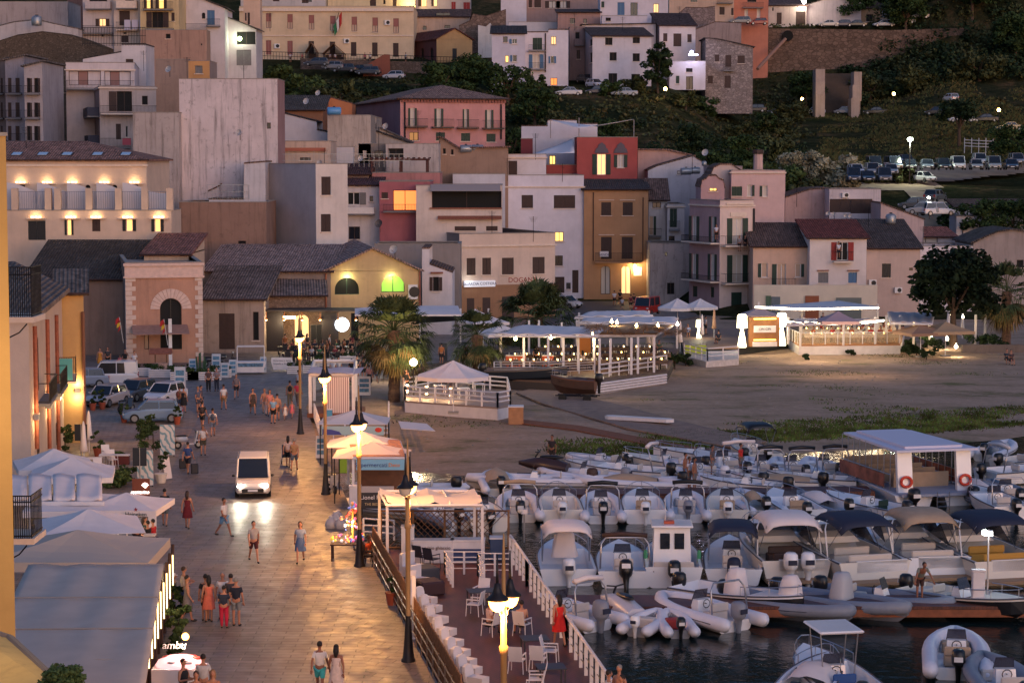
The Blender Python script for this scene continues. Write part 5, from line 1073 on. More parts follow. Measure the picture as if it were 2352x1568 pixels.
for i in range(7):
 for s in(0,1):
  q=V3(D(1175+i*40-s*160,1300+i*58));b=MB();b.tube([(q.x,q.y,-2.5),(q.x,q.y,DZ-.3)],.14,7);
  if i<6:tag(b.mk('deck_pile',mat((60,50,46),.8)),'dark round pile carrying the brown harbour terrace','pile','piles under the brown terrace')
rail('long white railing with dark cables along the harbour side of the brown terrace',[D(1172,1285),D(1210,1345),D(1300,1480),D(1412,1650)],1.05,1.15,(.3,.6),thick=.03,bm=DARK,sq=.12)
q0,q1=V3(D(1172,1285)),V3(D(1412,1650));b=MB();b.tube([q0+V3((0,0,1.07)),q1+V3((0,0,1.07))],.06,5);tag(b.mk('handrail',WPAINT),'broad white handrail board capping the terrace railing','handrail')
rail('white ramp railing left of the steps on the brown terrace',[D(1040,1348),D(1022,1318),D(1110,1318)],.95,.8,(.25,.5,.72,.95))
rail('white ramp railing right of the steps on the brown terrace',[D(1112,1348),D(1098,1322),D(1175,1322)],.95,.8,(.25,.5,.72,.95))
def quay_fence(label,a,c,h=1.55):
 t=em('cane_fence',a,0,label,'fence','cane fences along the quay edge');v=V3(c)-V3(a);L=v.length;rn=random.Random(int(L*10));b=MB();n=int(L/.055)
 for i in range(n):
  p=v*(i/n);k=h+rn.uniform(-.04,.02);b.box(p.x-.018,p.y-.018,.12+rn.uniform(0,.04),p.x+.018,p.y+.018,k)
 b.mk('canes',mat((146,106,78),.8,var=.4,vs=9),t);b=MB()
 for z in(.35,.75,1.1):b.tube([(-.09,0,z),v+V3((-.09,0,z))],.03,5)
 k=int(L/1.5)
 for i in range(k+1):p=v*(i/k);b.tube([(p.x-.09,p.y,0),(p.x-.09,p.y,1.2)],.03,5)
 b.mk('pipe_rails',mat((150,130,116),.35,.8),t)
G=lambda x,y:atz(x,y,0)
quay_fence('cane fence with pipe rails from the toy seller to the white gate',G(856,1290),G(941,1448));quay_fence('cane fence with pipe rails in the near foreground past the white gate',G(950,1464),G(1060,1665))
t=em('white_gate',G(944,1452),0,'narrow white double post gate between the two cane fences','gate');b=MB()
v=G(951,1466)-G(944,1452)
for k in(0,1):b.box(v.x*k-.07,v.y*k-.07,0,v.x*k+.07,v.y*k+.07,2.3)
b.box(-.05,0,2.2,.05+v.x,v.y,2.3);b.mk('frame',WPAINT,t)
def chair(p,rz,label,m=None,kind='arm'):
 t=em('terrace_chair',p,rz,label,'chair','white armchairs on the brown terrace');m=m or WPAINT
 b=MBX(-.24,-.24,.42,.24,.24,.46);b.mk('seat',m,t);b=MB();b.slab([(-.24,.22,.46),(.24,.22,.46),(.24,.34,.95),(-.24,.34,.95)],.03,0,(0,1,0));b.mk('backrest',m,t)
 for sx in(-1,1):
  for sy in(-1,1):b=MB();b.tube([(sx*.24,sy*.22,.64 if sy<0 else.44),(sx*.27,sy*.26,0)],.018,4);b.mk('leg',m,t)
  b=MBX(sx*.24-.02,-.24,.62,sx*.24+.02,.27,.66);b.mk('armrest',m,t)
 return t
def table(p,rz,label,w=.9,d=.9,m=None,group='dark tables on the brown terrace'):
 t=em('terrace_table',p,rz,label,'table',group);m=m or mat((50,50,58),.4);b=MBX(-w/2,-d/2,.72,w/2,d/2,.75);b.mk('table_top',m,t)
 for sx in(-1,1):
  for sy in(-1,1):b=MBX(sx*(w/2-.06)-.025,sy*(d/2-.06)-.025,0,sx*(w/2-.06)+.025,sy*(d/2-.06)+.025,.72);b.mk('leg',m,t)
 return t
DV=lambda x,y:atz(x,y,DZ)
for x,y,rz,lb in((1090,1412,-1.9,'white armchair left of the far dark table'),(1128,1458,-2.2,'white armchair carrying the man in a pale shirt'),(1200,1458,2.6,'white armchair behind the guest in peach'),(1188,1543,2.9,'white armchair seen from behind at the left of the cafe table'),(1236,1540,2.9,'white armchair seen from behind in the middle of the cafe table'),(1264,1522,1.4,'white armchair with its back to the woman in red'),(1232,1588,-1.6,'white armchair at the nearest table by the bottom edge'),(1225,1610,-1.6,'second white armchair half below the bottom edge'),(1105,1385,-.4,'white armchair beyond the far dark table')):chair(DV(x,y),rz,lb)
for x,y,rz,lb in((1118,1398,.2,'long dark table nearest the ramp railings'),(1165,1445,.2,'dark table between the two seated guests'),(1228,1512,.15,'dark table behind the white armchairs'),(1265,1580,.15,'nearest dark table at the bottom edge')):table(DV(x,y),rz,lb,1.5 if x<1120 else.95)
for i,(x,y)in enumerate(((983,1393),(994,1412),(1008,1438),(1026,1466),(1042,1492),(1057,1515),(1071,1537),(1083,1556),(1098,1580))):
 t=em('lounge_seat',DV(x,y),-.5-pi/2*1.05,['white rounded lounge seat against the cane fence, '+k for k in('farthest along','second from the gate','third from the gate','fourth from the gate','fifth from the gate','sixth from the gate','seventh from the gate','eighth from the gate','nearest the camera')][i],'seat','white rounded seats along the fence')
 b=MBX(-.22,-.3,.15,.22,.3,.4);b.mk('seat',WPAINT,t);b=MB();b.slab([(-.24,-.3,.2),(.24,-.3,.2),(.26,-.36,.55),(.22,-.38,.7),(.12,-.39,.76),(-.12,-.39,.76),(-.22,-.38,.7),(-.26,-.36,.55)],.1,0,(0,-1,0));b.mk('backrest',WPAINT,t)
for i,(x,y,lb)in enumerate(((948,1320,'white tall backed bench end by the gate'),(963,1352,'white cube bench end nearer the camera'))):
 t=em('bench',DV(x,y),-.5,lb,'bench','white bench ends beside the gate');b=MBX(-.35,-.5,0,.35,.5,.42);b.mk('seat',WPAINT,t);b=MBX(-.35,-.5,.425,-.2,.5,.95);b.mk('backrest',WPAINT,t)
for i,(x,y,lb,c)in enumerate(((975,1330,'dark grey ottoman block behind the white bench',(60,64,76)),(985,1362,'dark plum ottoman block nearer the camera',(62,40,46)))):
 b=MBX(-.5,-.55,0,.5,.55,.55);o=tag(b.mk('ottoman',mat(c,.8)),lb,'ottoman','dark ottomans on the terrace');o.location=DV(x,y);o.rotation_euler.z=.4;md=o.modifiers.new('b','BEVEL');md.width=.06
def timber_frame(name,label,P,h,cat='pergola',m=None,sec=.12,cross=0,z0=0):
 """P: four foot points (front left, front right, back right, back left)"""
 m=m or WPAINT;o=V3(P[0]);t=em(name,o,0,label,cat);Q=[V3(p)-o for p in P]
 for q in Q:b=MBX(q.x-sec/2,q.y-sec/2,z0,q.x+sec/2,q.y+sec/2,h);b.mk('post',m,t)
 b=MB()
 for i in range(4):a,c=Q[i],Q[(i+1)%4];b.tube([a+V3((0,0,h+.07)),c+V3((0,0,h+.07))],sec*.6,4)
 for k in range(1,cross+1):a,c=Q[0].lerp(Q[1],k/(cross+1)),Q[3].lerp(Q[2],k/(cross+1));b.tube([a+V3((0,0,h+.12)),c+V3((0,0,h+.12))],sec*.5,4)
 b.mk('beams',m,t);return t,Q
t,Q=timber_frame('sail_pergola','white timber pergola draped with peach lit cloth sails on the brown terrace',[DV(890,1300),DV(1108,1300),DV(1090,1262),DV(872,1262)],2.55,cross=2)
b=MB()
for s in range(2):
 rows=[]
 for i in range(9):
  u=i/8;rows.append([tuple((Q[0].lerp(Q[1],(s+v/6)/2)).lerp(Q[3].lerp(Q[2],(s+v/6)/2),u)*1.0+V3((0,0,2.78-.28*sin(pi*v/6)*(.3+.7*abs(2*u-1))+.12*sin(pi*u*2))))for v in range(7)])
 b.grid(rows)
b.mk('cloth_sail',mat((232,214,200),.8),t,True)
def lattice(label,a,c,h=1.7,m=None,z0=0):
 t=em('lattice_screen',a,0,label,'screen');v=V3(c)-V3(a);L=v.length;b=MB();n=int(L/.28)
 for i in range(-6,n):
  for s in(0,1):
   x0,x1=i*.28,i*.28+h-.1;
   if s:x0,x1=x1,x0
   za,zb=.05,h-.05
   for lim in(0,L):
    pass
   if min(x0,x1)<0 or max(x0,x1)>L:continue
   b.tube([v*(x0/L)+V3((0,0,za)),v*(x1/L)+V3((0,0,zb))],.02,3)
 b.mk('lattice',m or WOOD,t);b=MB()
 for i in range(5):p=v*(i/4);b.box(p.x-.05,p.y-.05,0,p.x+.05,p.y+.05,h+.05)
 b.tube([(0,0,h),v+V3((0,0,h))],.04,4);b.tube([(0,0,.1),v+V3((0,0,.1))],.04,4);b.mk('frame',m or WOOD,t)
lattice('brown diamond lattice screen behind the freezers on the terrace',DV(875,1262),DV(1168,1262),1.75)
def bxo(name,label,cat,p,w,d,h,m,rz=0,parts=None,group=None,bev=.03,z0=0):
 t=em(name,p,rz,label,cat,group);b=MBX(-w/2,-d/2,z0,w/2,d/2,h);o=b.mk('body',m,t);md=o.modifiers.new('b','BEVEL');md.width=bev
 b=MBX(-w/2-.02,-d/2-.02,h+.003,w/2+.02,d/2+.02,h+.07);b.mk('lid',WPAINT,t);return t
fz=bxo('ice_freezer','white chest freezer lettered for ice service','freezer',DV(995,1290),1.75,.7,.92,WPAINT);text('servizio ghiaccio',(.1,-.37,.68),.2,mat((70,40,45),.6),parent=fz)
fz=bxo('drinks_freezer','white and blue chest freezer right of the ice freezer','freezer',DV(1075,1288),1.45,.7,.92,WPAINT);b=MBX(-.68,-.36,.08,.68,-.352,.6);b.mk('front_panel',mat((50,66,110),.5),fz)
bxo('tall_cabinet','tall white cabinet left of the ice freezer','cabinet',DV(937,1288),.55,.5,1.5,WPAINT);bxo('blue_bin','dark blue wheeled bin at the right end of the freezers','bin',DV(1140,1285),.55,.6,.95,mat((42,66,104),.5))
for x,y,lb in((968,1300,'left'),(992,1306,'right')):
 t=chair(DV(x,y),2.5,lb+' dark blue plastic chair before the ice freezer',mat((36,44,62),.5));t['group']='dark plastic chairs'
bxo('electric_cabinet','white electric cabinet on the quay edge by the dark tour banner','cabinet',G(816,1180),.55,.4,1.35,WPAINT)
def banner(name,label,p,w,h,z,m,txts=(),rz=0,cat='banner',legs=True,tilt=0):
 t=em(name,p,rz,label,cat);b=MBX(-w/2,-.03,z,w/2,.03,z+h);b.mk('panel',m,t)
 if legs:
  b=MB()
  for s in(-1,1):b.tube([(s*w*.42,.05,0),(s*w*.42,.05,z+h)],.025,4)
  b.mk('legs',DKMET,t)
 for(s,x,zz,size,mm)in txts:text(s,(x,-.04,z+zz),size,mm,parent=t,ext=.004)
 if tilt:t.rotation_euler.x=tilt
 return t
banner('tour_banner','dark navy banner with pale tour lettering above the harbour edge',atz(885,1208,0),2.6,.75,.85,mat((30,34,48),.5),(('Lionel Richie',-.45,.52,.28,mat((215,215,225),.6)),('CATAMARANO',.65,.52,.12,WPAINT),('THE BEST TOUR',-.35,.2,.17,mat((190,170,130),.6)),('SNORKELING',.8,.25,.11,WPAINT)))
rail('white slatted quay railing below the dark tour banner',[G(835,1235),G(905,1240)],.9,.7,(.3,.6,.9),thick=.09)
t,Q=timber_frame('wooden_kiosk','timber kiosk with slatted brown roof and blue supermarket banner',[G(812,1158),G(932,1158),G(918,1112),G(800,1112)],2.25)
b=MB();n=7
for i in range(n):a,c=Q[0].lerp(Q[3],(i+.05)/n),Q[1].lerp(Q[2],(i+.05)/n);a2,c2=Q[0].lerp(Q[3],(i+.85)/n),Q[1].lerp(Q[2],(i+.85)/n);up=lambda q:q+V3((0,0,2.42));b.slab([up(a),up(c),up(c2),up(a2)],.05)
b.mk('roof_slats',mat((176,122,96),.7,var=.2),t)
b=MBX(.15,-.1,1.75,Q[1].x-.05,-.06,2.28);o=b.mk('banner',mat((120,176,210),.5),t);text('Supermercati',(.9,-.12,2.0),.3,mat((40,70,140),.6),parent=o);text('Deco',(2.05,-.12,2.0),.26,mat((220,120,40),.6),parent=o)
b=MBX(.1,Q[3].y*.5,0,Q[1].x-.1,Q[3].y*.5+.08,2.2);b.mk('back_wall',mat((112,76,58),.8,var=.2),t);b=MBX(.1,.1,0,Q[1].x-.6,.16,.9);b.mk('counter',mat((190,176,172),.7),t)
t,Q=timber_frame('striped_gazebo','white square gazebo with striped curtain on a raised step',[G(713,958),G(812,958),G(818,920),G(722,920)],2.75,'gazebo',sec=.2,z0=0)
b=MBX(1.0,-.1,.3,2.6,-.03,2.7);m,nt,bb_,P,O=newmat('striped_cloth');w=tex(nt,'Wave',O,Scale=2.2,bands_direction='X');nt.links.new(ramp(nt,w.outputs[0],[(.45,lin((222,206,204))),(.55,lin((160,132,132)))]),bb_.inputs['Base Color']);b.mk('curtain',m,t)
b=MB();b.grid([[(x/6*3.6-.25,y/4*4.2-.2,2.98-.1*sin(pi*((x*2)%3)/2))for x in range(7)]for y in range(5)]);b.mk('cloth_roof',mat((206,190,196),.8),t,True)
b=MBX(-.2,-.2,0,3.4,4.0,.28);b.mk('floor',mat((120,72,54),.7),t)
rail('white plank railing beside the gazebo steps on the beach edge',[G(735,1002),G(722,960)],1.0,1.0,(.2,.45,.7,.95),thick=.1);rail('white plank railing in front of the second gazebo',[G(742,1003),G(893,1003)],1.0,1.2,(.25,.55,.85),thick=.12);rail('white plank railing on the right side of the stalls',[G(893,1003),G(893,955)],1.0,1.5,(.25,.55,.85),thick=.12)
for i,(x,y,w_,lb,c)in enumerate(((815,966,3.9,'grey white stall canopy nearest the striped gazebo',(206,200,204)),(833,1018,3.7,'grey white stall canopy above the small tables',(214,200,198)),(855,1042,3.8,'salmon tinted stall canopy lit by the street lamp',(232,204,192)))):
 umb(x,y,w_,lb,2.3,m=mat(c,.8),rise=.65,val=.03,dm=3.2,pole=False);q=atz(x,y,2.3);t=bpy.data.objects[-1]if 0 else UT[-1];
 for sx in(-1,1):
  for sy in(-1,1):b=MB();b.tube([(sx*(w_/2-.1),sy*1.5,0),(sx*(w_/2-.1),sy*1.5,2.28)],.035,5);b.mk('leg',DKMET,t)
q=atz(815,966,2.3);o=banner('beach_banner','printed banner with blue sky, sea and red fish under the first stall canopy',(q.x,q.y-1.7,0),3.5,.5,1.7,mat((150,178,190),.6),legs=False);b=MB();b.ball((1.45,-.05,2.0),(.2,.02,.14),8,5);b.mk('fish_print',mat((190,50,40),.6),o);b=MB();b.slab([(-1.7,-.045,1.72),(-.6,-.045,1.72),(-.75,-.045,1.9),(-1.2,-.045,2.02),(-1.7,-.045,2.05)],.008,0,(0,-1,0));b.mk('sea_print',mat((60,66,140),.6),o)
b=MB();b.slab([G(922,1046)+V3((0,0,1.6)),G(1000,1048)+V3((0,0,1.5)),G(980,1034)+V3((0,0,1.6)),G(915,1032)+V3((0,0,1.7))],.03);tag(b.mk('cloth_awning',CANV),'flat pale cloth stretched from the salmon canopy towards the beach','awning')
for x,y,lb in((790,1010,'white table under the second stall canopy'),(850,1062,'white table under the salmon canopy'),(905,1066,'white table at the right of the salmon canopy')):table(G(x,y),.1,lb,1.4,.7,WPAINT,'white stall tables')
bxo('green_crate','bright green crate under the salmon stall canopy','crate',G(790,1085),.5,.5,.9,mat((120,160,50),.6))
bxo('stall_screen','small lit blue picture screen at the corner of the first stall','screen',G(757,1012)+V3((0,0,0)),.35,.1,1.9,mat((90,160,190),.4),z0=1.2)
def sandwich(x,y,label,h=1.3,w=.6,m=None,lines=True,rz=0,z=0):
 t=em('sandwich_board',atz(x,y,z),rz,label,'board','sandwich boards');b=MB()
 b.slab([(-w/2,-.25,.05),(w/2,-.25,.05),(w/2,-.02,h),(-w/2,-.02,h)],.03,0,(0,1,0));b.mk('front_board',m or WPAINT,t);b=MB();b.slab([(-w/2,.25,.05),(w/2,.25,.05),(w/2,.03,h),(-w/2,.03,h)],.03,0,(0,-1,0));b.mk('rear_board',m or WPAINT,t)
 if lines:
  b=MB()
  for k,c in enumerate(((70,120,160),(120,100,90),(60,90,120))):z0=h*(.2+.25*k);yy=-.25+.23*(z0-.05)/(h-.05);b.slab([(-w*.38,yy-.012,z0),(w*.38,yy-.012,z0),(w*.38,yy+.03,z0+h*.18),(-w*.38,yy+.03,z0+h*.18)],.005,0,(0,-1,0))
  b.mk('picture',mat((84,130,160),.5,var=.5,vs=7),t)
 return t
for x,y,lb,h_ in((1018,828,'black menu board by the orange shirted passer',1.5),(596,0,'',0)):
 if h_:sandwich(x,y,lb,h_,.7,mat((30,32,36),.5),False)
for x,y,lb in((738,1052,'picture board leaning at the quay edge below the railing'),(1022-8,0,'')):
 if y:sandwich(x,y,lb)
sandwich(837,916-8,'black and white picture board beside the striped gazebo',1.4,.9)
for x,y,h_,w_,lb in((414,908,2.1,.8,'tall grey map stand behind the parked cars'),(443,858,1.2,.6,'white poster board among the planters, left one'),(497,858,1.6,.7,'blue sea poster stand left of the boat shaped cart'),(517,868,1.2,.6,'pale purple poster board by the planter tables'),(535,863,1.3,.6,'light blue poster board next to the boat cart'),(605,856,1.3,.5,'blue poster board right of the boat cart')):sandwich(x,y,lb,h_,w_,mat((186,190,200),.6))
t=em('ticket_cart',G(574,858),.1,'white boat shaped ticket cart with pictures and a light frame','cart');b=MB();b.slab([(-1.0,-.5,.15),(1.1,-.5,.15),(1.3,-.5,1.0),(-1.1,-.5,1.0)],1.0,0,(0,1,0));b.mk('hull',WPAINT,t);b=MB();b.slab([(-.9,-.53,.6),(1.05,-.53,.6),(1.1,-.53,.9),(-.95,-.53,.9)],.02,0,(0,1,0));b.mk('picture_strip',mat((80,120,150),.5,var=.6,vs=6),t);b=MB()
for sx in(-1.0,1.15):
 for sy in(-.4,.4):b.tube([(sx,sy,1.0),(sx,sy,2.2)],.03,4)
for sy in(-.4,.4):b.tube([(-1,sy,2.2),(1.15,sy,2.2)],.04,4)
b.mk('frame',WPAINT,t)
t=em('boat_board',G(648,852),.05,'white boat shaped signboard about boat excursions','sign');b=MB();b.slab([(-.7,0,.1),(.65,0,.1),(.85,0,.75),(.8,0,1.1),(-.85,0,1.1),(-.9,0,.8)],.08,0,(0,1,0));b.mk('board',WPAINT,t);text('Escursioni in barca',(0,-.015,.85),.19,mat((60,66,90),.6),parent=t,ext=.004,shear=.2);text('Scopello e Zingaro',(0,-.015,.6),.19,mat((60,66,90),.6),parent=t,ext=.004,shear=.2)
def plr(x,y,label,w=2.2,d=.6,h=.65,kind=None,m=None,rz=0,n=4):
 t=em('planter_box',G(x,y),rz,label,'planter','white slatted planters');b=MB()
 for k in range(n):z0=h*k/n;b.box(-w/2,-d/2,z0+.02,w/2,-d/2+.03,z0+h/n-.02);b.box(-w/2,-d/2+.03,z0+.02,-w/2+.03,d/2,z0+h/n-.02);b.box(w/2-.03,-d/2+.03,z0+.02,w/2,d/2,z0+h/n-.02)
 b.mk('slats',m or WPAINT,t);b=MBX(-w/2+.04,-d/2+.05,.02,w/2-.04,d/2,h-.05);b.mk('soil',BROWNW,t);b=MB();rn=random.Random(int(x));
 for i in range(int(w*4)):leaves(b,(rn.uniform(-w/2+.1,w/2-.1),rn.uniform(-.2,.2),h+.12),(.22,.2,.2),26,.09,rn)
 b.mk('plants',LEAF,t);return t
for x,y,w_,lb in((338,862,2.4,'leftmost long white planter before the orange hall'),(385,866,2.9,'long white planter below the wishing well'),(425,872,2.2,'white planter right of the wishing well'),(470,872,2.6,'white planter with tall cactus behind'),(505,866,1.8,'white planter behind the poster boards'),(676,858,1.1,'left square white planter at the bar'),(712,856,1.1,'right square white planter at the bar'),(742,840,1.2,'white planter at the bar edge beside the crowd'),(800,834,1.4,'low white planter right of the bar crowd')):plr(x,y,lb,w_)
t=em('wishing_well',G(370,856),.1,'small ornamental well with tiled roof in front of the orange hall','well');b=MB();b.lathe([(.55,0),(.55,.8),(.45,.82),(.45,.1)],12);b.mk('basin',wall((200,150,130)),t);b=MBX(-.5,-.06,.8,-.4,.06,1.7);b.box(.4,-.06,.8,.5,.06,1.7);b.mk('posts',WOOD,t);b=MB();b.slab([(-.9,-.6,1.6),(.9,-.6,1.6),(.9,0,2.0),(-.9,0,2.0)],.08);b.slab([(-.9,0,2.0),(.9,0,2.0),(.9,.6,1.6),(-.9,.6,1.6)],.08);b.mk('roof',TILEE,t)
t=em('cactus',G(462,862),0,'tall many armed cactus behind the white planter','cactus');b=MB()
for i in range(7):a=i*.9;b.tube([(.3*cos(a),.2*sin(a),.3),(.4*cos(a),.3*sin(a),1.2+.3*(i%3))],[.09,.06],6)
b.mk('stems',mat((50,80,56),.7),t)
q=atz(742,862,0);t=em('bar_canopy',atz(742,806,0),0,'dark timber canopy of the bar with hanging copper lamps and round lit logo','canopy');
b=MBX(-5.8,-.6,3.55,3.6,2.6,3.72);b.mk('roof',mat((52,42,42),.7),t);b=MB()
for x in(-5.0,-.1):b=MBX(x,-.25,0,x+1.5,-.1,3.5);b.mk('dark_panel',mat((36,28,30),.7),t);b=MB();b.tube([(1.75,-.32,2.4),(1.75,-.42,2.4)],.62,24);b.mk('logo_disc',glow((235,240,245),2.2),t);b=MBX(-3.5,-.3,2.9,-2.4,-.2,3.15);b.mk('lit_letters',glow((255,225,160),4),t)
for i in range(6):
 x=-5+i*1.6;b=MB();b.tube([(x,-.5,3.0),(x,-.5,3.55)],.02,4);b.lathe([(.05,3.05),(.12,2.95),(.17,2.85)],8,(x,-.5,0));o=b.mk('hanging_lamp',mat((140,80,50),.4,.6),t);b=MB();b.ball((x,-.5,2.85),.09,7,5);b.mk('bulb',glow((255,205,130),14),o)
for x in(-3.5,-.6,2.2):lamp('bar_light',(x,-1.0,2.7),90,(1,.78,.45),.3,t)
t=em('restaurant_awning',atz(900,800,0),0,'broad white roof awning with black lettered valances beside the bar','awning');w=lambda x,y,z:atz(x,y,z)-atz(900,800,0)
b=MB();b.slab([w(815,722,4.0),w(1060,722,4.0),w(1052,702,4.3),w(880,702,4.5),w(815,708,4.3)],.15);b.mk('canvas',CANV,t)
b=MB();b.slab([w(955,742,3.2),w(1075,734,3.2),w(1060,722,3.8),w(955,728,3.8)],.04);b.mk('black_valance',mat((24,30,40),.6),t)
for x,y in((965,800),(1058,790),(1122,790)):b=MB();p=w(x,y,0);b.box(p.x-.08,p.y-.08,0,p.x+.08,p.y+.08,3.3);b.mk('post',WPAINT,t)
lamp('awning_light',w(880,790,2.8),160,(1,.85,.6),.4,t);lamp('awning_light',w(1000,780,2.6),120,(1,.85,.6),.4,t)
umb(1110,738,3.6,'white parasol behind the dark palm near the coast guard office',2.6,rz=.4);umb(1092,728,3.2,'second white parasol touching the first near the coast guard office',2.7,rz=.2)
umb(1152,764,3.4,'white parasol left of the pergola restaurant',2.4,rz=.3)
BZ=.35
def platform(name,label,pts,z1,z0,m,fascia=None,cat='platform'):
 P=[atz(x,y,z1)for x,y in pts];t=em(name,(P[0].x,P[0].y,z0),0,label,cat);b=MB();o=V3((P[0].x,P[0].y,z0));b.prism([(p.x-o.x,p.y-o.y)for p in P],z1-z0-.12,z1-z0);b.mk('floor',m,t)
 b=MB();b.prism([(p.x-o.x,p.y-o.y)for p in P],0,z1-z0-.125);b.mk('base_wall',fascia or WPAINT,t);return t,P
DK=platform('beach_bar_deck','raised white bar deck with boarded front on the sand',[(930,920),(1143,935),(1172,930),(1165,898),(1010,886),(928,900)],.55,-.9,mat((150,130,122),.6),WPAINT)
rail('white boarded railing along the front of the beach bar deck',[tuple(p)for p in DK[1][:3]],1.0,1.3,(.35,.65,.98),thick=.12,sq=.14);rail('white boarded railing along the back of the beach bar deck',[tuple(DK[1][4]),tuple(DK[1][3]),tuple(DK[1][2])],1.0,1.5,(.35,.65,.98),thick=.12,sq=.14);rail('white boarded railing on the lamp side of the beach bar deck',[tuple(DK[1][0]),tuple(DK[1][5]),tuple(DK[1][4])],1.0,1.5,(.35,.65,.98),thick=.12,sq=.14)
umb(1041,862,5.0,'big octagonal white parasol over the beach bar deck',2.5,False,.55,rise=1.0,dm=4.4)
for i,(x,y)in enumerate(((936,912),(980,916),(1035,920))):
 p=atz(x,y,.55);b=MBX(-.08,-.1,.35,.08,.0,.5);b.box(-.08,-.1,.75,.08,0,.9);o=tag(b.mk('deck_light',glow((255,214,150),20)),['leftmost','middle','right hand'][i]+' warm spotlight on the front posts of the beach bar deck','light','post lights of the beach bar');o.location=p-V3((0,.1,0));lamp('lamp_light',p+V3((0,-.35,.6)),22,(1,.7,.4),.1)
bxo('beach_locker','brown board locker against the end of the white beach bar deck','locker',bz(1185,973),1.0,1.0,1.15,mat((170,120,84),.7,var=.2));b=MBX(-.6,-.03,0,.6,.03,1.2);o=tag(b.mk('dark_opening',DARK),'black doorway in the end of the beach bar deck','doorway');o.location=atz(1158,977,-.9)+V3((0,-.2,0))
for x,y,lb in((1065,915,'white round table on the beach bar deck'),(1010,908,'white table near the front lights of the beach bar deck'),(1100,905,'white table at the right of the beach bar deck')):table(atz(x,y,.56),.2,lb,.8,.8,WPAINT,'white tables on the beach bar')
PR=platform('pergola_restaurant_floor','raised floor and white siding of the pergola restaurant on the beach',[(1130,868),(1330,880),(1368,880),(1530,858),(1560,800),(1300,790),(1150,812)],.6,-.6,mat((96,70,58),.6),mat((60,50,48),.8))
def cvr(label,pts,z,m,name='pergola_roof',post_m=None,posts=(),zf=.6,wavy=.12,cat='roof',group=None,slats=0):
 P=[V3(atz(x,y,z))for x,y in pts];o=V3((P[0].x,P[0].y,zf));t=em(name,o,0,label,cat,group);b=MB();rows=[]
 for i in range(9):u=i/8;rows.append([tuple(P[0].lerp(P[1],v/14).lerp(P[3].lerp(P[2],v/14),u)-o+V3((0,0,wavy*sin(v*1.8)*.5+wavy*cos(u*9)*.4)))for v in range(15)])
 b.grid(rows);c=b.mk('canvas',m,t,True);md=c.modifiers.new('s','SOLIDIFY');md.thickness=.06
 b=MB()
 for i in range(4):b.tube([P[i]-o-V3((0,0,.12)),P[(i+1)%4]-o-V3((0,0,.12))],.09,4)
 for k in range(slats):a,c_=P[0].lerp(P[1],(k+1)/(slats+1)),P[3].lerp(P[2],(k+1)/(slats+1));b.tube([a-o-V3((0,0,.1)),c_-o-V3((0,0,.1))],.05,4)
 b.mk('beams',WPAINT,t)
 for x,y in posts:
  q=atz(x,y,zf)-o;b=MBX(q.x-.09,q.y-.09,0,q.x+.09,q.y+.09,z-zf-.1);b.mk('post',post_m or WPAINT,t)
 return t
cvr('wide white cloth roof of the pergola restaurant on white posts',[(1136,768),(1372,770),(1408,752),(1200,745)],3.55,CANV,posts=[(1150,845),(1203,851),(1259,858),(1294,855),(1328,852),(1364,850),(1290,818),(1215,812),(1238,812),(1325,812)],slats=8)
t=cvr('open pergola frame under a ragged straw thatch',[(1376,768),(1506,768),(1545,745),(1400,742)],3.55,mat((160,124,92),.9,var=.4),posts=[(1377,862),(1402,862),(1450,860),(1465,858),(1502,855),(1500,810),(1440,806)],wavy=.03)
t=em('straw_thatch',atz(1460,760,3.75),0,'ragged brown straw fringe hanging over the pergola restaurant','thatch');b=MB();rn=random.Random(9)
for i in range(1500):
 x=rn.uniform(-3.9,4.0);k=sin(x*1.6)*.35+.2;y=rn.uniform(-1.6,1.2)-x*.1;a=rn.uniform(0,6.3);L=rn.uniform(.4,.9);d=V3((cos(a),sin(a)-.5,rn.uniform(-.55,.25))).normalized()*L;p=V3((x,y,k*.5+rn.uniform(-.1,.25)));s=V3((-d.y,d.x,0)).normalized()*.04
 b.face([p-s,p+s,p+d])
b.mk('straw',mat((180,134,92),.9,var=.4,vs=6),t)
rail('white horizontal bar railing at the bow side of the pergola restaurant',[atz(1135,862,.6),atz(1258,862,.6),atz(1366,856,.6)],1.05,1.6,(.25,.45,.65,.85,1.05),thick=.04);rail('white plank railing on the siding of the pergola restaurant',[atz(1376,868,.6),atz(1531,845,.6)],1.05,1.3,(.3,.65,1.0),thick=.12)
b=MB();p,q=atz(1368,880,.6),atz(1531,858,.6)
for k in range(6):b.tube([p+V3((0,-.06,-.08-.2*k)),q+V3((0,-.06,-.08-.2*k))],.085,4)
tag(b.mk('siding_boards',WPAINT),'white horizontal boards cladding the front of the pergola restaurant','siding')
cvr('white cloth roof behind the pergola restaurant',[(1330,740),(1560,742),(1550,726),(1345,728)],3.4,CANV,posts=[(1345,805),(1440,800),(1555,800)],slats=6);cvr('farthest flat white canopy behind the pergola restaurant',[(1320,728),(1500,724),(1480,712),(1360,714)],3.2,CANV,posts=[(1330,780),(1490,775)])
for x,y,h_,e in((1228,776,3.2,60),(1361,772,3.3,90),(1182,776,3.1,40)):pass
def bulb(px,py,z,label,e=50,r=.12,c=(1,.78,.45),gm=None,group='bare bulbs of the beach restaurants'):
 p=atz(px,py,z);b=MB();b.ball((0,0,0),r,8,6);b.tube([(0,0,r*.9),(0,0,r+.12)],.03,5);o=tag(b.mk('bulb',gm or glow((255,220,150),24)),label,'lamp',group);o.location=p;lamp('lamp_light',p+V3((0,-.05,-r-.15)),e,c,.15);return o
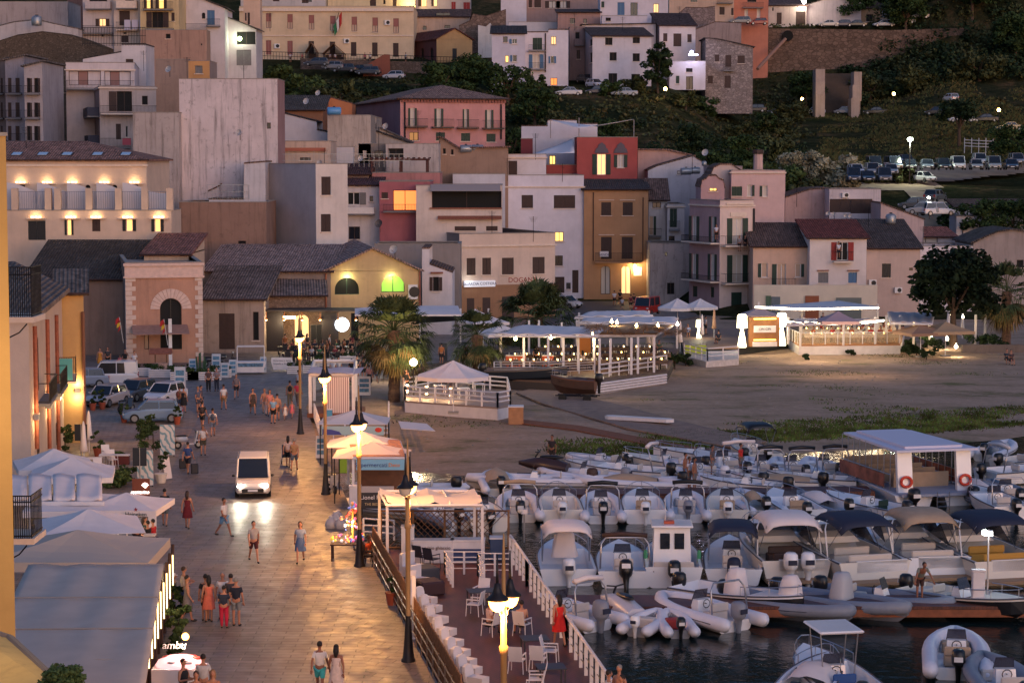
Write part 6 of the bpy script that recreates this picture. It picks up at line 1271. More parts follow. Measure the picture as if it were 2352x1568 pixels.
for x,y,z,e,lb in((1265,776,3.3,70,'bright bulb at the corner post of the pergola restaurant'),(1361,770,3.4,90,'bright bulb on the post where the two pergola roofs meet'),(1184,778,3.2,50,'small bulb under the left part of the pergola roof'),(1417,741,3.8,25,'white bulb above the straw thatch, left pair, outer'),(1405,739,3.9,25,'white bulb above the straw thatch, left pair, inner'),(1462,749,3.7,25,'white bulb over the left of the straw thatch'),(1511,748,3.7,25,'white bulb over the right of the straw thatch'),(1556,745,3.6,25,'white bulb on the last post beyond the straw thatch')):bulb(x,y,z,lb,e)
for x,y in((1215,800),(1300,805),(1440,812)):lamp('table_glow',atz(x,y+30,2.2),26,(1,.74,.42),.5)
CLOTH=mat((224,206,190),.8);TWOOD=mat((92,70,58),.6);k=0
def laid(x,y,z,label,e=0,w=1.1,group='laid tables of the beach restaurants',m=None):
 t=em('laid_table',atz(x,y,z),rnd.uniform(-.2,.2),label,'table',group);b=MBX(-w/2,-.4,.45,w/2,.4,.76);b.mk('tablecloth',m or TWOOD,t);b=MB();b.tube([(0,0,0),(0,0,.45)],.06,6);b.mk('leg',DKMET,t);b=MB()
 for i in range(3):b.lathe([(.03,.77),(.04,.9),(.045,.95)],6,(-w/3+i*w/3,rnd.uniform(-.2,.2),0))
 b.mk('glasses',mat((200,205,210),.1),t);b=MB();b.lathe([(.035,.77),(.035,.88),(0,.89)],6,(.1,.1,0));b.mk('candle',glow((255,200,110),10),t)
def dchair(x,y,z,label,m,rz,group):
 t=em('dining_chair',atz(x,y,z),rz,label,'chair',group);b=MBX(-.21,-.21,.42,.21,.21,.47);b.mk('seat',m,t);b=MBX(-.21,.17,.47,.21,.21,.9);b.mk('backrest',m,t);b=MB()
 for sx in(-1,1):
  for sy in(-1,1):b.box(sx*.19-.02,sy*.19-.02,0,sx*.19+.02,sy*.19+.02,.42)
 b.mk('legs',m,t)
i=0
for r_,(y,xs)in enumerate(((850,range(1170,1360,27)),(836,range(1180,1370,27)),(848,range(1392,1520,25)),(832,range(1400,1545,25)),(818,range(1250,1500,30)))):
 for c_,x in enumerate(xs):
  laid(x,y,.6,'%s laid table in the %s row of the pergola restaurant'%(('first','second','third','fourth','fifth','sixth','seventh','eighth','ninth')[c_],('front left','second left','front right','second right','rear')[r_]));i+=1
  if c_%2==0:dchair(x+12,y+1,.6,'chair beside the %s table of the %s row under the pergola'%(('first','second','third','fourth','fifth','sixth','seventh','eighth','ninth')[c_],('front left','second left','front right','second right','rear')[r_]),mat((60,50,50),.6),rnd.uniform(-1,4),'chairs under the pergola')
for i,(x,y)in enumerate(((1185,846),(1258,846))):bxo('orange_counter',('left','right')[i]+' orange panelled counter inside the pergola restaurant','counter',atz(x,y,.6),1.6 if i==0 else.9,.5,1.0,mat((186,82,50),.7))
b=MBX(-.5,0,0,.5,.08,2.2);o=tag(b.mk('timber_door',mat((190,116,50),.6)),'orange timber door at the back of the pergola restaurant','door');o.location=atz(1343,822,.6)
def strip(name,label,pts,z,m,th=.1,kind=None,cat=None):
 P=[bz(x,y)for x,y in pts];b=MB();b.slab([(p.x,p.y,p.z+z)for p in P],th);o=b.mk(name,m)
 return tag(o,label,cat)if label else tag(o,kind=kind)
b=MB();A_=[bz(x,y)for x,y in((1185,905),(1250,932),(1345,960),(1440,988),(1560,1010),(1700,1035))];B_=[bz(x,y)for x,y in((1235,893),(1330,912),(1440,938),(1540,966),(1640,990),(1760,1018))]
for i in range(5):b.slab([A_[i]+V3((0,0,.16)),A_[i+1]+V3((0,0,.16)),B_[i+1]+V3((0,0,.16)),B_[i]+V3((0,0,.16))],.1)
tag(b.mk('slipway',mat((140,116,104),.85,var=.25,vs=1.5)),'broad brown timber slipway crossing the beach','slipway')
b=MB();A_=[bz(x,y)for x,y in((1170,972),(1320,990),(1480,1022),(1640,1052))];B_=[bz(x,y)for x,y in((1180,964),(1330,980),(1490,1010),(1660,1040))]
for i in range(3):b.slab([A_[i]+V3((0,0,.1)),A_[i+1]+V3((0,0,.1)),B_[i+1]+V3((0,0,.1)),B_[i]+V3((0,0,.1))],.06)
tag(b.mk('red_sand_path',mat((128,78,56),.9,var=.2)),'narrow reddish matting path along the beach','path')
t=em('beached_board',bz(1468,972),-.45,'long white board lying on the slipway','board');b=MB();b.prism([(-2.4,-.25),(-2.1,-.4),(2.1,-.4),(2.5,0),(2.1,.4),(-2.1,.4),(-2.4,.25)],.2,.42);b.mk('board',WPAINT,t)
# ---  right restaurants
RZ_=.7
R1=platform('white_restaurant_terrace','white walled terrace of the brightly lit beach restaurant',[(1835,792),(2068,790),(2078,755),(1800,760),(1808,775)],RZ_,-.5,mat((170,120,80),.6),WPAINT)
R0_=platform('black_keeled_deck','dark sided deck in front of the wood panelled kiosk',[(1690,798),(1812,782),(1815,745),(1560,760),(1570,800)],.5,-.6,mat((140,110,90),.6),mat((30,32,36),.7))
t=cvr('flat white restaurant roof edged with a glowing light strip',[(1735,704),(1845,708),(2020,704),(1925,690)],3.9,WPAINT,'lit_flat_roof',posts=[(1742,770),(1841,775),(2015,775)],wavy=0,zf=.7)
def strip_light(label,a,c,e=120,r=.07,m=None,n=2):
 b=MB();b.tube([a,c],r,5);tag(b.mk('light_strip',m or glow((255,236,200),9)),label,'light strip','glowing light strips');
 for k in range(n):p=a.lerp(c,(k+.5)/n);lamp('strip_glow',p-V3((0,.3,.25)),e,(1,.82,.55),.3)
strip_light('short glowing strip on the left slope of the flat restaurant roof',atz(1735,705,3.9),atz(1845,710,3.9),60,n=1);strip_light('long glowing strip on the front edge of the flat restaurant roof',atz(1846,710,3.9),atz(2018,707,3.9),80)
t=cvr('lower cream canopy with glowing edges over the dining terrace',[(1806,745),(1934,740),(2030,732),(1830,730)],3.2,mat((200,176,170),.7),'dining_canopy',posts=[(1810,790),(1838,795),(1937,793),(2010,790),(2035,785),(2066,785)],zf=.7)
strip_light('warm strip under the left part of the dining canopy',atz(1808,738,3.2),atz(1846,743,3.1),45,.06,n=1);strip_light('warm strip under the middle of the dining canopy',atz(1848,740,3.15),atz(1932,743,3.1),90,.06);strip_light('bright oval strip at the right end of the dining canopy',atz(1980,742,3.15),atz(2030,736,3.15),70,.07,n=1)
b=MB();a_,c_=atz(1735,735,.7),atz(2020,735,.7);b.box(a_.x,a_.y+1.5,.7,c_.x,a_.y+1.7,4.2);tag(b.mk('restaurant_wall',wall((222,200,176),.05)),'cream back wall of the brightly lit beach restaurant','wall')
for i,(x,y,w_,h_,c)in enumerate(((1850-60,738,.9,2.3,(90,100,110)),(1773,738,.5,2.4,(60,90,70)),(1862+20,742,1.4,2.4,(140,70,40)),(1960,738,2.6,2.2,(96,104,104)))):
 b=MBX(-w_/2,-.05,0,w_/2,.05,h_);o=tag(b.mk('restaurant_door',mat(c,.5)),['grey glass door','green door','russet timber door','wide glazed opening'][i]+' in the back wall of the lit restaurant','door');o.location=(atz(x,y,.7).x,a_.y+1.4,.7)
t=em('glass_balustrade',atz(1840,794,.7),0,'glass and post balustrade on the lit dining terrace','balustrade');P=[atz(x,y,.7)-atz(1840,794,.7)for x,y in((1808,778),(1838,792),(2066,789))];pb=MB();gb=MB()
for a,c in zip(P,P[1:]):
 n=max(2,int((c-a).length/1.1));gb.slab([a+V3((0,0,.1)),c+V3((0,0,.1)),c+V3((0,0,1.0)),a+V3((0,0,1.0))],.02,0,(0,1,0))
 for i in range(n+1):p=a.lerp(c,i/n);q=MB();q.box(p.x-.04,p.y-.04,0,p.x+.04,p.y+.04,1.05);q.mk('post',WPAINT,t)
 pb.tube([a+V3((0,0,1.05)),c+V3((0,0,1.05))],.03,4)
pb.mk('handrail',WPAINT,t);gb.mk('glass',mat((200,180,150),.2,alpha=.35),t)
for i,(y,xs)in enumerate(((786,range(1860,2060,24)),(774,range(1850,2050,24)),(764,range(1870,2040,28)))):
 for c_,x in enumerate(xs):laid(x,y,.7,'%s cloth covered table in the %s row of the lit terrace'%(('first','second','third','fourth','fifth','sixth','seventh','eighth','ninth')[c_],('front','middle','rear')[i]),w=1.0,group='cloth covered tables of the lit terrace',m=CLOTH);dchair(x+12,y,.7,'pale chair right of the %s table in the %s row of the lit terrace'%(('first','second','third','fourth','fifth','sixth','seventh','eighth','ninth')[c_],('front','middle','rear')[i]),CLOTH,rnd.uniform(0,6),'pale chairs of the lit terrace')
for x in(1880,1950,2020):lamp('terrace_glow',atz(x,778,2.8),70,(1,.66,.34),.5)
t=em('wood_kiosk',atz(1755,795,.5),.1,'wood slatted kiosk with white sign board and light strips','kiosk');b=MBX(-1.35,-.2,0,1.35,.6,2.6);b.mk('body',mat((140,90,52),.6,var=.15),t);b=MBX(-1.0,-.26,1.25,1.0,-.205,1.85);o=b.mk('sign',WPAINT,t);text('CIN CIN',(0,-.28,1.55),.3,mat((90,90,100),.6),parent=o)
for z in(2.42,.55):b=MBX(-1.0,-.27,z,1.0,-.205,z+.07);b.mk('light_strip',glow((255,206,90),4),t)
b=MBX(-1.1,-.3,0,1.1,-.205,.42);b.mk('counter_base',WPAINT,t);lamp('kiosk_light',(0,-.8,2.2),9,(1,.8,.4),.2,t)
def hourglass(x,y,z,h,label):
 t=em('hourglass_lamp',atz(x,y,z),0,label,'lamp','tall glowing hourglass lamps');b=MB();k=h/2.2;b.lathe([(.28*k,0),(.3*k,.05*k),(.2*k,.7*k),(.1*k,1.15*k),(.13*k,1.28*k),(.36*k,1.3*k),(.32*k,2.1*k),(.25*k,2.2*k),(0,2.2*k)],14);b.mk('shade',glow((255,240,190),3.2),t,True);b=MB();b.lathe([(.3*k,0),(.3*k,.04),(0,.04)],12,(0,0,-.04));b.mk('foot',WPAINT,t);lamp('lamp_light',(0,-.8,1.6),45,(1,.88,.6),.3,t)
hourglass(1605,776,.5,1.7,'short glowing hourglass lamp beside a closed parasol');hourglass(1704,797,.5,2.9,'tallest glowing hourglass lamp left of the wood kiosk');hourglass(1795,793,.5,2.9,'bright white glowing lamp figure right of the wood kiosk')
for x,y,z,lb,c in((1489,812,.3,'pale closed parasol at the straw thatch end',None),(1500,815,.5,'taller pale closed parasol beside it at the thatch end',None),(1562,808,.5,'cream closed parasol below the last bulb',None),(1612,790,.5,'grey white closed parasol right of the short hourglass lamp',None),(1640,775,.5,'tan closed parasol behind the railed deck',(176,136,112)),(193,1068,0,'tall closed white parasol by the yellow house',None),(205,1040,0,'farther closed white parasol by the yellow house',None),(2178,770,.2,'left closed white parasol under the dark tree',None),(2210,778,.2,'right closed white parasol under the dark tree',None)):closed_umbrella(atz(x,y,z),lb,2.5 if x>300 else 2.3,mat(c,.8)if c else None)
rail('white railing of the low deck between the two beach restaurants',[atz(1572,815,.3),atz(1625,828,.3),atz(1696,822,.3)],1.0,1.5,(.35,.65,1.0),thick=.1)
b=MB();P=[atz(x,y,.3)for x,y in((1622,830),(1697,824),(1697,806),(1575,806),(1570,818))];b.slab(P,.9);tag(b.mk('tarpaulin_deck',mat((196,186,186),.75,var=.2)),'low deck wrapped in white tarpaulin above the sand','deck')
b=MBX(-.9,0,.1,.9,.04,.85);o=tag(b.mk('display_board',mat((176,190,60),.6)),'yellow green panel behind the low deck railing','board');o.location=atz(1598,815,.3)
umb(1556,706,4.0,'large white parasol beside the red van',2.5,z=.3,rise=.9,sq=False);umb(1608,704,3.6,'white parasol partly behind the large one by the red van',2.6,z=.3,rise=.8,sq=False);umb(1745,712+10,3.2,'dusky parasol left of the lit flat roof',2.2,z=.5,m=mat((190,166,166),.8));umb(2115,762,3.6,'tan square parasol left of the tree trunk',2.2,z=0,m=mat((150,116,94),.8),rz=.3);umb(2172,758,3.8,'tan square parasol right beside the tree trunk',2.3,z=0,m=mat((176,146,116),.8),rz=.2);umb(1925-0,735+0,3.0,'pink tinted parasol above the dining canopy',3.4,z=.7,m=mat((176,150,158),.8),pole=False)
cvr('grey white pergola canopy with curtains right of the lit terrace',[(2045,740),(2140,742),(2145,718),(2040,715)],3.0,mat((170,158,160),.8),'garden_canopy',posts=[(2052,795),(2098,795),(2135,792),(2240,790),(2262,785)],zf=.2,cat='canopy')
for x,y,z,e,lb in((2138,771,.9,40,'left round garden lamp under the tan parasols'),(2175,778,.8,40,'middle round garden lamp by the tree foot'),(2196,796,.7,60,'brightest cold garden lamp right of the tree foot'),(2185,722,3.0,15,'small bulb high in the dark tree'),(2212,728,2.8,15,'small bulb right of the trunk'),(2151,752,1.8,30,'post top lamp left of the trunk'),(2118,752,1.8,30,'post top lamp beside the curtains')):bulb(x,y,z,lb,e,.16 if z<1 else.1,gm=glow((255,240,200),16),group='round garden lamps')
lamp('garden_glow',atz(2110,750,2.0),90,(1,.75,.35),.4)
for i,(x,y,s)in enumerate(((2082,812,.6),(2105,818,.8),(2128,826,.7),(2090,800,.7),(2130,800,.9),(2155,806,.9),(2250,800,1.3),(2290,806,1.1),(1550,848,1.1),(1575,840,.8),(1535,838,.8),(1850,826,.35),(1955,816,.4))):
 p=bz(x,y);tr=em('shrub',p,i,'dark garden bush at the beach edge, '+('front of the tan parasols','second from the white terrace end','lowest on the sand','against the white terrace end','under the left garden lamp','left of the tree foot','largest under the big tree','right of the cold lamp','big one beside the pergola siding','between the pergola and the tarpaulin deck','at the back of the pergola siding','tiny one under the terrace corner','small one at the terrace wall middle')[i],'shrub','bushes at the beach edge');b=MB();crown(b,(0,0,s*.7),s*1.1,s*1.1,random.Random(i),10,.12,60);b.mk('foliage',LEAFD,tr);b=MB();b.tube([(0,0,-.1),(0,0,s*.6)],.05,5);b.mk('stem',BARK,tr)
b=MB();P=[bz(2210,810),bz(2420,812)];b.box(P[0].x,P[0].y,-.6,P[1].x,P[0].y+.4,.5);tag(b.mk('garden_wall',wall((120,104,98),.5)),'low dim garden wall at the right edge of the beach','wall')
# ---  vehicles
TYRE=mat((24,24,26),.8);RIM=mat((150,152,158),.35,.8)
def wheel(t,x,y,r=.31,w=.2):
 b=MB();b.tube([(x,y-w/2,r),(x,y+w/2,r)],r,16);b.mk('wheel',TYRE,t);o=t.children[-1]
 b=MB();s=1 if y>0 else-1;b.tube([(x,y+s*(w/2-.01),r),(x,y+s*(w/2+.012),r)],r*.62,12);b.mk('rim',RIM,[c for c in t.children if c.name.startswith('wheel')][-1])
KINDS={'hatch':(3.9,1.68,1.47,.95,1.55,.35,.55),'wagon':(4.5,1.76,1.48,1.15,1.85,.25,.5),'sedan':(4.45,1.76,1.43,1.2,1.95,.95,1.4),'van':(4.2,1.8,1.92,.85,1.45,.08,.15),'suv':(4.3,1.82,1.65,1.1,1.65,.2,.45),'kombi':(3.9,1.9,1.95,.12,.55,.05,.1)}
CARP={}
def car(kind,c,p,rz,label,group=None,lights=None,name='parked_car',cat='car',rack=False):
 L,W_,H_,hood,ws,rear,rt=KINDS[kind];key=(kind,c,lights,rack)
 if key in CARP:
  return cpt(CARP[key],p,rz,label,group)
 t=em(name,p,rz,label,cat,group);m=mat(c,.28,.0,coat=.6);hw=W_/2;zb=.92 if H_<1.7 else 1.02;b=MB();x1=L/2
 hz=zb-.12 if kind!='kombi' else zb
 st=[(-x1,.38,zb-.12,hw*.86),(-x1+.12,.25,zb-.02,hw*.95),(-x1+.7,.22,zb,hw),(0,.22,zb,hw),(x1-ws,.22,zb-.01,hw),(x1-hood*.55,.23,hz,hw*.98),(x1-.15,.25,hz-.14,hw*.92),(x1,.34,hz-.28,hw*.8)]
 rows=[]
 for x,z0,z1,w in st:rows.append([(x,-w*.9,z0),(x,-w,z0+.12),(x,-w,z1-.12),(x,-w*.93,z1),(x,w*.93,z1),(x,w,z1-.12),(x,w,z0+.12),(x,w*.9,z0)])
 b.grid(rows,closed=True);b.face(rows[0][::-1]);b.face(rows[-1]);rf=.93 if kind in('van','kombi')else.84
 A=[(x1-hood,hw*.9),(-x1+rear,hw*.9)];T=[(x1-ws,hw*.9*rf),(-x1+rt,hw*.9*rf)];zt=H_-.05
 b.mk('body',m,t,True,True)
 for poly in[p_ for p_ in t.children[-1].data.polygons]:poly.use_smooth=False
 b=MB();b.hexa([(A[1][0],-A[1][1],zb-.04),(A[0][0],-A[0][1],zb-.04),(A[0][0],A[0][1],zb-.04),(A[1][0],A[1][1],zb-.04),(T[1][0],-T[1][1],zt),(T[0][0],-T[0][1],zt),(T[0][0],T[0][1],zt),(T[1][0],T[1][1],zt)]);b.mk('windows',GLASS,t)
 b=MB();e=.03;b.hexa([(T[1][0]-e,-T[1][1]-e,zt-.06),(T[0][0]+e,-T[0][1]-e,zt-.06),(T[0][0]+e,T[0][1]+e,zt-.06),(T[1][0]-e,T[1][1]+e,zt-.06),(T[1][0]+.1,-T[1][1]+.06,H_),(T[0][0]-.08,-T[0][1]+.06,H_),(T[0][0]-.08,T[0][1]-.06,H_),(T[1][0]+.1,T[1][1]-.06,H_)])
 for s in(-1,1):
  for k in(0,1):b.tube([(A[k][0],s*A[k][1],zb-.03),(T[k][0],s*T[k][1],zt)],.045,4)
  xm=(A[0][0]+A[1][0])/2-.1;b.tube([(xm,s*(A[0][1]+.01),zb-.03),(xm,s*(T[0][1]+.01),zt)],.04,4)
  if kind=='van':b.slab([(-x1+rear,s*(A[0][1]+.012),zb),(-x1+rear+.9,s*(A[0][1]+.012),zb),(-x1+rt+.9,s*(T[0][1]+.012),zt),(-x1+rt,s*(T[0][1]+.012),zt)],.02,0,(0,s,0))
 b.mk('roof',m,t)
 for s in(-1,1):
  for x in(-x1+.72,x1-.78):wheel(t,x,s*(hw-.09))
  hl=GLASS if not lights else glow((255,240,210),60)
  b=MB();b.ball((x1-.07,s*hw*.68,hz-.24),(.13,.17,.1),8,5);b.mk('headlight',hl if lights else mat((170,175,180),.2),t,True)
  b=MBX(-x1-.01,s*hw*.62,zb-.35,-x1+.12,s*hw*.86,zb-.06);b.mk('tail_light',mat((150,24,24),.4),t)
  b=MB();b.ball((x1-hood-.12,s*(hw+.09),zb+.05),(.06,.1,.07),6,4);b.mk('mirror',m if kind!='van' else DARK,t,True)
  if lights:lamp('beam',(x1+.1,s*hw*.7,hz-.2),150,(1,.88,.66),.06,t,spot=((1,0,-.10),R(70)))
 b=MBX(x1-.05,-.55,.32,x1+.02,.55,.52);b.box(-x1-.02,-hw*.8,.3,-x1+.03,hw*.8,.42);b.mk('bumper',DARK,t);b=MBX(x1+.022,-.25,.38,x1+.03,.25,.49);b.mk('number_plate',WHT,t)
 if rack:b=MBX(-.7,-.35,H_+.06,.8,.35,H_+.35);b.mk('roof_box',mat((90,90,96),.5),t)
 CARP[key]=t;return t
G=lambda x,y:atz(x,y,0)
for k,c,x,y,rz,lb,rk in(('van',(206,204,208),254,886,188,'white box shaped family van parked sideways at the back of the row',0),('hatch',(166,160,166),246,931,252,'silver hatchback with its nose towards the potted oleanders',0),('hatch',(70,72,80),312,918,247,'dark grey hatchback between the silver and the white cars',0),('hatch',(214,208,212),380,925,250,'white three door hatchback at the right of the parked row',0),('hatch',(120,146,176),352,968,187,'pale blue small car parked sideways in front of the white one',0),('hatch',(130,140,160),192,888,188,'grey blue car mostly hidden behind the yellow house corner',0)):
 car(k,c,G(x,y),R(rz),lb,'cars parked beside the orange hall',rack=rk)
car('van',(222,212,206),G(582,1131),R(-84),'white delivery van driving towards the camera with headlights on',None,True,'driving_van','van')
car('kombi',(176,48,40),atz(1486,722,.2),R(-112),'old red camper van parked by the white parasols',None,None,'camper_van','van')
car('hatch',(200,200,208),atz(1300,707,0),R(-40),'light car with one headlight showing behind the broad palm',None,None,'small_car','car')
def tcar(k,c,x,y,Y,rz,lb,rk=0,group='cars parked on the hill roads'):
 p=aty(x,y,Y);z=terr(p.x,Y);return car(k,c,(p.x,Y,max(z,p.z)-.02),R(rz),lb,group,rack=rk)
for a in(('wagon',(70,74,84),728,152,386,175,'dark estate first in the line under the upper square'),('hatch',(120,124,134),765,160,386,172,'grey hatchback second in the line under the upper square'),('wagon',(64,66,72),790,166,386,172,'dark estate third in the line under the upper square'),('wagon',(76,80,88),846,172,385,172,'dark car with roof box in the line under the upper square',1),('hatch',(190,190,198),905,182,384,172,'small white car last in the line under the upper square'),('sedan',(30,32,38),825,168,387,172,'black car half hidden in the line under the upper square'),('hatch',(210,208,216),1366,203,370,-62,'white hatchback facing down the lane beside the square window house'),('hatch',(60,64,72),1345,190,376,-60,'dim car behind the white hatchback in the lane'),('sedan',(186,188,198),1306,220,360,180,'white saloon on the bend below the tall white house'),('hatch',(60,62,84),1372,228,362,180,'dark blue car right of the white saloon on the bend'),('sedan',(150,156,172),1434,231,360,176,'silver blue saloon at the end of the bend'),('hatch',(44,46,58),1664,250,395,180,'dim dark car alone on the slope road'),('hatch',(36,38,46),1735,258,398,175,'second dim dark car on the slope road'),('sedan',(40,42,48),1790,262,410,175,'dark car left of the white one near the buttress'),('hatch',(206,206,214),1872,268,418,175,'white hatchback below the left concrete buttress'),('hatch',(164,166,176),1938,272,418,175,'silver hatchback below the stairway'),('sedan',(36,36,40),2010,284,410,172,'black car right of the stairway foot'),('hatch',(196,198,208),2183,288,400,105,'white car standing end on beside the pine'),('wagon',(204,204,210),2208,312,372,172,'white estate car beside the pine trunk'),('sedan',(40,38,44),2262,316,372,172,'dark car right of the white estate'),('sedan',(196,176,140),2318,330,362,170,'cream car at the right edge beyond the globe lamp'),('hatch',(60,60,66),2150,296,385,165,'dark car left of the white estate'),('sedan',(196,192,186),1902,62,456.5,180,'white saloon first on the high street'),('hatch',(50,54,84),1935,62,456.5,180,'blue car with a red tail light on the high street'),('sedan',(44,52,60),1966,62,456.5,180,'dark green car on the high street'),('wagon',(170,176,188),2030,62,456.5,180,'silver estate with roof box on the high street',1),('hatch',(150,150,156),2080,60,456.5,180,'grey car under the small white cottage'),('hatch',(120,120,120),2112,60,456.5,180,'dim car under the red house doorway'),('hatch',(150,50,44),1742,58,447,180,'red car under the coral flats'),('wagon',(120,124,130),1700,55,447,180,'grey car left of the red one under the coral flats')):tcar(*a)
i=0
PKC=[(204,204,210),(60,64,76),(90,94,104),(150,150,154),(66,74,92),(44,48,52),(150,156,160),(36,38,44)]
for y,Y,xs in((402,288,(1965,2003,2045)),(390,300,(2007,2052,2090,2129,2165,2200,2242,2282,2322)),(418,280,(1960,1992,2030)),(378,310,(2080,2250,2335))):
 for x in xs:
  tcar(('van','hatch','suv','wagon')[(i*7+x)%4],PKC[(i*3)%8],x,y,Y,-90+rnd.uniform(-8,8),'car %s from the left in the %s row of the hillside car park'%(('first','second','third','fourth','fifth','sixth','seventh','eighth','ninth')[xs.index(x)],{402:'middle',390:'long',418:'front',378:'rear'}[y]),group='cars in the hillside car park');i+=1
for a in(('hatch',(212,210,212),2121,418,298,-60,'white car driving down the track out of the car park'),('suv',(210,210,216),2152,495,262,20,'white car at the foot of the track beside the tiled white house'),('hatch',(150,154,160),2118,492,262,170,'silver car partly behind the sloping wall'),('hatch',(70,76,84),2100,480,264,170,'dark car by the bright lamp behind the sloping wall'),('wagon',(90,96,100),2148,462,272,60,'dim car parked against the hedge by the track')):tcar(*a)
b=MB();P=[(2085,425,288),(2110,425,300),(2150,440,285),(2165,478,268),(2120,490,262),(2085,470,268)]
for q in P:pass
def drape(name,pts,z=-.1,m=None,n=14):
 P=[aty(x,y,Y)for x,y,Y in pts];xs=[p.x for p in P];ys=[p.y for p in P];b=MB()
 def inside(x,y):
  r=False;j=len(P)-1
  for i in range(len(P)):
   if(P[i].y>y)!=(P[j].y>y)and x<(P[j].x-P[i].x)*(y-P[i].y)/(P[j].y-P[i].y)+P[i].x:r=not r
   j=i
  return r
 s=1.5;x=min(xs)
 while x<max(xs):
  y=min(ys)
  while y<max(ys):
   if inside(x+s/2,y+s/2):b.face([(a,c,terr(a,c)+z+.3)for a,c in((x,y),(x+s,y),(x+s,y+s),(x,y+s))])
   y+=s
  x+=s
 return tag(b.mk(name,m,weld=True),kind='structure')
drape('dirt_track',[(2050,480,256),(2190,490,258),(2180,440,275),(2150,405,300),(2352,395,312),(2400,370,325),(1950,378,322),(1960,400,292),(2070,415,290),(2110,440,275),(2060,455,262)],m=mat((150,128,108),.95,var=.25,vs=.6))
for x,y,Y,h_,e,lb,c in((2052,285,405,3.4,90,'globe street lamp right of the hillside stairway',0),(2293,318,360,3.6,90,'globe street lamp at the right edge of the hill road',0),(1842,258,405,2.4,120,'globe street lamp lighting a shrub beside the buttress',0),(1528,222,352,1.2,160,'globe street lamp lighting yellow leaves under the hillside houses',0)):
 p=aty(x,y,Y);z=max(p.z,terr(p.x,Y));globe_lamp((p.x,Y,z),h_,lb,e,(1,.75,.3),.28,glow((255,214,130),14),'street_lamp','street lamp','globe lamps on the hill')
def mast_lamp(x,y0,y1,Y,lb,e,c,r=.35,gm=None,arm=0):
 p=aty(x,y0,Y);h=aty(x,y1,Y).z-p.z;t=em('street_lamp',p,0,lb,'street lamp','tall lamps on the hill');b=MB();b.tube([(0,0,-1),(0,0,h*.9),(arm*.5,0,h),(arm,0,h)],.09,5);b.mk('pole',DKMET,t);b=MB();b.ball((arm,0,h+.1),(r,r,r*.7),10,6);b.mk('lamp_head',gm or glow((235,250,215),30),t,True);lamp('lamp_light',(arm,-.3,h-.5),e,c,.3,t)
mast_lamp(2089,412,322,298,'tall lamp mast with a dazzling greenish head in the car park',900,(.9,1,.75),.38)
mast_lamp(2108,480,456,262,'curved arm lamp over the track beside the walking man',150,(1,1,.9),.2,glow((250,250,240),20),1.3)
for x,y,z,rz,lb in((1590-0,0,0,0,''),):pass
def scooter(p,rz,label,c=(200,196,200),group='parked scooters'):
 t=em('scooter',p,rz,label,'scooter',group);m=mat(c,.3,coat=.5)
 for x in(-.62,.62):b=MB();b.tube([(x,-.05,.24),(x,.05,.24)],.24,14);w_=b.mk('wheel',TYRE,t);b=MB();b.tube([(x,-.056,.24),(x,.056,.24)],.12,10);b.mk('rim',RIM,w_)
 b=MB();b.ball((-.4,0,.6),(.42,.17,.2),10,6);b.slab([(-.15,-.15,.32),(.35,-.15,.32),(.35,.15,.32),(-.15,.15,.32)],.06);b.slab([(.35,-.2,.3),(.5,-.2,.95),(.5,.2,.95),(.35,.2,.3)],.06,0,(1,0,0));b.ball((.62,0,.48),(.25,.09,.06),8,5);b.mk('body',m,t,True)
 b=MB();b.ball((-.38,0,.78),(.4,.14,.07),10,5);b.mk('saddle',DARK,t,True);b=MB();b.tube([(.62,0,.25),(.48,0,1.0)],.03,5);b.tube([(.45,-.3,1.05),(.45,.3,1.05)],.02,5);b.mk('handlebar',DKMET,t);b=MB();b.ball((.56,0,.98),(.08,.1,.09),8,5);b.mk('headlight',mat((210,210,200),.2),t,True);return t
scooter(G(762,1130),R(-70),'white scooter standing by the quay edge below the kiosk');scooter(G(432,1030),R(20),'silver scooter with box beside the leaf patterned banner');scooter(G(290,945),R(60),'dark scooter squeezed between the silver and blue cars',(70,76,90));scooter(G(490,842),R(10),'black motor scooter among the poster boards',(40,42,48));scooter(G(520,836),R(5),'second black scooter behind the poster boards',(44,40,44))
t=em('white_fence_hill',aty(2248,340,330),R(12),'white wooden pen of rails on the hill at the right','fence');b=MB();
for k in range(3):b.tube([(-2.3,0,.3+k*.45),(2.3,0,.1+k*.45)],.05,4)
for k in range(5):b.tube([(-2.3+k*1.15,0,-.8),(-2.3+k*1.15,0,1.5)],.06,4)
b.mk('rails',WPAINT,t);t.name='rail_fence'
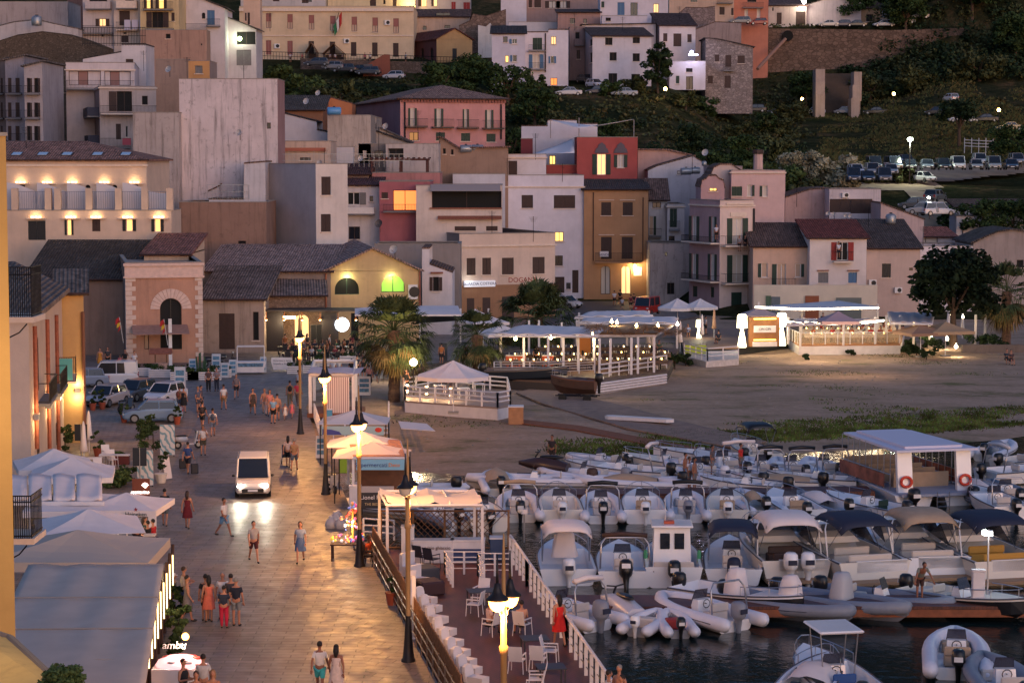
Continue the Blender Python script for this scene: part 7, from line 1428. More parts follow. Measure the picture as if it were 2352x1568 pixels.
# ---  boats
GEL=mat((240,238,242),.3,coat=.4,var=.05,vs=1);GELC=mat((204,192,184),.45);TUBEW=mat((222,220,230),.5,var=.05);TUBEG=mat((132,136,150),.55,var=.08);NAVY=mat((32,38,62),.7);BLK=mat((28,28,32),.35);TAN=mat((176,150,126),.8,var=.1);ALU=mat((170,170,178),.3,.8)
STK=mat((84,84,96),.6)
def halfw(t,W_,full=.35,p=2.2):k=max(0,(t-full)/(1-full));return W_/2*max(.0,(1-k**p))**.75
def hull(t,L,W_,hg=.75,fd=.62,m=None,name='hull',cock=.25,stripe=None,sheer=.3,dark=None):
 b=MB();n=14;rows=[];F=[]
 for i in range(n+1):
  u=i/n;w=max(.03,halfw(u,W_));zg=hg+sheer*u*u;zk=-.35+(.35+hg*.8)*max(0,(u-.72)/.28)**2;zc=min(zg-.1,.05+.35*u**2)
  dk=u>fd;zf=zg+.03 if dk else cock;wi=max(.02,w-.14);X=L*u
  rows.append([(X,-wi,zf),(X,-wi,zg+.02),(X,-w,zg),(X,-w*.97,zg-.1),(X,-w*.84,zc),(X,0,zk),(X,w*.84,zc),(X,w*.97,zg-.1),(X,w,zg),(X,wi,zg+.02),(X,wi,zf)])
 for i in range(n):
  for j in range(10):
   a,c,d,e=rows[i][j],rows[i][j+1],rows[i+1][j+1],rows[i+1][j];b.face([a,c,d,e],1 if(j in(3,4,5,6)and dark)or(j in(2,7)and stripe)else 0)
  b.face([rows[i][0],rows[i+1][0],rows[i+1][10],rows[i][10]])
  if rows[i+1][0][2]>hg and rows[i][0][2]<hg:pass
 b.face([rows[0][k]for k in range(1,10)],0)
 o=b.mk(name,[m or GEL,dark or stripe or NAVY],t,weld=True);k=MB();k.tube([r[2]for r in rows]+[r[8]for r in rows[::-1]],.035,4);k.mk('rubbing_strake',STK,o);return o
def tubes(t,L,W_,r=.24,m=None,z=.42,band=None,open_=.12):
 pts=[];n=9;w0=W_/2-r
 for i in range(n+1):u=i/n;pts.append((-L*open_+L*(1+open_-.06)*u,-max(.05,halfw(max(0,u),2*w0,.45,2.6)),z+.28*max(0,u-.3)**1.5))
 P=pts+[(x,-y,z_)for x,y,z_ in pts[::-1]];P=[(P[0][0]-.22,P[0][1],P[0][2])]+P+[(P[-1][0]-.22,P[-1][1],P[-1][2])]
 b=MB();b.tube(P,[r*.25]+[r]*(len(P)-2)+[r*.25],12);o=b.mk('inflatable_tube',m or TUBEW,t,True)
 if band:
  k=MB();k.tube([(x,y*1.0+(-1 if y<0 else 1)*r*.92,z_)for x,y,z_ in P[2:-2]],.035,4);k.mk('rubbing_strake',band,o)
 return o
def outboard(t,x,y=0,c=None,s=1.0,tilt=0,z=.55):
 c=c or BLK;o=bpy.data.objects.new('outboard_motor',None);
 b=MB();b.lathe([(.0,.42),(.12,.42),(.18,.36),(.2,.18),(.19,.02),(.14,-.06),(.1,-.1),(.07,-.35),(.06,-.75),(.0,-.76)],10,(0,0,0));
 q=b.mk('outboard_motor',c,t,True);q.scale=(1.6*s,1.3*s,1.25*s);q.location=(x-.15,y,z+.1);q.rotation_euler=(0,R(tilt),0)
 k=MB();k.box(-.19,-.12,.1,-.205,.12,.24);k.mk('badge',WHT if c is BLK or c is NAVY else NAVY,q);return q
def console(t,x,z=.25,w=.6,h=.75,scr=True,m=None):
 b=MB();b.hexa([(x-.25,-w/2,z),(x+.4,-w/2,z),(x+.4,w/2,z),(x-.25,w/2,z),(x-.15,-w/2+.04,z+h),(x+.15,-w/2+.04,z+h),(x+.15,w/2-.04,z+h),(x-.15,w/2-.04,z+h)]);o=b.mk('console',m or GEL,t)
 if scr:b=MB();b.slab([(x+.18,-w/2,z+h-.05),(x+.18,w/2,z+h-.05),(x+.02,w/2-.06,z+h+.38),(x+.02,-w/2+.06,z+h+.38)],.02,0,(1,0,0));b.mk('windscreen',mat((60,60,74),.15,alpha=.75),t)
 b=MB();n=10;P=[(x-.3,.17*cos(2*pi*i/n),z+h*.8+.17*sin(2*pi*i/n))for i in range(n+1)];b.tube(P,.018,4);b.tube([(x-.3,0,z+h*.8),(x-.15,0,z+h*.8)],.02,4);b.mk('steering_wheel',DARK,o)
def seat(t,x,z=.25,w=1.1,m=None,back=True):
 b=MBX(x-.25,-w/2,z,x+.25,w/2,z+.4);
 if back:b.box(x-.3,-w/2,z+.4,x-.2,w/2,z+.75)
 o=b.mk('seat',m or GELC,t);md=o.modifiers.new('b','BEVEL');md.width=.05
def arch(t,x,w,h,z=.6,m=None,lean=.3,name='roll_bar',fold=None):
 b=MB();P=[(x,-w/2,z),(x+lean*.6,-w/2+.05,z+h*.8),(x+lean,-w/2+.25,z+h),(x+lean,w/2-.25,z+h),(x+lean*.6,w/2-.05,z+h*.8),(x,w/2,z)];b.tube(P,.04,6);o=b.mk(name,m or ALU,t,True)
 if fold:b=MB();b.tube([(x+lean,-w/2+.1,z+h+.08),(x+lean+.1,0,z+h+.14),(x+lean,w/2-.1,z+h+.08)],.11,7);b.mk('folded_canopy',fold,o,True)
 return o
def bimini(t,x0,x1,w,z,m,h0=.7,camber=.25,drop=.25,poles=True):
 b=MB();rows=[]
 for i in range(7):
  u=i/6;rows.append([(x0+(x1-x0)*u,-w/2+w*v/8,z+camber*(1-(2*v/8-1)**4)*.9-drop*(2*abs(u-.5))**3-(.1 if v in(0,8)else 0))for v in range(9)])
 b.grid(rows);o=b.mk('canopy',m,t,True);md=o.modifiers.new('s','SOLIDIFY');md.thickness=.03
 if poles:
  b=MB()
  for s in(-1,1):
   for x in(x0+.1,x1-.1):b.tube([((x0+x1)/2,s*w/2*.98,h0),(x,s*w/2*.97,z-.1)],.022,4)
  b.mk('canopy_poles',ALU,t)
def rails(t,L,W_,z,fd=.6,h=.35):
 b=MB();P=[(L*u,s*max(.04,halfw(u,W_)-.06),z+.3*u*u+h)for s,us in((-1,(fd,.7,.8,.9,.97)),(1,(.97,.9,.8,.7,fd)))for u in us];b.tube(P,.02,4)
 for p in P[::2]:b.tube([p,(p[0],p[1],p[2]-h)],.016,4)
 b.mk('bow_rail',ALU,t)
def cover(t,x0,x1,w,z,h,m):
 if h>.85:
  b=MB();c,q=(x0+x1)/2,.42;n=12;R_=random.Random(int(w*50));ring=lambda a,hh:[(c+a*.75*math.copysign(abs(cos(i*2*pi/n))**.5,cos(i*2*pi/n))+R_.uniform(-.04,.04),a*math.copysign(abs(sin(i*2*pi/n))**.5,sin(i*2*pi/n))+R_.uniform(-.04,.04),z+hh)for i in range(n)]
  rr=[ring(.62,-.3),ring(.5,.3),ring(.42,h*.75),ring(.3,h),ring(.02,h*1.03)];b.grid(rr,closed=True);b.mk('cover',m,t,True);return
 b=MB();rows=[];rn=random.Random(int(x0*10+w*7))
 for i in range(7):
  u=i/6;rows.append([(x0+(x1-x0)*u,-w/2+w*v/6,z+h*sin(pi*min(1,max(0,v/6)))**.6*(.35+.65*sin(pi*(u*.85+.08)))+rn.uniform(-.04,.04))for v in range(7)])
 b.grid(rows);b.mk('cover',m,t,True)
WZ=-1.2
BOAT_G={'rib':'inflatable hulled motor boats','open':'open motor boats','cruiser':'moored cabin cruisers','dinghy':'small inflatable dinghies','cabin':None}
def boat(kind,px,py,rz,L,W_,label,ref=0,hm=None,z=WZ,motor=BLK,c=None,top=None,topc=None,tilt=0,seatc=None,dark=None,cov=None,name=None,ms=1.0,gnd=None,twin=False,group=1):
 """px,py = where the stern touches the water (ref 0) or the bow (ref 1); rz in degrees, 90 = bow away from the camera"""
 p=gnd if gnd is not None else atz(px,py,z);a=R(rz);hm=hm or(GEL,mat((224,218,212),.35),mat((230,234,244),.3))[int(px+py)%3]
 if ref:p=V3(p)-V3((cos(a),sin(a),0))*L
 t=em(name or{'rib':'inflatable_boat','open':'motor_boat','cruiser':'cabin_cruiser','dinghy':'dinghy','cabin':'pilothouse_boat'}[kind],p,a,label,{'rib':'inflatable boat','dinghy':'dinghy'}.get(kind,'boat'),BOAT_G[kind]if group else None)
 if kind=='rib':
  hull(t,L*.96,W_*.72,.42,.8,cock=.2,m=hm,dark=c if c else None,sheer=.25);tubes(t,L,W_,.112*W_,c or TUBEW,.45,band=NAVY if L>5 else DARK)
  if not cov:console(t,L*.42,.22,W_*.3);seat(t,L*.25,.22,W_*.38,seatc);seat(t,L*.66,.22,W_*.4,seatc,back=False)
  outboard(t,-.05,0,motor,ms,tilt)
  if top=='arch':arch(t,.3,W_*.72,1.35,.55,ALU,.25,fold=topc)
  if top=='bimini':bimini(t,L*.2,L*.55,W_*.72,2.05,topc or CANV)
 elif kind=='open':
  hull(t,L,W_,.72,.64,cock=.25,m=hm,dark=dark);
  if not cov:console(t,L*.45,.25,W_*.33,.8);seat(t,L*.3,.25,W_*.35,seatc);seat(t,L*.08,.25,W_*.75,seatc,back=False)
  outboard(t,-.1,0,motor,ms,tilt);rails(t,L,W_,.74)
  if top=='arch':arch(t,.5,W_*.9,1.3,.75,ALU,.4,fold=topc)
  if top=='bimini':bimini(t,L*.12,L*.52,W_*.85,2.25,topc or CANV)
  if top=='ttop':
   b=MBX(L*.3,-W_*.33,2.3,L*.62,W_*.33,2.4);q=b.mk('hard_top',GEL,t);md=q.modifiers.new('b','BEVEL');md.width=.05;b=MB()
   for s in(-1,1):
    for x in(.36,.55):b.tube([(L*x,s*W_*.22,.5),(L*x,s*W_*.28,2.3)],.025,5)
   b.mk('top_frame',ALU,q)
 elif kind=='cruiser':
  hull(t,L,W_,1.05,.5,cock=.55,m=hm,sheer=.35,dark=dark);b=MB();rows=[]
  for i in range(8):u=.46+.4*i/7;w=halfw(u,W_)*.78;zz=1.12+.35*u*u;hh=.45*sin(pi*min(1,(i+.8)/8))**.6;rows.append([(L*u,-w,zz-.06),(L*u,-w*.8,zz+hh),(L*u,w*.8,zz+hh),(L*u,w,zz-.06)])
  b.grid(rows);b.face(rows[0][::-1]);b.face(rows[-1]);b.mk('cabin_top',GEL,t)
  b=MB();w=W_*.42;b.slab([(L*.56,-w*.9,1.45),(L*.56,w*.9,1.45),(L*.44,w*.95,2.05),(L*.44,-w*.95,2.05)],.03,0,(1,0,0));b.slab([(L*.56,-w*.9,1.45),(L*.44,-w*.95,2.05),(L*.32,-w,1.25)],.03,0,(0,-1,0));b.slab([(L*.56,w*.9,1.45),(L*.44,w*.95,2.05),(L*.32,w,1.25)],.03,0,(0,1,0));b.mk('windscreen',mat((58,58,70),.12,alpha=.8),t)
  seat(t,.75,.55,W_*.6,seatc or GELC);seat(t,L*.28,.55,W_*.5,seatc or GELC);b=MBX(.0,-W_*.45,.6,.14,W_*.25,1.1);b.mk('transom_locker',GEL,t);b=MBX(-.75,-W_*.46,.18,-.02,W_*.46,.3);b.mk('swim_platform',mat((150,120,96),.6),t);rails(t,L,W_,1.1,.55,.4)
  arch(t,L*.16,W_*.92,1.5,1.05,GEL,L*.07,'targa_arch')
  if top:bimini(t,L*.06,L*.42,W_*.8,2.6,topc or NAVY,1.1,.28,.35)
  if twin:outboard(t,-.3,-.38,motor,1.25,0,.75);outboard(t,-.3,.38,motor,1.25,0,.75)
 elif kind=='cabin':
  hull(t,L,W_,.9,.66,cock=.35);b=MB();x0,x1=L*.34,L*.62;w=W_*.34
  b.hexa([(x0,-w,.35),(x1,-w,.35),(x1,w,.35),(x0,w,.35),(x0+.05,-w*.92,2.25),(x1-.35,-w*.92,2.25),(x1-.35,w*.92,2.25),(x0+.05,w*.92,2.25)]);o=b.mk('wheelhouse',GEL,t)
  for s in(-1,1):b=MBX(x0+.0,s*w*.12,1.3,x0-.02,s*w*.62,2.0);b.mk('window',GLASS,o)
  b=MBX(x0-.2,-w*1.08,2.25,x1-.2,w*1.08,2.35);q=b.mk('roof',GEL,t);md=q.modifiers.new('b','BEVEL');md.width=.04;b=MBX(x0+.3,-.1,2.36,x0+.7,.35,2.48);b.mk('life_raft',mat((176,80,56),.6),q);b=MB();b.tube([(x0+.5,.3,2.35),(x0+.5,.3,3.5)],.015,4);b.mk('aerial',WHT,q);outboard(t,-.15,0,motor,1.15);seat(t,.55,.35,W_*.7)
  for s in(-1,1):b=MB();b.lathe([(.05,0),(.09,.1),(.09,.5),(.05,.6)],8,(L*.3,s*W_*.47,.7));b.mk('fender',mat((60,140,100),.6),t)
 elif kind=='dinghy':
  hull(t,L*.85,W_*.6,.3,.97,cock=.16,m=mat((150,150,158),.5));tubes(t,L*.95,W_,.15*W_,c or TUBEW,.32,band=None);seat(t,L*.4,.16,W_*.5,seatc,back=False);outboard(t,-.02,0,motor,.72,tilt,.4)
 if cov:
  for(x0,x1,w,zz,hh,mm)in cov:cover(t,x0*L,x1*L,w*W_,zz,hh,mm)
 return t
def pontoon(label,a,c,w,z=-.55,m=None):
 t=em('pontoon',a,0,label,'pontoon','timber pontoons');v=V3(c)-V3(a);v.z=0;n_=V3((-v.y,v.x,0)).normalized()*w;b=MB();o=V3((0,0,0));b.slab([o,v,v+n_,n_],.12);b.mk('planking',m or DECKM,t);b=MB();b.slab([o+V3((0,-.02,-.13)),v+V3((0,-.02,-.13)),v+n_-V3((0,.0,.13)),n_-V3((0,0,.13))],.3);b.mk('edge_beam',mat((140,80,52),.7,var=.3),t)
 b=MB();k=int(v.length/5)
 for i in range(k+1):p=v*(i/k)+n_*.5;b.tube([(p.x,p.y,-2),(p.x,p.y,-.2)],.18,6)
 b.mk('floats',CONC,t)
pontoon('long brown timber pontoon between the two nearest rows of boats',atz(1236,1392,-.55),atz(2600,1392,-.55),2.3);pontoon('farther timber pontoon hidden behind the second row of sterns',atz(1215,1136,-.55),atz(2010,1128,-.55),2.0)
T=CANV
for a in(('rib',1195,1200,92,6.0,2.5,'inflatable boat with tan folded canopy nearest the terrace in the middle row',dict(top='arch',topc=TAN)),('open',1291,1203,92,5.6,2.2,'cream open boat with oval windscreen, second in the middle row',dict(motor=GEL,seatc=GELC)),('rib',1385,1203,90,6.2,2.4,'inflatable boat with black motor and dark arch, third in the middle row',dict(top='arch',topc=BLK)),('open',1482,1203,90,5.6,2.2,'open boat with beige cushions and white motor, fourth in the middle row',dict(motor=GEL,seatc=TAN)),('rib',1580,1200,88,6.2,2.4,'inflatable boat with green rope and dark folded hood, fifth in the middle row',dict(top='arch',topc=DARK,motor=TUBEG)),('open',1672,1203,86,5.8,2.2,'broad white open boat with tan bow cushions, sixth in the middle row',dict(motor=GEL,seatc=TAN)),('rib',1757,1190,100,5.2,2.2,'smaller inflatable with beige cover, seventh in the middle row',dict(c=TUBEW,cov=[(.3,.6,.5,.4,.7,TAN)])),('open',1850,1203,100,5.6,2.3,'open boat with dark outboard and round screen, eighth in the middle row',dict(seatc=TAN)),('rib',1945,1195,112,5.4,2.3,'inflatable boat with crumpled white cover, ninth in the middle row',dict(c=TUBEG,cov=[(.35,.8,.7,.4,.7,T)])),('open',2075,1200,128,5.4,2.1,'white open boat with green stripe seats pointing left, beside the tour boat',dict(seatc=GREENW)),('open',1306,1345,92,6.6,2.5,'white fishing boat with draped white cloth and padded arch by the terrace',dict(top='bimini',topc=T,motor=GEL,cov=[(.4,.62,.36,1.0,.9,T)],ms=1.15)),('open',1437,1350,90,6.2,2.4,'white open boat with brown folded canopy and tilted black motor',dict(top='arch',topc=BROWNW,tilt=28,ms=1.2,dark=None)),('cabin',1548,1350,88,6.6,2.5,'white pilothouse boat with two dark windows and green fenders',dict(ms=1.2)),('open',1685,1345,86,7.0,2.5,'white boat with navy canopy and tall arch',dict(top='bimini',topc=NAVY,ms=1.2,motor=NAVY)),('cruiser',1830,1342,96,9.0,3.1,'white boat with ribbed white canopy and twin white outboards',dict(top=1,topc=T,twin=True,motor=GEL,seatc=BROWNS)),('cruiser',2010,1345,106,9.5,3.4,'large cabin cruiser with navy double canopy and teak platform',dict(top=1,topc=NAVY)),('cruiser',2150,1335,98,9.5,3.2,'large cabin cruiser with tan hard canopy and radar dome',dict(top=1,topc=TAN)),('cruiser',2322,1342,104,9.5,3.5,'cabin cruiser with navy enclosure and yellow seats at the right edge',dict(top=1,topc=NAVY,seatc=mat((190,140,60),.7))),('rib',1372,1450,128,5.0,2.3,'inflatable boat with silver motor and white arch beside the woman in red',dict(top='arch',topc=T,motor=TUBEG,ms=1.2)),('dinghy',1462,1462,66,2.7,1.5,'small grey dinghy with striped towel and tiny motor',dict(motor=GEL)),('dinghy',1562,1466,96,2.8,1.5,'small dinghy with red petrol can and black motor',dict(seatc=REDS)),('rib',1688,1450,124,4.9,2.5,'plump grey white inflatable with silver motor in the nearest row',dict(c=TUBEW,motor=TUBEG,ms=1.1,top='arch')),('rib',2200,1562,80,5.5,2.5,'inflatable bow with tan cushion rising at the bottom edge',dict(seatc=TAN,motor=BLK))):
 boat(*a[:7],**a[7])
for a in(('open',1845,1425,-42,6.0,2.3,'dark hulled boat with white console cover, bow towards the camera',dict(dark=BLK,cov=[(.3,.6,.5,.6,1.1,T)])),('rib',1970,1440,-38,6.0,2.4,'grey inflatable with tall beige console cover, bow towards the camera',dict(c=TUBEG,cov=[(.35,.62,.34,.5,1.2,T)])),('rib',2100,1432,-36,6.0,2.4,'grey inflatable with silvery crumpled cover and two fenders',dict(c=TUBEG,cov=[(.3,.62,.4,.5,1.2,mat((170,170,178),.5))])),('rib',2205,1420,-30,5.8,2.3,'dull blue grey inflatable under the bending man',dict(c=mat((112,120,140),.6),motor=BLK)),('open',2352,1432,-48,5.6,2.3,'white rowing style boat with dark hull and round bow at the right',dict(dark=BLK))):
 boat(*a[:7],ref=1,**a[7])
boat('open',1975,1640,100,6.2,2.4,'white boat with blue cushions and railed screen cut by the bottom edge',seatc=mat((40,80,140),.7),top='ttop');boat('rib',2352,1640,92,6.0,2.5,'grey inflatable in the bottom right corner',c=TUBEG);boat('open',1830,1640,70,5.0,2.0,'small boat with canvas cover peeping in at the bottom edge',cov=[(.3,.8,.8,.7,.5,T)])
b=MB();p=atz(1925,1530,2.0)
for a in(('rib',1352,1122,178,7.2,2.1,'long white inflatable lying sideways behind the middle row',dict(motor=BROWNW,c=TUBEW)),('rib',1430,1120,150,5.6,2.3,'white inflatable with silver motor pointing to the shore, left of the beached open boat',dict(motor=TUBEG,c=TUBEW)),('open',1532,1108,158,6.2,2.4,'white open boat with thin canopy frame near the jet ski',dict(top='arch',topc=T,motor=BLK)),('rib',1560,1130,172,6.0,2.2,'inflatable with tan folded sail cloth behind the middle row',dict(cov=[(.2,.7,.6,.5,.5,TAN)],c=TUBEW)),('open',1612,1092,150,5.2,2.1,'narrow white boat right of the thin canopy frame',dict(motor=BLK)),('rib',1660,1115,120,6.0,2.4,'white inflatable beside the three men',dict(c=TUBEW,motor=GEL)),('open',1712,1105,110,6.6,2.5,'white boat with tall white arch under the man in red',dict(top='arch',topc=T,motor=BLK)),('rib',1745,1132,175,5.8,2.2,'pale inflatable with white cover lying sideways',dict(c=TUBEW,cov=[(.2,.8,.6,.5,.4,T)])),('rib',1775,1110,100,5.6,2.3,'inflatable with black folded hood left of the steered pair',dict(top='arch',topc=BLK)),('rib',1848,1112,100,5.8,2.4,'white inflatable with black arch and crimson logo',dict(top='arch',topc=BLK,c=TUBEW)),('rib',1925,1108,102,5.4,2.3,'white inflatable with black canopy next to the tour boat',dict(top='arch',topc=BLK,c=TUBEW)),('open',1968,1128,168,5.0,2.0,'low grey launch lying sideways before the tour boat',dict(m=0)and{}),('open',1880,1132,172,4.8,2.0,'small boat under a long tan cover',dict(cov=[(.1,.9,.8,.7,.35,TAN)])),('open',1800,1142,165,4.6,1.9,'flat white tender right of the tan covered boat',{}),('open',2262,1110,20,7.5,2.5,'white boat with rolled sunshade beyond the tour boat',dict(top='arch',topc=T)),('open',2300,1085,30,6.0,2.2,'far white boat by the dark water at the right',{}),('rib',2262,1060,60,5.2,2.2,'inflatable with grey cover behind the tour boat',dict(c=TUBEW,cov=[(.2,.6,.6,.5,.6,TUBEG)])),('rib',2275,1165,96,5.6,2.4,'inflatable with crumpled cover right of the tour boat',dict(c=TUBEG,cov=[(.2,.8,.8,.5,.6,T)])),('rib',2340,1170,94,5.6,2.4,'inflatable at the right edge beside the crumpled cover',dict(c=TUBEG)),('open',2330,1195,100,5.6,2.2,'grey boat with steel gantry at the right edge',dict(top='arch',topc=None)),('rib',1440,1085,140,4.6,2.0,'white inflatable with upturned dark motor near the sand',dict(tilt=50,c=TUBEW)),('open',1760,1070,105,5.4,2.2,'white boat with black bimini near the sand',dict(top='bimini',topc=BLK)),('open',1700,1072,160,5.4,2.0,'white boat with windscreen lying towards the sand',{})):
 boat(*a[:7],**a[7])
for a in(('rib',1040,1142,178,5.6,2.1,'dark rimmed inflatable with laundry rail behind the tour banner',dict(c=TUBEW)),('rib',1150,1140,95,5.2,2.2,'covered inflatable with beige hood beside the sail pergola',dict(cov=[(.2,.8,.7,.5,.7,TAN)])),('rib',1050,1218,120,5.0,2.2,'blue grey inflatable just behind the cloth sails',dict(c=TUBEG)),('open',1125,1222,100,4.8,2.0,'white boat stern right behind the sail pergola',{}),('rib',960,1190,160,4.8,2.0,'orange trimmed inflatable hidden behind the kiosk',dict(c=TUBEW))):
 boat(*a[:7],**a[7])
p0=atz(2148,1160,WZ);t=em('tour_boat',p0,R(104),'large white excursion boat with flat roof and two orange lifebuoys','tour boat')
L,W_=8.6,4.5;t.scale.z=.88;b=MB()
for s in(-1,1):b.hexa([(-.4,s*1.4-.8,-.3),(L*.85,s*1.4-.4,-.3),(L*.85,s*1.4+.4,-.3),(-.4,s*1.4+.8,-.3),(-.4,s*1.4-1.1,.75),(L,s*1.4-.6,.95),(L,s*1.4+.6,.95),(-.4,s*1.4+1.1,.75)])
b.mk('hull',GEL,t);b=MBX(-.8,-W_/2,.7,L*.96,W_/2,.85);b.mk('deck',mat((150,156,176),.6),t);b=MB();b.slab([(-.2,-W_/2-.1,3.45),(L*.9,-W_/2+.2,3.45),(L*.9,W_/2-.2,3.45),(-.2,W_/2+.1,3.45)],.14);b.slab([(.3,-W_/2+.6,3.6),(L*.85,-W_/2+.8,3.6),(L*.85,W_/2-.8,3.6),(.3,W_/2-.6,3.6)],.15);b.mk('roof',mat((210,206,224),.6),t)
for s in(-1,1):
 b=MB();b.hexa([(.0,s*(W_/2-.55)-.42,.85),(.25,s*(W_/2-.55)-.42,.85),(.25,s*(W_/2-.55)+.42,.85),(.0,s*(W_/2-.55)+.42,.85),(.3,s*(W_/2-.55)-.42,3.4),(.55,s*(W_/2-.55)-.42,3.4),(.55,s*(W_/2-.55)+.42,3.4),(.3,s*(W_/2-.55)+.42,3.4)]);b.mk('stern_panel',GEL,t)
 b=MB();n=16;P=[(-.06+.02*sin(2*pi*i/n),s*(W_/2-.55)+.3*cos(2*pi*i/n),1.5+.3*sin(2*pi*i/n))for i in range(n+1)];b.tube(P,.085,6);b.mk('lifebuoy',mat((214,66,40),.5),t,True);outboard(t,-.9,s*1.7,BLK,1.3,0,.5)
 b=MB()
 for i in range(9):x=1+i*(L-2)/8;b.tube([(x,s*(W_/2-.08),.85),(x,s*(W_/2-.08),3.4)],.03,4)
 for z_ in(1.3,1.8):b.tube([(1,s*(W_/2-.08),z_),(L*.93,s*(W_/2-.08),z_)],.025,4)
 b.mk('side_rails',ALU,t)
 b=MBX(1.6,s*(W_/2-.02),.95,L*.9,s*(W_/2+.01),1.75);b.mk('side_banner',mat((150,90,74),.7,var=.5,vs=1.5),t)
for i in range(5):b=MBX(1.8+i*1.7,-1.6,.85,2.2+i*1.7,1.6,1.3);b.box(1.8+i*1.7,-1.6,1.3,1.9+i*1.7,1.6,1.75);b.mk('bench',TAN,t)
b=MB();b.tube([(-1.0,-.35,-.4),(-1.0,-.35,1.0)],.03,4);b.tube([(-1.0,.35,-.4),(-1.0,.35,1.0)],.03,4)
for k in range(4):b.tube([(-1.0,-.35,-.2+k*.3),(-1.0,.35,-.2+k*.3)],.025,4)
b.mk('ladder',ALU,t)
boat('open',1130,880,-8,6.2,1.9,'old black hulled wooden boat moored against the pergola restaurant',gnd=bz(1117,884)+V3((0,-2.6,.75)),dark=mat((20,28,40),.4),hm=mat((120,104,96),.6),motor=BLK,cov=[(.1,.9,.7,.6,.15,TAN)],name='wooden_boat',group=0);
boat('open',1362,915,168,3.3,1.5,'varnished wooden boat on a trolley at the slipway',gnd=bz(1368,918)+V3((0,0,.75)),hm=mat((110,70,56),.6),dark=BROWNW,cov=[(.2,.8,.8,.6,.3,BROWNW)],name='wooden_boat',group=0)['category']='boat'
t=em('boat_trolley',bz(1325,922),R(-15),'dark boat trolley under the varnished wooden boat','trolley');b=MB();b.tube([(-1.5,-.4,.45),(1.6,-.4,.45)],.05,5);b.tube([(-1.5,.4,.45),(1.6,.4,.45)],.05,5)
for x in(-1,.3,1.3):b.tube([(x,-.5,.45),(x,.5,.45)],.04,5)
b.mk('frame',DKMET,t)
for x in(-.9,.9):b=MB();b.tube([(x,-.75,.3),(x,-.6,.3)],.3,12);b.mk('wheel',TYRE,t)
def jetski(p,rz,label,c):
 t=em('jet_ski',p,R(rz),label,'jet ski','jet skis');b=MB();rows=[]
 for i in range(10):u=i/9;w=.55*max(.05,(1-max(0,(u-.4)/.6)**2))**.7;rows.append([(3*u-1.4,-w*.7,.0+.35*u*u),(3*u-1.4,-w,.3+.25*u*u),(3*u-1.4,-w*.45,.52+.3*sin(pi*u)),(3*u-1.4,w*.45,.52+.3*sin(pi*u)),(3*u-1.4,w,.3+.25*u*u),(3*u-1.4,w*.7,0+.35*u*u)])
 b.grid(rows,closed=True);b.face(rows[0][::-1]);b.mk('hull',mat(c,.3),t,True);b=MB();b.ball((-.4,0,.85),(.75,.2,.12),8,5);b.mk('saddle',BLK,t,True);b=MB();b.tube([(.45,-.38,1.15),(.4,0,1.1),(.45,.38,1.15)],.035,5);b.tube([(.6,0,.8),(.4,0,1.1)],.05,5);b.mk('handlebar',BLK,t)
jetski(bz(1252,1100)+V3((0,0,.45)),160,'black and orange jet ski on a trailer by the standing man',(60,44,44));jetski(atz(1425,1412,-1.0),115,'white jet ski between the arch boat and the dinghies',(196,194,204))
t=em('trailer',bz(1248,1103),R(160),'small trailer carrying the black jet ski','trailer');b=MB();b.tube([(-1.4,-.3,.35),(1.6,0,.35)],.04,4);b.tube([(-1.4,.3,.35),(1.6,0,.35)],.04,4);b.tube([(-.4,-.6,.3),(-.4,.6,.3)],.04,4);b.mk('frame',DKMET,t)
for s in(-1,1):b=MB();b.tube([(-.4,s*.6,.28),(-.4,s*.75,.28)],.28,12);b.mk('wheel',TYRE,t)
for x,y,h_,lb,c in((2268,1378,2.9,'slim lit lamp post on the near pontoon at the right',1),(1204,1245,1.6,'white post with small lamp at the terrace corner',0)):
 p=atz(x,y,-.55);t=em('dock_lamp',p,0,lb,'lamp');b=MB();b.tube([(0,0,0),(0,0,h_)],.04,5);b.mk('pole',ALU,t);b=MBX(-.15,-.12,h_-.25,.15,.12,h_-.05);b.mk('head',WPAINT,t)
 b=MB();b.ball((-.2,-.15,h_-.1),.12,8,5);b.mk('lens',glow((235,250,235),20)if c else CURT,t);
 if c:lamp('lamp_light',(-.2,-.4,h_-.3),25,(.9,1,.95),.1,t)
bxo('supply_pedestal','white service pedestal on the near pontoon at the right','pedestal',atz(2246,1384,-.55),.5,.3,1.3,WPAINT)
# ---  left foreground
h=H('yellow_corner_building','glowing yellow wall end standing close at the left edge','V',-260,312,13,47,-.1,14,D=9,col=(206,150,70),dirt=.05,cat='building');h.fin(parapet=.1)
lamp('wall_glow',aty(-60,900,44.5),210,(1,.74,.42),.4)
h=H('beige_town_house','beige town house with brown pipes, arched doors and wall lamps','V',-120,728,65,108,-.1,7.5,D=22.5,col=(206,178,160),dirt=.08);h.crop='C0'
h.w('R',(325,-60,345,400),(430,-40,447,330),(508,-30,522,180),pane='x',sh='b',kind='door',dep=.0);h.w('R',(326,700,350,960),(432,615,450,900),(500,700,512,880),arch=True,pane='x',kind='door',dep=.0)
h.bal('R',(322,265,400,430),.7);h.bal('R',(428,185,500,345),.7)
for x,y0,y1 in((293,-190,960),(407,-250,960),(490,-290,980)):h.pipe('R',x,y0+20,y1,mat((150,84,62),.7,var=.3,vs=4),.13)
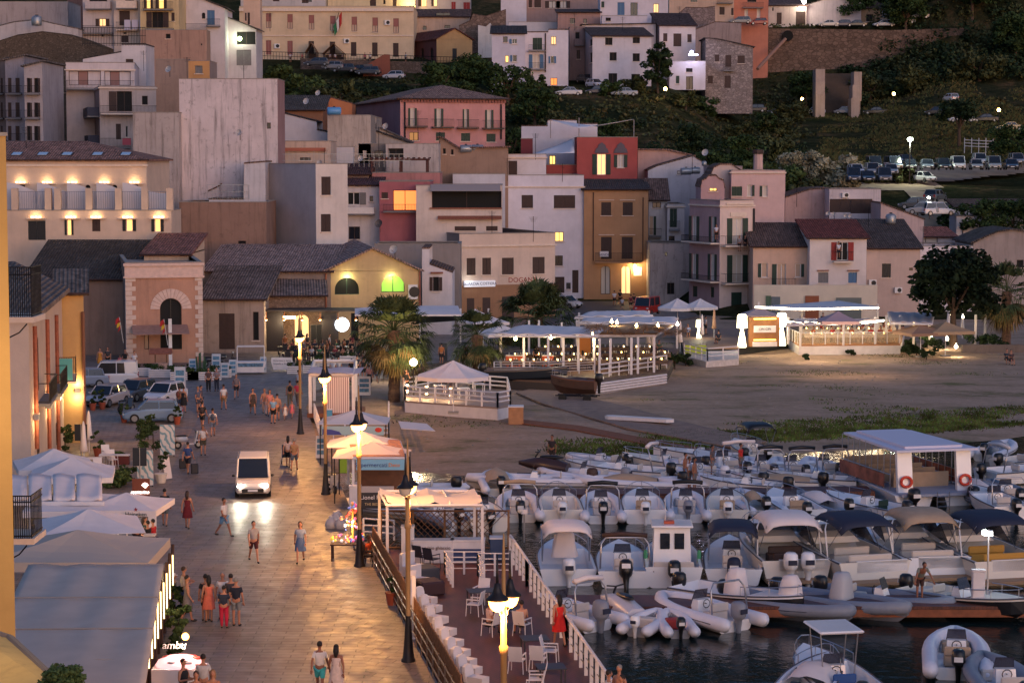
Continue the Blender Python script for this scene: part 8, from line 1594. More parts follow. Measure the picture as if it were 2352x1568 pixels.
for x,y in((300,640),(415,540),(497,465)):
 a,z=h.loc('R',x,y);b=MB();h.bx(b,'R',a-.35,a+.35,.02,.3,z-.15,z+.15);b.mk('wall_lamp',STEEL,h.root);lamp('wall_light',h.P('R',a,.45,z-.35),28,(1,.62,.25),.08,h.root);lamp('wall_light',h.P('R',a,.45,z+.4),20,(1,.62,.25),.08,h.root)
h.fin(parapet=.05)
b=MB();b.slab([(-.4,-.4,h.H+.1),(h.W+.5,-.4,h.H+.1),(h.W+.5,h.D,h.H+.1),(h.W*.3,h.D,h.H+1.7),(-.4,h.D,h.H+1.7)],.25);b.mk('roof_slope',rooftile((130,112,104),None,.5),h.root)
h=H('yellow_side_house','ochre yellow house front with one bright up and down wall lamp','V',133,672,191,131,-.1,11,D=5,col=(216,164,92),dirt=.08);h.crop='C0'
a,z=h.loc('F',693,405);b=MB();h.bx(b,'F',a-.16,a+.16,.02,.3,z-.15,z+.15);b.mk('wall_lamp',STEEL,h.root);lamp('wall_light',h.P('F',a,.4,z-.4),45,(1,.72,.34),.08,h.root);lamp('wall_light',h.P('F',a,.3,z+.4),36,(1,.72,.34),.06,h.root)
h.pipe('F',742,-300,900,mat((120,78,58),.7),.12);h.fin('mono',1.2,(128,110,100),.5)
q=aty(129,877,126)-h.O;o=V3((q.dot(h.u),q.dot(h.v),q.z));b=MBX(o.x,o.y,o.z-.12,o.x+1.15,o.y+5,o.z);f=b.mk('balcony',TRIM,h.root);b=MB()
for i in range(12):b.box(o.x+.1*i,o.y,o.z,o.x+.1*i+.025,o.y+.025,o.z+1.4);b.box(o.x+1.12,o.y+.15*i,o.z,o.x+1.145,o.y+.15*i+.025,o.z+1.4)
b.box(o.x,o.y-.02,o.z+1.4,o.x+1.15,o.y+.03,o.z+1.44);b.mk('railing',IRON,f);b=MBX(o.x+.03,o.y-.06,o.z+.1,o.x+.95,o.y-.03,o.z+1.36);b.mk('teal_cloth',TEAL,f)
def quad(name,label,pts,cat,m,th=.06,post=(),n=10,wr=.05,mb_=None):
 P=[V3(atz(x,y,z))for x,y,z in pts];o=V3((P[0].x,P[0].y,0));t=em(name,o,0,label,cat);b=MB();rn=random.Random(5);rows=[]
 for i in range(n+1):u=i/n;rows.append([tuple(P[0].lerp(P[1],v/n).lerp(P[3].lerp(P[2],v/n),u)-o+V3((0,0,wr*(sin(v*.9+u*3)+.8*sin(i*.5+v*.7)+rn.uniform(-.4,.4)))))for v in range(n+1)])
 b.grid(rows);c=b.mk('canvas',m,t,True);md=c.modifiers.new('s','SOLIDIFY');md.thickness=th
 if post:
  b=MB()
  for x,y,z in post:q=atz(x,y,0)-o;b.tube([(q.x,q.y,0),(q.x,q.y,z)],.06,6)
  b.mk('posts',WPAINT,t)
 return t
quad('canvas_awning','huge grey white canvas awning filling the bottom left corner',[(66,1300,3.6),(376,1298,3.6),(318,1680,2.7),(-120,1680,2.7)],'awning',mat((192,178,168),.9,var=.08,vs=1.2),n=22,wr=.018)
b=MB()
for k in range(1,4):
 p,q=V3(atz(66-40*k,1300+72*k,3.72-.22*k)),V3(atz(376-13*k,1298+72*k,3.72-.22*k));b.tube([p,q],.02,4)
tag(b.mk('canvas_seams',mat((150,142,138),.9)),'raised seams running across the huge canvas awning','seams');
umb(190,1296,6.0,'big square tent roof with vent cap just behind the huge canvas',2.9,rise=.75,dm=5,m=mat((190,172,158),.85),pole=False,val=.35,p=atz(168,1290,2.9)+V3((-.3,2.4,0)));lamp('tent_glow',atz(30,1290,2.7),60,(1,.62,.3),.3)
umb(182,1222,4.2,'broad white parasol below the sponsored one',2.5,rise=.7,m=CANV,p=atz(182,1226,2.5)+V3((0,1.9,0)),rz=.25,val=.02)
t=umb(150,1165,4.4,'white parasol overlapping left of the one with the red star',2.5,rise=.5,p=atz(160,1168,2.6)+V3((0,2.2,0)),rz=.1);t=umb(265,1165,3.4,'white parasol with red star and beer name on its valance',2.5,rise=.5,p=atz(272,1168,2.6)+V3((0,1.9,0)),rz=-.08);text('Heineken',(.85,-1.73,2.35),.24,mat((30,50,36),.6),parent=t,ext=.004)
b=MB();P=[];
for i in range(10):r_=.1 if i%2==0 else.04;P.append((.85+r_*sin(pi*i/5),-1.73,2.56+r_*cos(pi*i/5)))
b.slab(P,.01,0,(0,-1,0));b.mk('red_star',REDS,t)
umb(108,1072,3.6,'white parasol against the beige house, farthest of the tented group',2.7,p=atz(108,1076,2.7)+V3((0,1.6,0)),rz=.3);umb(148,1090,3.8,'white parasol just in front of the farthest one',2.7,p=atz(150,1096,2.7)+V3((0,1.6,0)),rz=.15)
for k,(x0,x1)in enumerate(((-40,62),(66,118),(122,172),(176,234))):
 t=quad('retractable_awning',('leftmost','second','third','rightmost')[k]+' panel of the arched white terrace awning',[(x0,1092,3.35),(x1,1092,3.35),(x1+1,1150,2.75),(x0,1150,2.75)],'awning',CANV,wr=.03,n=6);t['group']='arched awning panels'
b=MB();p,q=atz(10,1156,2.7),atz(238,1156,2.7);b.box(p.x,p.y,2.62,q.x,p.y+.15,2.78)
for x in(65,120,174,236):r_=atz(x,1156,2.7);b.box(r_.x-.05,p.y+.16,0,r_.x+.05,p.y+.26,2.62)
tag(b.mk('awning_gantry',WPAINT),'white metal beam and posts under the arched awning','frame');b=MB();b.ball((0,0,0),.1,8,5);o=tag(b.mk('post_lamp',WARM2),'small warm lamp on the right post of the arched awning','lamp');o.location=atz(228,1140,2.5);
t=em('table_lamp',atz(272,1262,0),0,'glowing white table lamp at the terrace entrance','lamp');b=MB();b.tube([(0,0,0),(0,0,1.2)],.04,6);b.mk('stem',WPAINT,t);b=MB();b.lathe([(.24,1.15),(.15,1.6),(0,1.6)],12);b.mk('shade',glow((255,236,190),5),t);lamp('lamp_light',(0,-.4,1.3),35,(1,.85,.6),.2,t)
def iron_balcony(x0,x1,y0,y1,Y,label):
 p,q=aty(x0,y1,Y),aty(x1,y0,Y);t=em('iron_balcony',p,0,label,'balcony','iron balconies at the left edge');W_,H_=q.x-p.x,q.z-p.z;b=MB();n=12
 for i in range(n+1):b.box(W_*i/n-.012,0,0,W_*i/n+.012,.024,H_)
 for i in range(8):b.box(W_-.012,.15+i*.16,0,W_+.012,.174+i*.16,H_)
 for z in(.05,H_*.85,H_):b.box(0,-.01,z,W_,.03,z+.03);b.box(W_-.015,0,z,W_+.015,1.4,z+.03)
 b.mk('railing',IRON,t);b=MBX(-.5,-.05,-.16,W_+.08,1.5,0);b.mk('slab',TRIM,t)
 b=MB();b.tube([(W_*.1,.1,-.6),(W_*.5,.1,-.45),(W_*.8,.1,-.2)],.02,5);b.mk('bracket',IRON,t)
iron_balcony(12,70,615,728,62,'upper black iron balcony sticking out of the left edge');iron_balcony(12,70,1140,1236,58,'lower black iron balcony with plants sticking out of the left edge')
b=MB();P=[aty(-80,1440,40),aty(20,1462,40),aty(215,1640,34),aty(-80,1700,34)];b.slab([tuple(p)for p in P],.4);tag(b.mk('house_ledge',wall((216,170,90),.3)),'yellow lit ledge in the bottom left corner','ledge')
b=MB();b.tube([aty(-40,1448,40.0),aty(22,1468,39.9),aty(215,1650,34)],.1,6);tag(b.mk('ledge_gutter',mat((110,96,92),.7)),'grey gutter edging the yellow ledge','gutter');lamp('ledge_glow',aty(10,1500,37)+V3((-.5,-.2,1.8)),60,(1,.66,.28),.3)
t=em('ledge_bush',aty(142,1600,33.5),0,'rounded olive bush on the ledge at the bottom left','shrub');b=MB();crown(b,(0,0,.25),.42,.5,random.Random(2),26,.03,160);b.mk('foliage',LEAFP,t);b=MB();b.tube([(0,0,-.4),(0,0,.2)],.03,5);b.mk('stem',BARK,t)
def pot(x,y,label,h=.9,c=(150,72,50),r=.24,z=0,big=False):
 t=em('potted_plant',atz(x,y,z),0,label,'plant','potted plants');b=MB();b.lathe([(r*.7,0),(r,.42),(r*1.1,.44),(r*1.1,.5),(0,.46)],10);b.mk('pot',mat(c,.7),t);b=MB();crown(b,(0,0,.5+h*.45),r*1.5,h,random.Random(int(x)),9,.07,45);b.mk('foliage',LEAF,t)
for x,y,hh,lb in((213,942,1.0,'terracotta oleander pot left of the silver car nose'),(235,940,1.0,'terracotta oleander pot right before the silver car'),(285,970,1.0,'terracotta pot in front of the blue car'),(407,974,.8,'orange pot at the tail of the blue car'),(224,1048,1.1,'terracotta pot with tall stems by the closed parasols'),(900,1388,.7,'terracotta pot with dark plant by the cane fence'),(437,872,.9,'white round pot before the planters'),(729,845,.6,'small white pot in front of the bar')):pot(x,y,lb,hh,(196,188,186)if 'white' in lb else(158,76,52))
pot(370,1108,'white pot with leafy shrub behind the second leaf patterned banner',1.6,(210,204,200),.32)
for i,(x,y,s,hh,lb)in enumerate(((352,1035,.95,2.0,'tall dense bush behind the first leaf patterned banner'),(340,1010,.7,1.4,'lower bush left of the tall dense one'),(262,1120,.9,1.0,'dark hedge bush beside the arched awning'),(290,1112,.8,.9,'right part of the hedge bush beside the arched awning'),(410,1470,.55,1.3,'leafy shrub at the wooden screen near the group of friends'),(402,1420,.5,1.1,'leafy shrub halfway along the wooden screen'),(150,1035,.6,1.6,'thin shrub against the yellow house'),(395,1510,.4,.8,'lowest shrub by the seafood display'),(285,1262,.5,.6,'grey green shrub in the planter by the table lamp'),(330,1272,.4,.6,'grey green shrub beside the reception podium'),(270,1060,.6,.5,'flowers in the red trough'))):
 t=em('shrub',G(x,y),i,lb,'shrub','bushes along the left terraces');b=MB();crown(b,(0,0,hh*.55),s,hh,random.Random(i+40),16,.08,70);b.mk('foliage',LEAF if i%2 else LEAFP,t);b=MB();b.tube([(0,0,0),(0,0,hh*.5)],.03,5);b.mk('stem',BARK,t)
m,nt,bb_,P_,O_=newmat('leaf_cloth');n=tex(nt,'Wave',mapping(nt,O_,(1.6,1,1.1)),Scale=1.0,Distortion=9,bands_direction='DIAGONAL');n.inputs['Detail'].default_value=2;nt.links.new(ramp(nt,n.outputs[0],[(.62,lin((214,208,206))),(.68,lin((120,158,172)))]),bb_.inputs['Base Color']);LC=m
banner('leaf_banner','tall white banner with blue leaf print on a bamboo pole',G(385,1048),.85,1.75,.1,LC,cat='banner');banner('leaf_banner','second leaf printed banner behind the dark road sign',G(334,1118),.85,1.85,.1,LC,cat='banner')
for x,y,lb in((187,1062,'dark backed road sign by the closed parasols'),(322,1124,'dark backed road sign before the second banner')):
 t=em('road_sign',G(x,y),0,lb,'sign','dark backed road signs');b=MB();b.tube([(0,0,0),(0,0,2.2)],.04,6);b.mk('post',STEEL,t);b=MBX(-.36,-.03,1.25,.36,.0,2.2);b.mk('plate',mat((34,38,46),.5),t)
t=em('restaurant_sign',G(325,1186),0,'tall brown sign panel with lit white name, plant emblem and bright square','sign');b=MBX(-.42,-.06,0,.42,.06,1.85);b.mk('panel',mat((124,66,48),.6),t);E_=glow((255,246,238),5);b=MBX(-.24,-.08,.62,.24,-.062,1.0);b.mk('lit_square',E_,t);text('rosmarino',(-.05,-.075,1.2),.21,E_,parent=t,ext=.004,shear=.2)
b=MB()
for k in range(5):a=R(-60+30*k);b.slab([(.2+.03*cos(a),-.075,1.42),(.2+.16*sin(a)-.02,-.075,1.45+.2*cos(a)),(.2+.18*sin(a)+.02,-.075,1.47+.2*cos(a)),(.2+.03,-.075,1.42)],.01,0,(0,-1,0))
b.mk('plant_emblem',E_,t)
sandwich(380,1100,'white leaning menu board at the foot of the white pot',1.2,.55,None,False,1.0)
bxo('menu_stand','white menu lectern with red top by the sponsored parasol','stand',G(350,1252-30),.35,.35,1.15,WPAINT);bxo('red_trough','long dark red flower trough behind the white tables','trough',G(278,1066),.95,.35,.5,mat((96,36,34),.6));bxo('reception_podium','grey reception podium with a dim screen','podium',G(345,1282),.45,.35,1.0,mat((90,90,96),.5))
for x,y,lb in((218,1082,'white square table left of the trough'),(245,1074,'white square table right before the trough')):table(G(x,y),.1,lb,.8,.8,WPAINT,'white tables by the trough')
for x,y,lb in((246,1060,'white high backed chair beyond the tables'),(258,1072,'white high backed chair by the trough'),(228,1092,'white chair at the near table')):t=chair(G(x,y),.5,lb);t['group']='white chairs by the trough'
t=em('wooden_screen',G(392,1420),0,'dark slanted timber screen of the canvas restaurant with light strips','screen');o_=G(392,1420);b=MB();g_=MB()
for k in range(9):
 p=G(392-k*7,1405+k*24)-o_;q=G(392-(k+1)*7,1405+(k+1)*24)-o_;b.tube([p+V3((0,0,0)),p+V3((.1,.1,2.6))],.06,4);b.tube([p+V3((0,0,2.2)),q+V3((0,0,.6))],.07,4);g_.box(p.x+.08,p.y,.9,p.x+.12,p.y+.04,2.2)
b.mk('timbers',BROWNW,t);g_.mk('light_strip',glow((255,214,140),3),t);b=MB();p,q=G(385,1410)-o_,G(328,1620)-o_;b.slab([p,q,q+V3((0,0,1.0)),p+V3((0,0,1.0))],.06,0,(-1,0,0));b.mk('low_wall',mat((120,84,60),.7),t);lamp('screen_glow',G(372,1470)-o_+V3((-.6,0,2.0)),60,(1,.75,.4),.3,t)
t=em('fish_display',G(418,1592),0,'glowing pink seafood counter heaped with fish and ice','counter');b=MBX(-.9,-.5,0,.8,.5,.9);b.mk('counter',WPAINT,t);b=MB();b.ball((-.05,0,.95),(.8,.5,.35),12,6);b.mk('ice',mat((240,190,195),.4,emit=(255,170,170),es=.8),t,True)
for i in range(12):a=i*2.4;b=MB();b.ball((.5*cos(a),.3*sin(a)-.1,1.2-.1*(i%3)),(.2,.07,.06),7,4);b.mk('fish',mat(((190,80,70),(150,150,160),(210,120,110))[i%3],.3),t,True)
b=MB();b.ball((.15,-.1,1.9),.12,8,6);b.mk('lamp',BULB,t,True);lamp('lamp_light',(.15,-.4,1.75),60,(1,.6,.45),.12,t);text('ambu',(-.2,-.3,1.65),.35,WHT,parent=t,ext=.01,shear=.2)
t=em('toy_stall',G(800,1285),0,'toy seller cart piled with glowing trinkets and hanging toys','stall');b=MBX(-.75,-.4,.68,.75,.4,.74)
for sx in(-.68,.68):
 for sy in(-.35,.35):b.box(sx-.03,sy-.03,0,sx+.03,sy+.03,.68)
b.mk('table',BROWNW,t);b=MB();b.tube([(.2,0,.74),(.2,0,2.5)],.05,6);b.mk('pole',YL and mat((190,160,70),.6),t);rn=random.Random(3)
for k,c in enumerate(((214,70,60),(230,190,70),(220,210,214),(90,110,190),(226,120,80),(200,80,140))):
 b=MB()
 for i in range(16):
  up=rn.random()<.45;x,y,z=(rn.gauss(.2,.18),rn.gauss(0,.15),rn.uniform(1.3,2.5))if up else(rn.uniform(-.7,.7),rn.uniform(-.38,.3),.78+rn.uniform(0,.3));b.ball((x,y,z),rn.uniform(.035,.085),6,4)
 b.mk('toys',mat(c,.4,emit=c,es=.25),t,True)
lamp('stall_light',(0,-.3,1.5),30,(1,.8,.5),.15,t)
for i,(x,y,r_)in enumerate(((760,1212,.3),(770,1205,.34),(782,1213,.3),(776,1196,.28))):b=MB();b.lathe([(r_*.8,0),(r_,r_*.6),(r_*.7,r_*1.3),(.08,r_*1.6),(.12,r_*1.9),(0,r_*1.8)],9);o=tag(b.mk('rubbish_bag',mat((170,165,172),.4),None,True),['leftmost','second','rightmost','farthest'][i]+' full pale rubbish bag by the quay edge','rubbish bag','heap of rubbish bags');o.location=G(x,y)
for x,y0,Y,lb,c2 in((276,735,181,'red and yellow flag on the flank of the orange hall',0),(378,740,179.5,'red and yellow flag above the awning of the orange hall',1)):
 p=aty(x,y0+20,Y);t=em('flag',p,0,lb,'flag','flags on the orange hall');b=MB();b.tube([(.2,.3,-1.2),(0,-.3,1.0)],.025,5);b.mk('staff',WHT,t)
 for k,c in enumerate(((176,40,40),(214,170,50),(176,40,40))):b=MB();b.slab([(-.3+.12*k,-.3,.8-.35*k),(-.05+.05*k,-.3,1.0-.3*k),(.08,-.3,.6-.3*k),(-.35+.1*k,-.3,.35-.3*k)],.02,0,(0,1,0));b.mk('stripe',mat(c,.8),t)
k=0
for y,xs in((815,range(646,830,21)),(830,range(652,780,23)),(802,range(690,850,26))):
 for x in xs:t=table(G(x,y),.1*k,'%s small black table in the %s row outside the bar'%(('first','second','third','fourth','fifth','sixth','seventh','eighth','ninth')[xs.index(x)],{815:'middle',830:'front',802:'rear'}[y]),.6,.6,DARK,'black tables outside the bar');dchair(x+8,y+2,0,'dark stool right of the %s table in the %s row outside the bar'%(('first','second','third','fourth','fifth','sixth','seventh','eighth','ninth')[xs.index(x)],{815:'middle',830:'front',802:'rear'}[y]),DARK,k*.7,'dark chairs outside the bar');k+=1
 # ---  people
SK=[mat((176,122,98),.6),mat((140,92,72),.6),mat((96,64,50),.6)];HR={'b':mat((26,20,20),.7),'n':mat((58,40,32),.7),'g':mat((130,126,124),.8),'y':mat((140,104,70),.7)}
def pose(k):
 """joints of a 1.72 m figure facing -y; k selects the pose"""
 J={};sit=k in('sit','sitt');ph=.46 if sit else.93;st={'walk':.3,'walk2':-.28,'step':.16}.get(k,.0);lean={'bend':.5,'sit':.06}.get(k,.0)
 J['pel']=(0,0,ph);J['wai']=(0,-.1*lean*2,ph+.17);J['che']=(0,-.32*lean*2+(.0),ph+.38-.08*lean);J['nec']=(0,-.42*lean*2,ph+.53-.2*lean);J['hea']=(0,-.5*lean*2-.01,ph+.70-.24*lean)
 for s,n in((-1,'l'),(1,'r')):
  f=st*s
  J['hip'+n]=(s*.09,0,ph-.04)
  if sit:J['kne'+n]=(s*.11,-.42,.47);J['ank'+n]=(s*.11,-.44,.08);J['toe'+n]=(s*.12,-.6,.04)
  else:J['kne'+n]=(s*.1,-f*.55-.03*abs(st),.49);J['ank'+n]=(s*.1,-f+.12*(f<0),.08+(.07 if f<0 and k!='step' else 0));J['toe'+n]=(s*.12,J['ank'+n][1]-.15,.035+(.02 if f<0 else 0))
  c=J['che'];J['sho'+n]=(s*.17,c[1],c[2]+.07);g=-f*.8
  if k=='hips':J['elb'+n]=(s*.36,c[1]+.08,c[2]-.18);J['wri'+n]=(s*.19,c[1]-.06,c[2]-.34)
  elif k in('hold','sit','sitt'):J['elb'+n]=(s*.25,c[1]-.03,c[2]-.2);J['wri'+n]=(s*.13,c[1]-.28,c[2]-.15)
  elif k=='up' and s>0:J['elb'+n]=(s*.26,c[1]-.12,c[2]-.16);J['wri'+n]=(s*.14,c[1]-.14,c[2]+.12)
  elif k=='bend':J['elb'+n]=(s*.3,c[1]-.1,c[2]-.18);J['wri'+n]=(s*.38,c[1]-.2,c[2]-.4)
  else:J['elb'+n]=(s*.24,c[1]-g*.35+.02,c[2]-.2);J['wri'+n]=(s*.25,c[1]-g*.9-.05,c[2]-.43)
 return J
BR={'pel':.125,'wai':.115,'che':.13,'nec':.052,'hea':.06,'hip':.092,'kne':.056,'ank':.038,'toe':.032,'sho':.058,'elb':.042,'wri':.027}
def skin(nodes,edges,J,gr,name,extra=None):
 me=bpy.data.meshes.new(name);idx={n:i for i,n in enumerate(nodes)};me.from_pydata([J[n]for n in nodes],[(idx[a],idx[b])for a,b in edges],[]);o=bpy.data.objects.new(name,me);COL.objects.link(o)
 md=o.modifiers.new('k','SKIN');sd_=me.skin_vertices[0].data
 for n,i in idx.items():r=BR[n[:3]]+gr.get(n[:3],gr.get('*',0));sd_[i].radius=(r*(1.2 if n in('wai','che','pel')else 1),r*(.85 if n in('wai','che','pel')else 1));sd_[i].use_root=(i==0)
 s=o.modifiers.new('s','SUBSURF');s.levels=1;s.render_levels=1
 dg=bpy.context.evaluated_depsgraph_get();r=bpy.data.meshes.new_from_object(o.evaluated_get(dg));bpy.data.objects.remove(o)
 for p in r.polygons:p.use_smooth=True
 return r
def merge(me,mb):
 b=bmesh.new();b.from_mesh(me);t=bpy.data.meshes.new('x');t.from_pydata(mb.v,[],mb.f);b.from_mesh(t);b.to_mesh(me);b.free();bpy.data.meshes.remove(t);me.materials.clear();me.materials.append(None)
 for p in me.polygons:p.use_smooth=True
 return me
PC={}
def pmesh(k,what):
 if(k,what)in PC:return PC[k,what]
 J=pose(k);legs=[(a+n,b+n)for n in 'lr' for a,b in(('hip','kne'),('kne','ank'),('ank','toe'))]+[('pel','hipl'),('pel','hipr')];arms=[(a+n,b+n)for n in 'lr' for a,b in(('sho','elb'),('elb','wri'))]+[('che','shol'),('che','shor')];tor=[('pel','wai'),('wai','che')]
 def nodes(E):r=['pel'];[r.append(x)for e in E for x in e if x not in r];return r
 if what=='body':
  E=tor+[('che','nec'),('nec','hea')]+legs+arms;me=skin(nodes(E),E,J,{},'body');b=MB();h=J['hea'];b.ball((h[0],h[1],h[2]+.03),(.078,.095,.118),12,8);b.ball((h[0],h[1]-.098,h[2]+.015),(.013,.02,.025),6,4)
  for s in(-1,1):b.ball((s*.08,h[1],h[2]+.02),(.012,.02,.03),6,4);b.ball((s*.03,h[1]-.088,h[2]+.045),(.012,.008,.008),5,3)
  b.ball((h[0],h[1]-.088,h[2]-.03),(.025,.008,.007),6,3)
  for n,s in(('l',-1),('r',1)):
   w=V3(J['wri'+n]);d=(w-V3(J['elb'+n])).normalized();sd_=d.cross(V3((0,1,.1))).normalized();b.tube([w,w+d*.05,w+d*.09],[.026,.036,.03],7)
   for q in range(4):o=sd_*(q-1.5)*.019;L=(.062,.075,.07,.052)[q];b.tube([w+d*.085+o,w+d*(.085+L*.55)+o,w+d*(.085+L)+o*.9-V3((0,.018,0))],[.0095,.009,.0065],5)
   b.tube([w+d*.03-sd_*.03*s,w+d*.07-sd_*.055*s,w+d*.1-sd_*.055*s],[.012,.01,.008],5)
  me=merge(me,b)
 elif what in('shirt','vest'):
  J2=dict(J)
  for n in 'lr':J2['elb'+n]=tuple(V3(J['sho'+n]).lerp(V3(J['elb'+n]),.62))
  E=tor+[('che','nec'),('che','shol'),('che','shor')]+([('shol','elbl'),('shor','elbr')]if what=='shirt' else[]);J2['nec']=tuple(V3(J['che']).lerp(V3(J['nec']),.45));J2['pel']=tuple(V3(J['pel'])-V3((0,0,.02)));me=skin(nodes(E),E,J2,{'*':.022,'nec':.015},'shirt');me=merge(me,MB())
 elif what in('shorts','trousers'):
  J2=dict(J)
  if what=='shorts':
   for n in 'lr':J2['kne'+n]=tuple(V3(J['hip'+n]).lerp(V3(J['kne'+n]),.85))
  J2['pel']=tuple(V3(J['pel'])+V3((0,0,.05)));E=[('pel','hipl'),('pel','hipr'),('hipl','knel'),('hipr','kner')]+([('knel','ankl'),('kner','ankr')]if what=='trousers' else[]);me=merge(skin(nodes(E),E,J2,{'*':.02,'kne':.035},'shorts'),MB())
 elif what in('dress','skirt'):
  p,c=V3(J['wai']),V3(J['che']);b=MB();rows=[];prof=([(c+V3((0,0,.04)),.125),(c,.15),(p,.125)]if what=='dress' else[(p,.13)])+[(V3(J['pel']),.165),(V3(J['pel'])-V3((0,0,.2)),.2),(V3(J['pel'])-V3((0,0,.42)),.225)]
  for q,r in prof:rows.append([(q.x+r*cos(2*pi*i/14)*1.12+.01*sin(i*3),q.y+r*.85*sin(2*pi*i/14)+.008*cos(i*4),q.z)for i in range(14)])
  b.grid(rows[::-1],closed=True);me=bpy.data.meshes.new('dress');me=merge(me,b)
 elif what in('hair','long','cap'):
  h=J['hea'];b=MB();b.ball((h[0],h[1]+.018,h[2]+.062),(.087,.1,.1),12,7)
  if what=='long':b.tube([(h[0],h[1]+.05,h[2]+.06),(h[0],h[1]+.085,h[2]-.08),(h[0],h[1]+.09,h[2]-.26)],[.09,.095,.045],9)
  if what=='cap':b.ball((h[0],h[1]-.1,h[2]+.07),(.07,.06,.012),8,4)
  me=bpy.data.meshes.new('hair');me=merge(me,b)
 elif what=='shoes':
  b=MB()
  for n in 'lr':a,t=V3(J['ank'+n]),V3(J['toe'+n]);b.ball(tuple(a.lerp(t,.5)+V3((0,0,-.015))),(.048,.13,.045),8,5)
  me=bpy.data.meshes.new('shoes');me=merge(me,b)
 PC[k,what]=me;return me
def psn(p,rz,pz,label,top,bot,hair='b',long=0,sc=1.0,sk=0,kind='shirt',bk='shorts',bag=None,shoe=(40,38,40),group=None,cap=None):
 t=em('person',p,R(rz),label,'person',group);t.scale=(sc,sc,sc)
 def part(n,me,m):o=bpy.data.objects.new(n,me);COL.objects.link(o);o.parent=t;o.material_slots[0].link='OBJECT';o.material_slots[0].material=m;return o
 part('body',pmesh(pz,'body'),SK[sk]);part('hair',pmesh(pz,'cap' if cap else('long' if long else 'hair')),mat(cap,.8)if cap else HR[hair])
 if kind in('shirt','vest'):part('shirt',pmesh(pz,kind),mat(top,.85,var=.12,vs=9))
 if kind=='dress':part('dress',pmesh(pz,'dress'),mat(top,.85,var=.15,vs=9))
 if kind!='dress' and bot:part({'skirt':'skirt','shorts':'shorts','trousers':'trousers'}[bk],pmesh(pz,bk),mat(bot,.85,var=.12,vs=9))
 part('shoes',pmesh(pz,'shoes'),mat(shoe,.7))
 if bag:J=pose(pz);c=J['che'];b=MB();b.ball((0,c[1]+.2,c[2]-.08),(.15,.1,.22),9,6);b.mk('backpack',mat(bag,.8),t,True)
 return t
Wt,Bk,Nv,Gy=(206,200,202),(26,26,30),(36,42,62),(120,118,124)
GRP='people strolling on the promenade'
